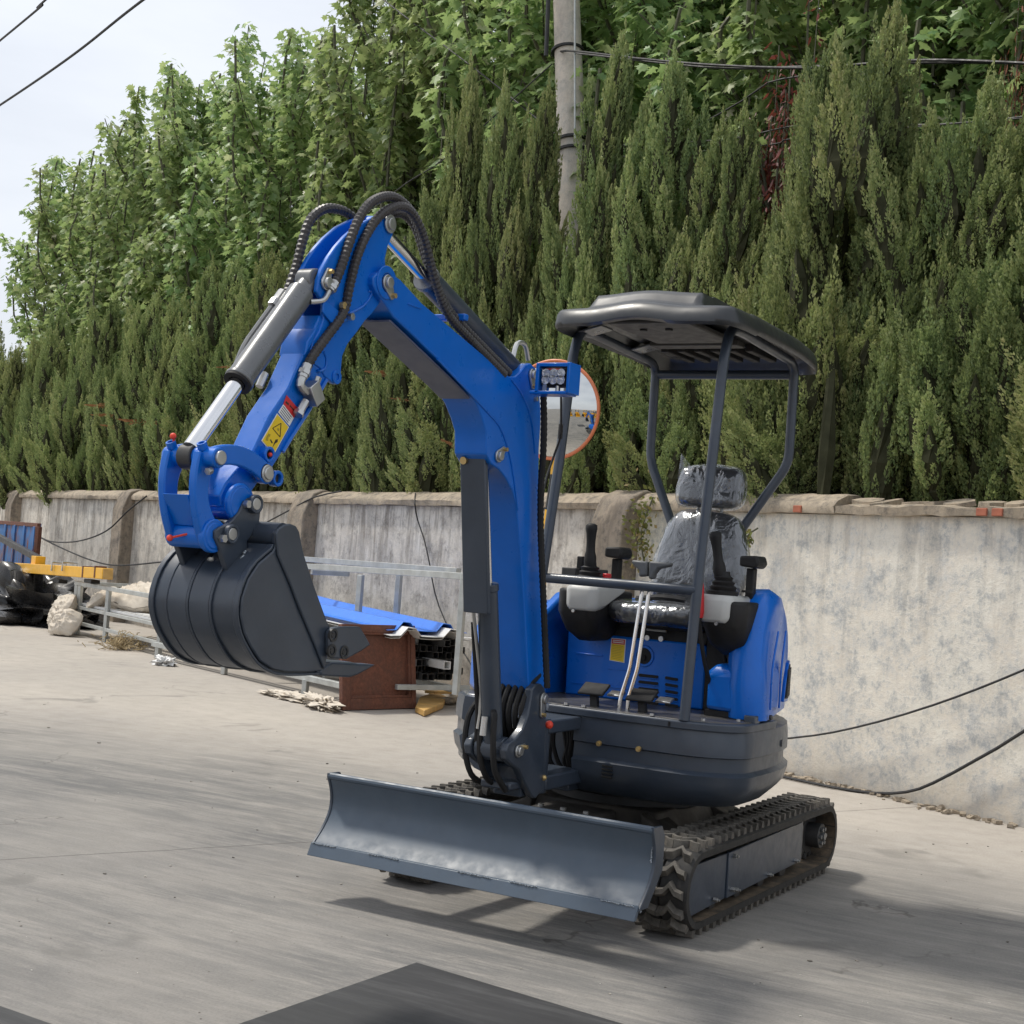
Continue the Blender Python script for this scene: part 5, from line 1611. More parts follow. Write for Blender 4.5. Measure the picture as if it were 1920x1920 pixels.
# hinge ears
XE = .062
ear_px = [zb2(*q) for q in [(780, 560), (815, 535), (860, 535), (895, 560), (905, 600), (895, 700), (890, 740), (800, 860), (800, 920), (720, 1030), (690, 1110), (660, 1100), (640, 1040), (600, 920), (560, 830), (560, 780), (600, 752), (650, 735), (700, 690), (740, 640)]]
ep = X_(ear_px, XE)
obj('hinge_ear', MB().prism(ep, 0, XE-.010, XE+.006), 'slate', bu, .003)
obj('hinge_ear', MB().prism(ep, 0, -XE-.018, -XE-.002), 'slate', bu, .003)
for (zx, zy) in ((870, 580), (690, 805)):
    p = at(0, XE+.01, zx/4+260, zy/4+800)
    obj('pin', MB().cyl(V((-.085, p.y, p.z)), V((XE+.018, p.y, p.z)), .0155, n=20), 'zinc', bu, .002)
    obj('pin_sleeve', MB().ring(V((XE+.006, p.y, p.z)), V((XE+.019, p.y, p.z)), .023, .0155, 20), 'slate', bu, .002)
for (zx, zy) in ((800, 580), (620, 838)):
    p = at(0, XE+.006, zx/4+260, zy/4+800)
    obj('bolt', MB().cyl(p, p+V((.012, 0, 0)), .010, n=6), 'zinc', bu)
# cutting lip, tooth and side cutter
lip = X_([zb2(*q) for q in [(1330, 1800), (1400, 1760), (1640, 1772), (1640, 1800), (1560, 1850), (1340, 1862)]], XK)
obj('cutting_lip', MB().prism(lip, 0, -XK, XK), 'slate', bu, .003)
tooth = X_([zb2(*q) for q in [(1440, 1765), (1620, 1775), (1775, 1785), (1640, 1860), (1580, 1880), (1360, 1868), (1350, 1830)]], XK)
for xc_ in (-.115, -.04, .04, .115):
    obj('tooth', MB().prism(tooth, 0, xc_-.024, xc_+.024), 'slate', bu, .005)
cut = X_([zb2(*q) for q in [(1395, 1540), (1430, 1505), (1480, 1495), (1630, 1497), (1668, 1560), (1708, 1632), (1640, 1680), (1530, 1740), (1430, 1735), (1395, 1690)]], XK+.012)
for s in (1, -1):
    co = obj('side_cutter', MB().prism(cut, 0, s*(XK+.011), s*(XK+.026)), 'slate', bu, .004)
    for (zx, zy) in ((1458, 1563), (1447, 1680), (1540, 1690)):
        p = at(0, XK+.026, zx/4+260, zy/4+800); p.x = s*(XK+.026)
        obj('cutter_bolt', MB().ring(p-V((s*.004, 0, 0)), p+V((s*.003, 0, 0)), .017, .011, 18).cyl(p-V((s*.004, 0, 0)), p+V((s*.002, 0, 0)), .008, n=6), 'dark_steel', co)
for (za, zb3) in (((400, 1000), (490, 900)), ((700, 1090), (800, 940)), ((860, 1050), (950, 925))):
    A = at(0, (-.07, .075, .11)[(za[0] > 500)+(za[0] > 800)], *zb2(*za)); B = at(0, A.x, *zb2(*zb3))
    obj('weld_bead', weld(A, B, .004), 'weld', bu)
# ================================================================= things along the wall
import mathutils
def lump(rings_fn, nu, nv, amp, sc, seed, c):
    """irregular closed blob"""
    vs = []; fs = []
    for j in range(nv+1):
        t = math.pi*j/nv
        for i in range(nu):
            a = 2*math.pi*i/nu
            d = V((math.sin(t)*math.cos(a), math.sin(t)*math.sin(a), math.cos(t)))
            r_ = rings_fn(d)
            p = V((d.x*r_[0], d.y*r_[1], d.z*r_[2]))
            k = 1+amp*mathutils.noise.noise(d*sc+V((seed, seed*.7, 0)))+amp*.6*mathutils.noise.noise(d*sc*2.6+V((0, seed, 3)))
            cr = abs(mathutils.noise.noise(d*sc*1.7+V((seed*2, 0, 1))))
            k += amp*.9*(cr-.25)
            p = p*k
            vs.append(V(c)+p)
    for j in range(nv):
        fs += [(j*nu+i, (j+1)*nu+i, (j+1)*nu+(i+1) % nu, j*nu+(i+1) % nu) for i in range(nu)]
    b = MB().add(vs, fs)
    return b
def floor0(b, z=.002):
    b.v = [(x, y, max(z, zz)) for x, y, zz in b.v]
    return b
def cloth(name, label, cat, c, size, mat, seed, amp=.45, rot=0.0, group=None, sc=1.6):
    sx, sy, sz = size
    b = lump(lambda d: (sx, sy, sz), 40, 24, amp, sc, seed, (0, 0, 0))
    cr, sr = math.cos(rot), math.sin(rot)
    b.v = [(c[0]+x*cr-y*sr, c[1]+x*sr+y*cr, max(.003, c[2]+z)) for x, y, z in b.v]
    o = obj(name, b, mat, ang_=70)
    return tag(o, label, cat, group)
wang = math.atan2(WD.y, WD.x)

# ---- galvanised rack A (with the sacks)
def rack(name, label, s0, s1, o0, o1, h, posts, mat='galvanised', r=.022, lower=(.16,), slats=0):
    t = thing(name, label, 'rack', W((s0+s1)/2, (o0+o1)/2, 0), 'galvanised steel racks by the wall')
    up = V((0, 0, 1))
    for s in posts:
        obj('post', MB().bar(W(s, o1, 0.002), W(s, o1, h-r), r), mat, t, .003)
    for s in (s0, s1):
        obj('post', MB().bar(W(s, o0, 0.002), W(s, o0, h-r), r), mat, t, .003)
        obj('end_rail', MB().bar(W(s, o0+r, h-.001), W(s, o1-r, h-.001), r*.98), mat, t, .003)
    obj('top_rail', MB().bar(W(s0-r, o1, h), W(s1+r, o1, h), r), mat, t, .003)
    obj('top_rail', MB().bar(W(s0-r, o0, h), W(s1+r, o0, h), r), mat, t, .003)
    for z in lower:
        obj('lower_rail', MB().bar(W(s0, o1+.003, z), W(s1, o1+.003, z), r*.8), mat, t, .003)
        obj('lower_rail', MB().bar(W(s0, o0, z), W(s1, o0, z), r*.8), mat, t, .003)
    for k in range(slats):
        oo = o0+(o1-o0)*(k+.5)/slats
        obj('slat', MB().obox(W((s0+s1)/2, oo, lower[-1]+.03), WD, WN, up, (s1-s0)/2, (o1-o0)/slats*.32, .012), 'white_sheet', t, .003)
    return t
rack('storage_rack', 'low galvanised rack with white slats holding the beige sacks', -9.75, -7.05, .35, 1.36, .56, [-9.72, -9.60, -8.65, -7.07], lower=(.13, .30), slats=7)
# ---- rack B: long low base and tall open frame
t = thing('storage_rack', 'long galvanised frame with tall posts, stacked with blue sheets and black tubes', 'rack', W(-4.8, .9, 0), 'galvanised steel racks by the wall')
gm = 'galvanised'
obj('base_rail', MB().bar(W(-6.95, 1.46, .13), W(-3.15, 1.24, .13), .028, .022), gm, t, .003)
obj('base_rail', MB().bar(W(-6.95, 1.40, .21), W(-3.6, 1.20, .21), .022), gm, t, .003)
obj('base_rail', MB().bar(W(-6.95, .35, .13), W(-2.9, .35, .13), .025), gm, t, .003)
for s, o_ in ((-6.85, 1.45), (-5.45, 1.37), (-4.0, 1.30), (-6.85, .35), (-4.5, .35), (-3.0, .35)):
    obj('foot', MB().bar(W(s, o_, .002), W(s, o_, .12), .022), gm, t, .003)
for s in (-6.2, -4.9, -3.9, -3.1):
    obj('cross_bar', MB().bar(W(s, .36, .165), W(s, 1.0 if s > -3.5 else 1.20, .165), .02), gm, t, .003)
ztop = 1.0
for px, o_ in ((677, .90), (749, .55), (871, .80)):
    s, z = atw(o_, px, 1078)
    obj('post', MB().bar(W(s, o_, .17), W(s, o_, z), .022), gm, t, .003)
s0, z0 = atw(.90, 545, 1060); s1, z1 = atw(.80, 876, 1081)
obj('top_rail', MB().bar(W(s0-.6, .92, z0-.01), W(s1, .80, z1), .024), gm, t, .003)
s0, z0 = atw(.45, 545, 1047); s1, z1 = atw(.45, 860, 1071)
obj('top_rail', MB().bar(W(s0-.6, .45, z0), W(s1, .45, z1), .024), gm, t, .003)
for px in (580, 760, 872):
    s, z = atw(.85, px, 1072)
    obj('end_rail', MB().bar(W(s, .47, z-.0), W(s, .83, z-.002), .02), gm, t, .003)

# ---- corrugated roofing sheets stacked on the rack
def corr(s0, s1, z0, z1, o0, o1, mat, label, seed, prof=2, th=.004):
    """a ribbed sheet: runs along the wall, ribs lengthwise"""
    rings = []; rr = random.Random(seed)
    pts = []
    for k in range(prof):
        a = o0+(o1-o0)*k/prof; wv_ = (o1-o0)/prof
        pts += [(a, 0), (a+wv_*.30, .003), (a+wv_*.44, .06), (a+wv_*.62, .065), (a+wv_*.78, .004)]
    pts.append((o1, 0))
    low = [(o_, z-th) for o_, z in pts[::-1]]
    for s, zb in ((s0, z0), ((s0+s1)/2, (z0+z1)/2-.015), (s1, z1)):
        rings.append([W(s, o_, zb+z) for o_, z in pts+low])
    o = obj('roofing_sheet', MB().loft(rings), mat, ang_=20)
    return tag(o, label, 'roofing sheet', 'ribbed roofing sheets stacked on the rack')
corr(-6.6, -3.12, .72, .585, .40, 1.10, 'blue_sheet', 'topmost blue ribbed roofing sheet on the long rack', 1)
corr(-6.7, -3.02, .68, .550, .38, 1.12, 'white_sheet', 'white-edged ribbed sheet right under the topmost blue sheet', 2)
corr(-6.5, -3.08, .655, .528, .36, 1.09, 'white_sheet', 'pale ribbed sheet, lowest of the stack on the rack', 3)

# ---- black square tubes under the sheets
rr = random.Random(21); k = 0
def sq_tube(c, L, h, mat, label):
    d = WD
    x = WN; z = V((0, 0, 1)); e = c; f_ = c-WD*L
    b = MB(); t_ = h*.16
    ro = [(-h, -h), (h, -h), (h, h), (-h, h)]; ri = [(-h+t_, -h+t_), (h-t_, -h+t_), (h-t_, h-t_), (-h+t_, h-t_)]
    vs = [p+x*a+z*c_ for p, rg in ((e, ro), (e, ri), (e-WD*.5, ri), (f_, ro)) for a, c_ in rg]
    fs = []
    for i in range(4):
        j = (i+1) % 4
        fs += [(i, j, 4+j, 4+i), (4+i, 4+j, 8+j, 8+i), (i, 12+i, 12+j, j)]
    fs += [(8, 9, 10, 11), (12, 15, 14, 13)]
    b.add(vs, fs)
    o = obj('square_tube', b, mat)
    return tag(o, label, 'steel tube', 'square steel tubes under the roofing sheets')
h = .026
for row in range(6):
    for col in range(7):
        if rr.random() < .14 and row > 2: continue
        s_end = -3.27+rr.choice([0, .0, .03, -.04, .09, -.10, .16])*(1 if row % 2 else .6)
        sq_tube(W(s_end, .40+col*.058, .205+row*.0535+h), 2.6, h, 'tube_black', 'black square steel tube in the bundle under the blue sheets')
sq_tube(W(-3.05, .60, .205+2*.0535+h), 2.4, .03, 'white_sheet', 'single pale square tube sticking out of the black bundle')

# ---- rusty framed tray leaning on the end of the rack
A = at(2, 0.0, 641, 1333); B = at(2, 0.0, 779, 1329)
ux = (B-A).normalized(); wdt = (B-A).length
topA = None
nx = ux.cross(V((0, 0, 1))).normalized()
if nx.dot(V(CAM)-A) < 0: nx = -nx
lean = (V((0, 0, 1))-nx*.14).normalized()
Ht = .62
fx_ = lean.cross(ux).normalized()
if fx_.dot(nx) < 0: fx_ = -fx_
t = thing('rusty_tray', 'square rusty steel tray with raised rim standing on edge by the rack', 'steel tray', A.lerp(B, .5))
def tp(u, v, d): return A+ux*(u*wdt)+lean*(v*Ht+.004)+fx_*d
def tbox(u0, u1, v0, v1, d0, d1, name, mat='rust_plate', bv=.003):
    vs = [tp(u, v, d) for d in (d0, d1) for v in (v0, v1) for u in (u0, u1)]
    return obj(name, MB().add(vs, [(0, 2, 3, 1), (4, 5, 7, 6), (0, 1, 5, 4), (2, 6, 7, 3), (0, 4, 6, 2), (1, 3, 7, 5)]), mat, t, bv)
tbox(.12, .93, .16, .88, -.03, -.024, 'tray_back')
tbox(0, .10, 0, 1, -.03, .01, 'rim'); tbox(.94, 1, 0, 1, -.03, .012, 'rim'); tbox(.10, .94, .91, 1, -.03, .009, 'rim'); tbox(.10, .94, 0, .13, -.03, .011, 'rim')
tbox(.10, .125, .13, .91, -.03, .004, 'inner_lip'); tbox(.91, .94, .13, .91, -.03, .004, 'inner_lip'); tbox(.125, .91, .13, .165, -.03, .005, 'inner_lip'); tbox(.125, .91, .88, .91, -.03, .005, 'inner_lip')

# ---- yellow board pieces on the ground
P = [at(2, .0, *q) for q in ((778, 1337), (787, 1318), (815, 1308), (836, 1317), (830, 1330), (795, 1345))]
ring0 = [V((p.x, p.y, .004)) for p in P]; ring1 = [V((p.x, p.y, .05)) for p in P]
tag(obj('wooden_board', MB().loft([ring0, ring1]), 'wood_yellow', bevel=.006), 'rounded yellow board end lying beside the rusty tray', 'board')
A2 = at(2, .02, 805, 1306); B2 = at(2, .02, 880, 1300)
tag(obj('wooden_board', MB().bar(A2+V((0, 0, .035)), B2+V((0, 0, .02)), .05, .012), 'wood_yellow', bevel=.004), 'long thin yellow board lying behind the rounded board end', 'board')
A2 = at(2, .02, 838, 1318); B2 = at(2, .02, 884, 1308)
tag(obj('concrete_chunk', MB().bar(A2+V((0, 0, .02)), B2+V((0, 0, .02)), .05, .018), 'coping_stone', bevel=.008), 'flat grey concrete strip lying next to the yellow boards', 'concrete')

# ---- sacks, cloth, straw, tarp
def sack(label, c, size, rotz, tiltx, seed, bow=.0):
    """a half-filled woven bag: pillow with pinched ends and creases"""
    sx, sy, sz = size; b = MB(); N_ = 30
    Rm = Matrix.Rotation(rotz, 3, 'Z') @ Matrix.Rotation(tiltx, 3, 'X')
    def sheet_(sgn):
        def fn(u_, v_):
            u = u_*2-1; v = v_*2-1
            h = (max(0, 1-abs(u)**3.0)*max(0, 1-abs(v)**2.6))**.5
            q = V((u*1.6+seed, v*1.6, sgn*.4))
            cre = 1-abs(mathutils.noise.noise(V((u*2.2+seed, v*4.0, 1.3*seed))))*2
            wr = .30*mathutils.noise.noise(q*1.1)+.42*max(0, cre)**3*h-.38*abs(mathutils.noise.noise(q*2.7))
            x = sx*u*(1-.16*v*v+.06*mathutils.noise.noise(q*1.7)); y = sy*v*(1-.22*u*u+.08*mathutils.noise.noise(q*1.9+V((4, 0, 0))))
            z = sgn*sz*(h*(1+wr))+bow*(u*u-.4)+.05*sz*math.sin(u*5+seed)*(1-h)
            p = Rm @ V((x, y, z))+V(c)
            p.z = max(.004+.002*(sgn > 0), p.z)
            return p
        b.grid(fn, N_, N_)
    sheet_(1); sheet_(-1)
    o = obj('sack', b, 'sack', ang_=60)
    tag(o, label, 'sack', 'beige sacks on the low rack')
sack('crumpled beige sack hanging off the end of the low rack', W(-9.72, 1.50, .24), (.24, .22, .085), wang, 1.1, 3.1, .04)
sack('small pale sack slumped on the concrete by the low rack', W(-9.35, 1.58, .14), (.19, .17, .075), wang+.5, .9, 7.4, -.04)
sack('long beige sack lying on the slats behind the rack rail', W(-8.75, 1.02, .46), (.55, .26, .12), wang, .25, 1.7, -.05)
sack('bulging pale sack, topmost on the low rack beside the wall', W(-8.55, .50, .63), (.42, .27, .15), wang, .35, 5.5, -.05)
sack('flat folded beige sack between the hanging and the long sacks', W(-9.35, 1.20, .42), (.26, .20, .07), wang-.3, .7, 9.5, .03)
cs = W(-11.6, 1.30, .10); cloth('tarp_heap', 'heap of crumpled black plastic tarp below the yellow beam', 'tarp', cs, (1.15, .62, .40), 'tarp', 2.2, .55, wang, sc=2.6)
cs = at(2, .03, 600, 1318); cloth('rag', 'dirty grey rag on the concrete left of the rusty tray', 'rag', cs, (.34, .10, .045), 'sack', 4.4, .7, wang-.2, sc=3)
cs = at(2, .02, 545, 1306); cloth('rag', 'thin beige cloth trailing out from under the long rack', 'rag', cs, (.30, .09, .03), 'sack', 8.4, .7, wang+.1, sc=3)
cs = at(2, .02, 308, 1243); cloth('plastic_bag', 'small white plastic bag on the ground at the rack foot', 'bag', cs, (.12, .09, .05), 'white_sheet', 6.4, .7, wang, sc=3)
b = MB(); rr = random.Random(31)
cs = at(2, 0, 228, 1218)
for k in range(420):
    a = rr.uniform(0, 6.28); r_ = rr.gauss(0, .14); c = cs+V((r_*math.cos(a), r_*math.sin(a), abs(rr.gauss(0, .06))+.006))
    d = V((rr.uniform(-1, 1), rr.uniform(-1, 1), rr.uniform(-.1, .5))).normalized()*rr.uniform(.03, .09)
    b.bar(c, c+d, .003)
    p = b.v[-8:]
b.v = [(x, y, max(.002, z)) for x, y, z in b.v]
o = obj('straw_pile', b, 'straw'); o['kind'] = 'stuff'; tag(o, 'small tangle of dry straw on the concrete below the low rack', 'straw')

# ---- rusty blue container with its sloping strut, and the yellow beam
oo = 1.15
sA, zA = atw(oo, 75, 985); sB, zB = atw(oo, 70, 1125)
t = thing('metal_container', 'rusty blue steel container beyond the yellow beam', 'container', W(sA-1.2, oo-.5, 0))
obj('side_wall', MB().obox(W(sA-1.6, oo, (zA+.40)/2+.02), WD, WN, (0, 0, 1), 1.6, .02, (zA-.40)/2), 'blue_rusty', t, .004)
for k in range(6):
    obj('rib', MB().obox(W(sA-.12-.45*k, oo+.03, (zA+.42)/2), WD, WN, (0, 0, 1), .035, .012, (zA-.46)/2), 'blue_rusty', t, .004)
obj('top_rim', MB().bar(W(sA-3.2, oo+.01, zA), W(sA+.0, oo+.01, zA), .025), 'rust_plate', t, .004)
obj('corner_post', MB().bar(W(sA, oo+.012, .30), W(sA, oo+.012, zA-.02), .03), 'rust_plate', t, .004)
obj('floor_beam', MB().bar(W(sA-3.2, oo+.02, .36), W(sA-.15, oo+.02, .36), .05), 'blue_rusty', t, .004)
obj('leg', MB().bar(W(sA-.42, oo-.1, .002), W(sA-.42, oo-.1, .34), .07), 'dark_steel', t, .004)
obj('leg', MB().bar(W(sA-2.6, oo-.1, .002), W(sA-2.6, oo-.1, .34), .07), 'dark_steel', t, .004)
oo2 = 1.40
sL, zL = atw(oo2, -30, 1059); sR, zR = atw(oo2, 202, 1076)
t = thing('yellow_beam', 'long bright yellow square steel beam in front of the rusty container', 'beam', W((sL+sR)/2, oo2, .5))
obj('beam_tube', MB().bar(W(sL-2, oo2, zL-.06), W(sR, oo2, zR), .058), 'beam_yellow', t, .006)
obj('beam_end', MB().bar(W(sR, oo2, zR), W(sR+.012, oo2, zR), .052), 'wood_yellow', t, .003)
for px in (165, 188):
    s, z = atw(oo2, px, 1072)
    obj('band', MB().bar(W(s-.02, oo2, z-.004), W(s+.02, oo2, z-.003), .063), 'rust_plate', t, .003)
for px in (110, 130):
    s, z = atw(oo2, px, 1068)
    obj('clamp', MB().tube([W(s, oo2+.08, z-.02), W(s, oo2+.08, z+.08), W(s, oo2-.08, z+.08), W(s, oo2-.08, z-.02)], .012, 8, smooth=False), 'zinc', t)
for px in (105, 165):
    s, z = atw(oo2, px+8, 1084)
    obj('pad', MB().bar(W(s-.12, oo2, z-.035), W(s+.12, oo2, z-.035), .05, .02), 'black_plastic', t, .004)
s, z = atw(oo2-.05, 70, 1052)
obj('bracket', MB().bar(W(s-.05, oo2-.05, z), W(s+.13, oo2-.05, z), .06), 'beam_yellow', t, .005)
s2, z2 = atw(oo2-.05, 0, 1024)
obj('strut', MB().bar(W(s2-.8, oo2-.08, z2+.18), W(s+.02, oo2-.08, z+.02), .035), 'dark_steel', t, .004)

# ================================================================= convex road mirror
om = .35
sm_, zm_ = atw(om, 1050, 770)
mc = W(sm_, om+.06, zm_)
t = thing('road_mirror', 'round convex mirror with orange rim on a yellow and black post', 'mirror', W(sm_, om, 0))
fc = (V(CAM)-mc); fc.z = 0; fc.normalize()
fl_ = V((0, 0, 1)).cross(fc)
if fl_.x > 0: fl_ = -fl_
ax_ = (fc*.90+fl_*.40+V((0, 0, -.06))).normalized()
rm = .345
x, y, d = frame_from(ax_)
b = MB(); vs = [mc+d*.075]; fs = []
nr, na = 10, 48
for i in range(1, nr+1):
    r_ = rm*i/nr
    for k in range(na):
        a = 2*math.pi*k/na
        vs.append(mc+x*(r_*math.cos(a))+y*(r_*math.sin(a))+d*(.075*(1-(i/nr)**2)))
fs = [(0, 1+k, 1+(k+1) % na) for k in range(na)]
for i in range(nr-1):
    fs += [(1+i*na+k, 1+(i+1)*na+k, 1+(i+1)*na+(k+1) % na, 1+i*na+(k+1) % na) for k in range(na)]
obj('mirror_glass', b.add(vs, fs), 'mirror_glass', t, ang_=80)
rim = [mc+x*((rm+.006)*math.cos(2*math.pi*k/64))+y*((rm+.006)*math.sin(2*math.pi*k/64)) for k in range(65)]
obj('rim', MB().tube(rim, .013, 10, smooth=False), 'rim_orange', t)
obj('back_shell', MB().lathe(mc-d*.006, -d, [(0, rm), (.02, rm*.96), (.05, rm*.5), (.055, .05)], 40), 'rim_orange', t)
def pole_pt(px, py): s, z = atw(om, px, py); return W(s, om, z)
pts = [(1046, 840), (1040, 888), (1029, 958), (1026, 1003)]
lowp = pole_pt(1004, 1180); topp = pole_pt(1048, 800)
axp = (lowp-topp).normalized(); foot = topp+axp*((topp.z-.002)/-axp.z)
seq = [(topp, None)]
cuts = [topp, pole_pt(1041, 890), pole_pt(1031, 956), pole_pt(1026, 1004)]
L0 = (cuts[2]-cuts[1]).length
rest = (foot-cuts[3]).length; k = max(1, round(rest/(.30)))
for i in range(1, k+1): cuts.append(cuts[3].lerp(foot, i/k))
for i in range(len(cuts)-1):
    yel = i % 2 == 0
    obj('post_band', MB().cyl(cuts[i], cuts[i+1], .036 if yel else .0355, n=20), 'beam_yellow' if yel else 'pole_black', t)

# ================================================================= utility pole and wires
op = -1.55
sP0, zP0 = atw(op, 1062, 0); sP1, zP1 = atw(op, 1075, 370)
dirp = (W(sP0, op, zP0)-W(sP1, op, zP1)).normalized()
base = W(sP1, op, zP1)-dirp*(zP1/dirp.z)
t = thing('utility_pole', 'leaning round concrete utility pole rising behind the conifers', 'utility pole', base)
ptop = base+dirp*9.0
obj('pole_shaft', MB().cyl(base, ptop, .165, .118, n=28), 'pole_concrete', t)
sC, zC = atw(op+.25, 1028, 0); sC2, zC2 = atw(op+.25, 1024, 105)
obj('conduit', MB().tube([W(sC, op+.25, zC)+(W(sC, op+.25, zC)-W(sC2, op+.25, zC2))*3, W(sC2, op+.25, zC2)], .022, 10, smooth=False), 'pole_black', t)
for px, py in ((1064, 96), (1072, 265), (1072, 285)):
    s, z = atw(op, px, py); c = W(s, op, z)
    obj('strap', MB().ring(c-dirp*.012, c+dirp*.012, .160, .10, 24), 'wire', t)
obj('cable_run', MB().tube([W(atw(op+.17, 1078, y_)[0], op+.17, atw(op+.17, 1078, y_)[1]) for y_ in (-200, 0, 130, 260)], .010, 6, .2), 'galvanised', t)
def wire(name, label, pts, r_, sag=0.0, step=.15):
    o = obj(name, MB().tube(pts, r_, 6, step), 'wire')
    return tag(o, label, 'wire', 'overhead wires and cables')
def wp(o_, px, py):
    s, z = atw(o_, px, py); return W(s, o_, z)
wire('overhead_wire', 'lower of the two overhead wires crossing the open sky', [wp(1.2, -400, 452), wp(1.2, 0, 197), wp(1.2, 268, 0), wp(1.2, 700, -330)], .016)
wire('overhead_wire', 'upper of the two overhead wires crossing the open sky', [wp(1.2, -400, 402), wp(1.2, 0, 76), wp(1.2, 85, 0), wp(1.2, 420, -300)], .016)
wire('overhead_wire', 'thin wire running diagonally over the plane leaves to the pole', [wp(-1.4, 660, -60), wp(-1.4, 720, 0), wp(-1.4, 905, 140), wp(-1.5, 1040, 250)], .008)
wire('overhead_wire', 'thick pair of wires strapped to the pole above the conifers', [wp(-1.5, 1035, 104), wp(-1.4, 1062, 95), wp(-1.1, 1200, 110), wp(-1.1, 1340, 122), wp(-1.1, 1520, 127), wp(-1.1, 1730, 113), wp(-1.1, 2000, 122)], .011)
wire('overhead_wire', 'second wire just under the strapped pair', [wp(-1.12, 1080, 100), wp(-1.12, 1340, 127), wp(-1.12, 1520, 124), wp(-1.12, 1730, 118), wp(-1.12, 2000, 119)], .008)
wire('overhead_wire', 'wire rising across the leaves beside the red shrub', [wp(-1.6, 1082, 277), wp(-1.4, 1250, 258), wp(-1.4, 1390, 190), wp(-1.4, 1440, 155), wp(-1.4, 1500, 143)], .007)
wire('overhead_wire', 'upper of three thin green wires leading right from the pole', [wp(-1.6, 1082, 277), wp(-1.4, 1350, 262), wp(-1.4, 1510, 234), wp(-1.4, 1760, 233), wp(-1.4, 2000, 210)], .006)
wire('overhead_wire', 'lower of three thin green wires leading right from the pole', [wp(-1.6, 1082, 300), wp(-1.4, 1420, 275), wp(-1.4, 1510, 256), wp(-1.4, 2000, 215)], .006)
wire('overhead_wire', 'thin guy wire behind the boom hoses running up into the leaves', [wp(-1.4, 690, 400), wp(-1.4, 760, 345), wp(-1.4, 850, 285), wp(-1.4, 1035, 120)], .007)
# cables on the wall
wire('hanging_cable', 'black cable sagging along the cream wall beside the fender', [wp(.05, 1300, 1395), wp(.06, 1482, 1384), wp(.06, 1600, 1365), wp(.06, 1750, 1322), wp(.06, 1920, 1256), wp(.06, 2100, 1170)], .0065)
g0 = at(2, .012, 1380, 1440); g1 = at(2, .012, 1462, 1455)
wire('hanging_cable', 'thick black cable lying on the ground and rising up the cream wall', [g0, g1, at(2, .012, 1560, 1476), at(2, .012, 1640, 1487), wp(.05, 1700, 1485), wp(.05, 1750, 1468), wp(.05, 1830, 1425), wp(.05, 1920, 1371), wp(.05, 2100, 1240)], .009)
wire('hanging_cable', 'cable drooping across the left wall bay to the pillar', [wp(.12, 70, 1005), wp(.18, 100, 1016), wp(.2, 150, 1014), wp(.2, 200, 995), wp(.2, 240, 958), wp(.12, 275, 930)], .010)
wire('hanging_cable', 'second cable drooping lower across the left wall bay', [wp(.12, 70, 1005), wp(.18, 110, 1025), wp(.2, 170, 1050), wp(.2, 220, 1060), wp(.2, 300, 1054), wp(.2, 420, 1040)], .010)
wire('hanging_cable', 'thin cable slanting up the wall behind the bucket to the coping', [wp(.12, 480, 990), wp(.12, 540, 958), wp(.10, 590, 932), wp(.02, 640, 921)], .008)
wire('hanging_cable', 'thin black cable hanging down the wall behind the boom cylinder', [wp(-.02, 779, 925), wp(.10, 778, 945), wp(.05, 783, 975), wp(.05, 795, 1010), wp(.06, 806, 1060), wp(.06, 815, 1110), wp(.06, 835, 1165), wp(.06, 880, 1240), wp(.06, 910, 1290)], .006)
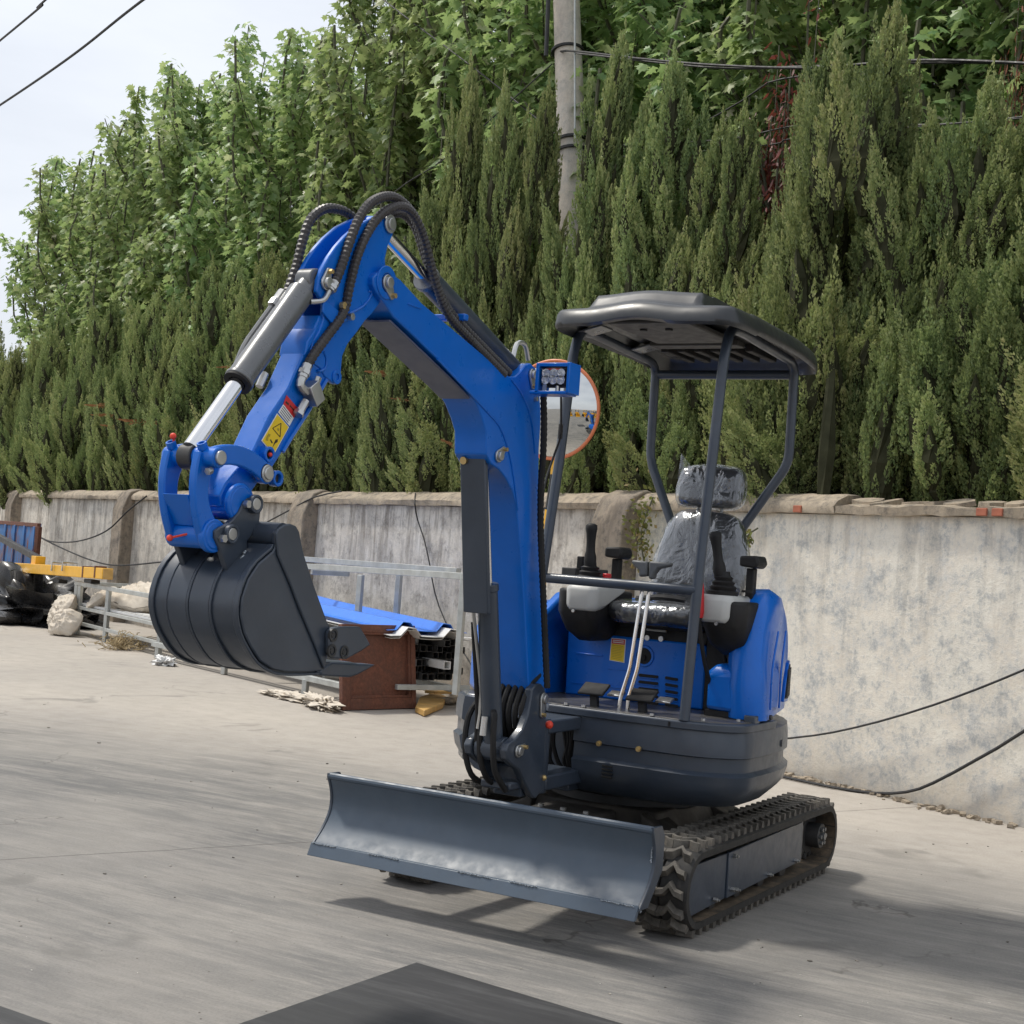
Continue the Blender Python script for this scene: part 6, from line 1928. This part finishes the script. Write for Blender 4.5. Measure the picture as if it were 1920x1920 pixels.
# ================================================================= trees
def raw_mesh(name, vs, fs, mat):
    me = bpy.data.meshes.new(name)
    vs = np.asarray(vs, dtype=np.float32).reshape(-1, 3)
    me.from_pydata(vs.tolist(), [], fs)
    me.materials.append(MATS[mat])
    return me
def juniper_mesh(seed, H, Rb, leaders, nplume):
    rs = np.random.RandomState(seed); rr = random.Random(seed)
    V_ = []; TN = []; CV, CFs = [], []
    # leaders: several upright columns of unequal height
    Ls = []
    for k in range(leaders):
        a = 2*math.pi*k/leaders+rr.uniform(-.5, .5)
        r_ = 0 if k == 0 else rr.uniform(.38, .70)*Rb
        h = H*(1.0 if k == 0 else rr.uniform(.30, .74))
        Ls.append((r_*math.cos(a), r_*math.sin(a), h, rr.uniform(.8, 1.15)))
    def perp(ax):
        ux = np.cross(ax, [0.31, 0.87, 0.12]); ux /= np.linalg.norm(ux)
        return ux, np.cross(ax, ux)
    def core(base, ax, L, wd, n=6):  # dark solid spindle inside a spray, added to stop light passing through
        ncv = len(CV); ux, uy = perp(ax)
        for f, g in ((.0, .25), (.18, .85), (.42, 1.0), (.70, .55)):
            for q in range(n):
                an = 2*math.pi*q/n+f*2
                CV.append(base+ax*(L*f)+(ux*math.cos(an)+uy*math.sin(an))*wd*g*rr.uniform(.8, 1.15))
        CV.append(base+ax*(L*.95))
        for k in range(3):
            CFs.extend([(ncv+n*k+j, ncv+n*k+(j+1) % n, ncv+n*k+n+(j+1) % n, ncv+n*k+n+j) for j in range(n)])
        CFs.extend([(ncv+3*n+j, ncv+3*n+(j+1) % n, ncv+4*n) for j in range(n)])
    def flame(base, ax, L, wd, n, tone=.5):
        """a small pointed spray of scale-leaf sprigs"""
        ux, uy = perp(ax)
        tt = rs.rand(n)**.9; an = rs.rand(n)*2*math.pi
        rad = wd*(np.sin(np.pi*np.clip(tt**.75, 0, 1))**.8*.95+.05)*(.55+.5*rs.rand(n))
        outd = ux*np.cos(an)[:, None]+uy*np.sin(an)[:, None]
        pos = base+ax*(tt*L)[:, None]+outd*rad[:, None]
        sd_ = ax*(.7+.5*rs.rand(n))[:, None]+outd*(.75*rs.rand(n)*(1-.6*tt))[:, None]+rs.randn(n, 3)*.20
        sd_ /= np.linalg.norm(sd_, axis=1)[:, None]
        ln = (.009+.012*rs.rand(n))[:, None]
        sw = np.cross(sd_, outd+rs.randn(n, 3)*.6); sw /= (np.linalg.norm(sw, axis=1)[:, None]+1e-6)
        ww = ln*(.30+.18*rs.rand(n))[:, None]
        p0 = pos-sd_*ln*.5; p2 = pos+sd_*ln; p1 = pos+sw*ww; p3 = pos-sw*ww
        V_.append(np.stack([p0, p1, p2, p3], 1).reshape(-1, 3))
        TN.append(np.clip(tone*.55+tt*.50-.05, 0, 1))  # sprigs lighten towards the tip, painting in sunlit ends
    for i in range(nplume):
        li = i % leaders if rr.random() < .66 else 0
        lx, ly, h, fat = Ls[li]
        t = ((i+rr.random())/nplume)**.9
        z0 = t*h*.86
        Rz = Rb*.66*fat*((1-t)**.8)+.03
        a = i*2.399+rr.uniform(-.5, .5)
        rad = Rz*rr.uniform(.35, .85)
        L = rr.uniform(.60, 1.30)*(1-.40*t)
        wd = L*rr.uniform(.15, .21)
        tilt = rr.uniform(.12, .62)*(1-.60*t)**1.2; ptone = rr.random()
        base = np.array([lx+rad*math.cos(a), ly+rad*math.sin(a), z0])
        ax = np.array([tilt*math.cos(a), tilt*math.sin(a), 1.0]); ax /= np.linalg.norm(ax)
        ux, uy = perp(ax)
        core(base, ax, L*.78, wd*.55)
        m_ = int(30*(L/.7))+4
        for q in range(m_):
            f = (q+rr.random())/m_
            an = q*2.399+rr.random()
            o_2 = ux*math.cos(an)+uy*math.sin(an)
            g = wd*(math.sin(math.pi*min(1, f*.85+.15))**.8)
            l2 = rr.uniform(.11, .22)*(1.05-.3*f)*(L/.7)**.5
            d2 = ax+o_2*rr.uniform(.12, .38)*(1-f*.6); d2 = d2/np.linalg.norm(d2)
            flame(base+ax*(L*f*.86)+o_2*g*.66, d2, l2, l2*rr.uniform(.14, .20), int(86*l2/.18), ptone)
        flame(base+ax*L*.70, ax, L*.48, L*.045, 110, ptone)
    # inner branches
    for (lx, ly, h, fat) in Ls:
        core(np.array([lx, ly, -.05]), np.array([0, 0, 1.0]), h*.62, Rb*.07*fat, 6)
    VV = np.concatenate(V_); nq = len(VV)//4
    F_ = np.arange(nq*4).reshape(-1, 4).tolist()
    f = raw_mesh('juniper_foliage', VV, F_, 'juniper')
    ta = f.attributes.new('tone', 'FLOAT', 'FACE')
    ta.data.foreach_set('value', np.concatenate(TN).astype(np.float32))
    c = raw_mesh('juniper_cores', np.array(CV), CFs, 'juniper_core')
    tb_ = MB().tube([V((0, 0, -1.35)), V((.02, .01, -.4)), V((0, 0, .3)), V((0, 0, .7))], .05, 8, .4)
    tm = bpy.data.meshes.new('juniper_trunk'); tm.from_pydata([V(p) for p in tb_.v], [], tb_.f); tm.materials.append(MATS['bark'])
    return f, c, tm
JP = [juniper_mesh(s, h, r_, l, n_) for s, h, r_, l, n_ in ((1, 3.45, .72, 4, 44), (2, 3.15, .78, 5, 48), (3, 3.6, .62, 3, 40), (4, 2.95, .74, 4, 44))]
def make_juniper(k, loc, rz, sc, label):
    f, c, tm = JP[k]
    root = thing('juniper_tree', label, 'conifer', V((loc.x, loc.y, loc.z)), 'columnar junipers behind the wall')
    root.rotation_euler = (0, 0, rz)
    for nm, me in (('foliage', f), ('branch_cores', c), ('trunk', tm)):
        o = bpy.data.objects.new(nm, me); COL.objects.link(o); o.parent = root
        o.location = (0, 0, 1.35); o.scale = (sc[0], sc[0], sc[1] if nm != 'trunk' else 1)
    return root
rj = random.Random(17)
def proj(p):
    d = np.array(p)-CAM; z = d@CF
    return 960+FPX*(d@CR)/z, 960-FPX*(d@CU)/z
junis = []
s = -23.2
# heights at places along the row that show in the photograph (s, height factor)
hp = [(-24, 1.0), (-14, 1.0), (-9.6, .95), (-8.0, 1.02), (-6.5, 1.08), (-5.6, .86), (-4.5, 1.12), (-3.7, 1.16), (-3.2, .90), (-2.5, 1.22), (-2.0, .95), (-1.6, 1.08), (-1.1, .85), (-.6, 1.18), (-.1, 1.28), (.35, .85), (.9, 1.14), (1.6, 1.18), (4, 1.15)]
def hf(s):
    for (a, ha), (c, hb) in zip(hp, hp[1:]):
        if a <= s <= c: return ha+(hb-ha)*(s-a)/(c-a)
    return 1.1
ORD = ['zeroth', 'first', 'second', 'third', 'fourth', 'fifth', 'sixth', 'seventh', 'eighth', 'ninth', 'tenth', 'eleventh', 'twelfth', 'thirteenth', 'fourteenth', 'fifteenth', 'sixteenth', 'seventeenth', 'eighteenth', 'nineteenth', 'twentieth']
def ordw(k):
    return ORD[k] if k <= 20 else 'twenty-'+ORD[k-20]
def along(things, s_pole, lab):
    left = sorted([q for q in things if q[1] < s_pole], key=lambda q: -q[1]); right = sorted([q for q in things if q[1] >= s_pole], key=lambda q: q[1])
    for nm, lst in (('towards the rusty container', left), ('above the cream wall', right)):
        for k, q in enumerate(lst):
            q[0]['label'] = lab % (ordw(k+1), nm)
tall = []; low = []
HJ = [max(v.co.z for v in q[0].vertices) for q in JP]
while s < -4.9:
    loc = W(s, -.62-rj.uniform(0, .28), 0)
    wsc = rj.uniform(.95, 1.15); hs = hf(s)*rj.uniform(.95, 1.04)
    tall.append((make_juniper(rj.randrange(4), loc, rj.uniform(0, 6.28), (wsc, hs), 'x'), s))
    s += rj.uniform(.66, 1.0)
# near the pole and to its right every spire stands where the photograph shows it (pixel of its tip)
for (px, py, wsc) in ((845, 300, .85), (905, 105, .95), (970, 140, .9), (1025, 150, .75), (1100, 330, .8), (1155, 50, .85), (1190, 170, .9), (1285, 90, .95), (1345, 215, .8), (1398, 190, .8), (1430, 400, .9), (1505, 390, .85), (1545, 60, .8), (1592, 100, .95), (1648, -10, 1.0), (1705, 240, .9), (1775, 195, .8), (1848, 130, .95), (1880, 230, .9), (1935, 215, 1.0), (2010, 100, 1.0), (2090, 60, 1.0), (2190, 80, 1.1)):
    o_j = -.62-rj.uniform(0, .3)
    s_, z_ = atw(o_j, px, py); k = rj.randrange(4)
    tall.append((make_juniper(k, W(s_, o_j, 0), rj.uniform(0, 6.28), (wsc*rj.uniform(.95, 1.08), (z_-1.35)/HJ[k]*1.02), 'x'), s_))
# low, overhanging junipers filling the gaps between the columns
s = -22.5
while s < 3.4:
    loc = W(s, -.56-rj.uniform(0, .1), .12)
    low.append((make_juniper(rj.randrange(4), loc, rj.uniform(0, 6.28), (.80, rj.uniform(.50, .70)), 'x'), s))
    s += rj.uniform(1.0, 1.5)
along(tall, -5.0, 'tall dark green juniper, %s of its row from the utility pole %s')
along(low, -5.0, 'short juniper against the coping, %s from the utility pole %s')
junis = tall+low
# dead brown fronds on the front of a few junipers
dead_px = [(262, 792, 26), (180, 760, 14), (190, 778, 14), (205, 800, 12), (712, 700, 20), (745, 748, 12), (757, 815, 12), (842, 832, 14), (420, 688, 10), (590, 640, 10), (430, 870, 10)]
for (px, py, sz) in dead_px:
    s_, z_ = atw(-.15, px, py)
    tree = min(junis, key=lambda q: abs(q[1]-s_))[0]
    c = W(s_, -.16, z_); dist = (c-V(CAM)).length; L = sz*2.0/FPX*dist
    b = MB(); r3 = random.Random(px); CURV = V((-.9, -.4, r3.uniform(-.1, .5))).normalized()
    for k in range(90):
        f3 = r3.random(); p = c+CURV*(L*(f3-.5)*1.3)+V((r3.gauss(0, L*.09), r3.gauss(0, L*.06), r3.gauss(0, L*.09)*(1-f3)))
        d = (CURV+V((r3.uniform(-.5, .5), r3.uniform(-.5, .3), r3.uniform(-.5, .5)))).normalized()*L*.13
        wv_ = d.cross(V((.3, .8, .2))).normalized()*L*.028
        b.add([p-d, p+wv_, p+d, p-wv_], [(0, 1, 2, 3)])
    me = bpy.data.meshes.new('dead_frond')
    inv = (Matrix.Translation(tree.location) @ Matrix.Rotation(tree.rotation_euler.z, 4, 'Z')).inverted()
    me.from_pydata([inv @ V(p) for p in b.v], [], b.f); me.materials.append(MATS['dead_leaf'])
    o = bpy.data.objects.new('dead_frond', me); COL.objects.link(o); o.parent = tree

# ---- plane trees
def leaf_poly(lobes=5):
    P = []
    R_ = [(0, -.18, .0)]
    # palmate outline, stalk at the origin, tip along +y
    pts = [(0.0, -.02), (.16, -.10), (.36, -.06), (.22, .10), (.52, .26), (.28, .34), (.30, .52), (.12, .56), (0, .98), (-.12, .56), (-.30, .52), (-.28, .34), (-.52, .26), (-.22, .10), (-.36, -.06), (-.16, -.10)]
    return np.array([(x, y, -.22*abs(x)-.10*y*y) for x, y in pts])
LP = leaf_poly()
def plane_tree_mesh(seed, H, Rw, nleaf, zlow, lsz=(.085, .165), leafmat_='plane_leaf', poly=LP):
    rr = random.Random(seed); rs = np.random.RandomState(seed)
    tb_ = MB(); shoots = []
    lead = [V((0, 0, 0)), V((rr.uniform(-.1, .1), rr.uniform(-.1, .1), H*.4)), V((rr.uniform(-.15, .15), rr.uniform(-.15, .15), H*.75)), V((rr.uniform(-.15, .15), rr.uniform(-.15, .15), H))]
    tb_.tube(lead[:3], .075, 8, .5); tb_.tube(lead[2:], .02, 6, .4, smooth=False)
    shoots.append((lead[2], lead[3]))
    nb = 30
    for i in range(nb):
        t = (i+rr.random())/nb
        z0 = zlow*.7+(H*.80-zlow*.7)*t
        a = i*2.4+rr.uniform(-.4, .4)
        L = (H-z0)*rr.uniform(.42, .70)+.35
        el = R(rr.uniform(38, 66))
        c = V((lead[1].x*.5, lead[1].y*.5, z0))
        out_ = V((math.cos(a)*math.cos(el), math.sin(a)*math.cos(el), math.sin(el)))
        reach = min(L, Rw/math.cos(el)*rr.uniform(.75, 1.05))
        e = c+out_*reach
        up = e+V((rr.uniform(-.15, .15), rr.uniform(-.15, .15), rr.uniform(.35, 1.1)))
        if up.z > H: up.z = H*rr.uniform(.9, 1.0)
        tb_.tube([c, c.lerp(e, .5)+V((0, 0, -.05)), e, up], .018, 5, .3)
        shoots += [(c, e), (e, up)]
        for q in range(3):
            f = rr.uniform(.35, 1)
            c2 = c.lerp(e, f); a2 = a+rr.uniform(-1.3, 1.3)
            e2 = c2+V((math.cos(a2)*.4, math.sin(a2)*.4, rr.uniform(.25, .75)))*rr.uniform(.6, 1.2)
            tb_.tube([c2, e2], .009, 4, 1, smooth=False)
            shoots.append((c2, e2))
    for q in range(7):        # slim upright top shoots
        a = q*2.4+rr.random(); r_ = rr.uniform(.15, .9)*Rw*.7
        c = V((r_*math.cos(a), r_*math.sin(a), H*rr.uniform(.72, .86))); e = c+V((rr.uniform(-.1, .1), rr.uniform(-.1, .1), rr.uniform(.9, 1.7)))
        tb_.tube([c+V((0, 0, -.6)), e], .010, 4, 1, smooth=False); shoots += [(c, e)]*2
    wts = np.array([(b_-a_).length+.12 for a_, b_ in shoots]); wts /= wts.sum()
    idx = rs.choice(len(shoots), nleaf, p=wts)
    A = np.array([tuple(shoots[k][0]) for k in idx]); B = np.array([tuple(shoots[k][1]) for k in idx])
    t = rs.rand(nleaf)[:, None]**.7
    az = rs.rand(nleaf)*2*math.pi
    hd = np.stack([np.cos(az), np.sin(az), np.zeros(nleaf)], 1)
    P = A+(B-A)*t+hd*(.03+.13*rs.rand(nleaf))[:, None]+rs.randn(nleaf, 3)*.05
    sz = lsz[0]+(lsz[1]-lsz[0])*rs.rand(nleaf)
    # leaf frame: tip outwards and drooping, face up
    tip = hd+np.stack([np.zeros(nleaf), np.zeros(nleaf), -.25-.7*rs.rand(nleaf)], 1)+rs.randn(nleaf, 3)*.22
    tip /= np.linalg.norm(tip, axis=1)[:, None]
    upv = np.array([0, 0, 1.0])+rs.randn(nleaf, 3)*.38
    sx_ = np.cross(tip, upv); sx_ /= np.linalg.norm(sx_, axis=1)[:, None]
    nz_ = np.cross(sx_, tip)
    m_ = len(poly)
    VV = P[:, None, :]+sz[:, None, None]*(poly[None, :, 0:1]*sx_[:, None, :]+poly[None, :, 1:2]*tip[:, None, :]+poly[None, :, 2:3]*nz_[:, None, :])
    F_ = [tuple(range(k*m_, (k+1)*m_)) for k in range(nleaf)]
    f = raw_mesh('plane_foliage', VV.reshape(-1, 3), F_, leafmat_)
    tm = bpy.data.meshes.new('plane_trunk'); tm.from_pydata([V(p) for p in tb_.v], [], tb_.f); tm.materials.append(MATS['bark'])
    return f, tm
PT = [plane_tree_mesh(s_, h_, r_, n_, 1.8) for s_, h_, r_, n_ in ((11, 7.3, 1.5, 9500), (12, 7.8, 1.4, 9500), (13, 7.0, 1.6, 9500))]
rp_ = random.Random(23)
planes = [[], []]
def place_plane(s, o_, k, sc, zs, row):
    loc = W(s, o_, 0)
    root = thing('plane_tree', '', 'tree', loc, 'plane trees behind the junipers')
    planes[row].append((root, s))
    root.rotation_euler = (0, 0, rp_.uniform(0, 6.28))
    for nm, me in zip(('crown', 'trunk'), PT[k]):
        o = bpy.data.objects.new(nm, me); COL.objects.link(o); o.parent = root
        o.scale = (sc, sc, zs)
s = -25
i = 0
while s < 5.5:
    place_plane(s, -2.7-rp_.uniform(0, .5), i % 3, rp_.uniform(.95, 1.12), rp_.uniform(1.0, 1.2)*(1.08 if s < -6 else 1.0), 0)
    s += rp_.uniform(1.35, 1.9); i += 1
s = -12.0
while s < 6.5:
    place_plane(s, -4.6-rp_.uniform(0, .6), i % 3, 1.15, rp_.uniform(1.02, 1.18), 1)
    s += rp_.uniform(1.7, 2.3); i += 1
along(planes[0], -5.0, 'leafy plane tree, %s behind the junipers from the utility pole %s')
along(planes[1], -5.0, 'taller plane tree of the back row, %s from the utility pole %s')

# ---- red-leaved plum between the junipers
rl = np.array([(x*.7, y, -.1*abs(x)) for x, y in ((0, 0), (.22, .2), (.26, .5), (0, 1.0), (-.26, .5), (-.22, .2))])
RF, RT = plane_tree_mesh(51, 3.9, .65, 3200, 2.3, (.07, .12), 'red_leaf', rl)
for (px, py, zsc, lab) in ((1472, 330, 1.0, 'dark red leaved plum shrub showing between the junipers left of the tall one'), (1885, 235, .98, 'red leaved plum tip at the far right behind a juniper')):
    s_, z_ = atw(-1.55, px, py)
    loc = W(s_, -1.6, 0)
    root = thing('red_plum_tree', lab, 'tree', loc, 'red leaved plums')
    root.rotation_euler = (0, 0, px*.01)
    for nm, me in (('crown', RF), ('trunk', RT)):
        o = bpy.data.objects.new(nm, me); COL.objects.link(o); o.parent = root
        w_ = .55 if px == 1472 else .22
        o.scale = (w_, w_, z_/3.9*(1.07 if px == 1472 else 1.0))

# ---- weeds growing out of the wall behind the seat
def weed(name, label, px, py, n_, spread, o_=.06):
    s_, z_ = atw(o_, px, py); c = W(s_, o_, z_)
    b = MB(); r3 = random.Random(px)
    st_ = MB()
    for k in range(n_):
        p = c+WD*r3.gauss(0, spread*.5)+WN*abs(r3.gauss(0, .05))+V((0, 0, r3.gauss(0, spread)))
        d = (WD*r3.uniform(-1, 1)+WN*r3.uniform(0, 1)+V((0, 0, r3.uniform(-.4, 1)))).normalized()*r3.uniform(.025, .05)
        w_ = d.cross(WN+V((0, 0, .3))).normalized()*r3.uniform(.008, .016)
        b.add([p, p+d*.5+w_, p+d, p+d*.5-w_], [(0, 1, 2, 3)])
    t = thing(name, label, 'plant', c)
    obj('leaves', b, 'weed_leaf', t)
    st_.tube([c+V((0, 0, -spread*1.6)), c+WN*.05, c+WD*.04+V((0, 0, spread*1.8))], .006, 5, .05)
    obj('stem', st_, 'bark', t)
weed('wall_weed', 'straggly climbing weed on the wall left of the seat', 1213, 1000, 260, .14)
weed('wall_weed', 'tiny green weed sprouting from the wall right of the seat', 1412, 1006, 40, .03)
# ================================================================= machines parked across the yard (they show in the round mirror)
rm2 = random.Random(6)
for k in range(5):
    c = V((-3.5+2.3*k, -15.5+.9*k, 0))
    t = thing('parked_loader', 'small yellow loader parked across the yard, seen only in the round mirror', 'loader', c, 'yellow loaders parked across the yard')
    obj('body', MB().box(c.x-.5, c.x+.5, c.y-.9, c.y+.5, .45, 1.15), 'beam_yellow', t, .05)
    obj('bonnet', MB().box(c.x-.42, c.x+.42, c.y-1.3, c.y-.9, .5, 1.3), 'beam_yellow', t, .06)
    obj('roof', MB().box(c.x-.5, c.x+.5, c.y-.8, c.y+.3, 2.05, 2.15), 'beam_yellow', t, .03)
    for sx in (-1, 1):
        for yy in (-.75, .25):
            obj('cab_post', MB().bar(V((c.x+sx*.45, c.y+yy, 1.15)), V((c.x+sx*.45, c.y+yy, 2.05)), .035), 'black_plastic', t)
        for yy in (-.85, .35):
            obj('wheel', MB().cyl(V((c.x+sx*.45, c.y+yy, .38)), V((c.x+sx*.70, c.y+yy, .38)), .38, n=24), 'rubber', t, .05)
        obj('lift_arm', MB().bar(V((c.x+sx*.3, c.y+.3, 1.1)), V((c.x+sx*.3, c.y+1.35, .45)), .05, .09), 'beam_yellow', t, .01)
    obj('bucket', MB().prism([V((0, c.y+1.3, .1)), V((0, c.y+1.9, .08)), V((0, c.y+1.35, .25)), V((0, c.y+1.32, .62)), V((0, c.y+1.6, .7)), V((0, c.y+1.25, .66))], 0, c.x-.7, c.x+.7), 'beam_yellow', t, .01)
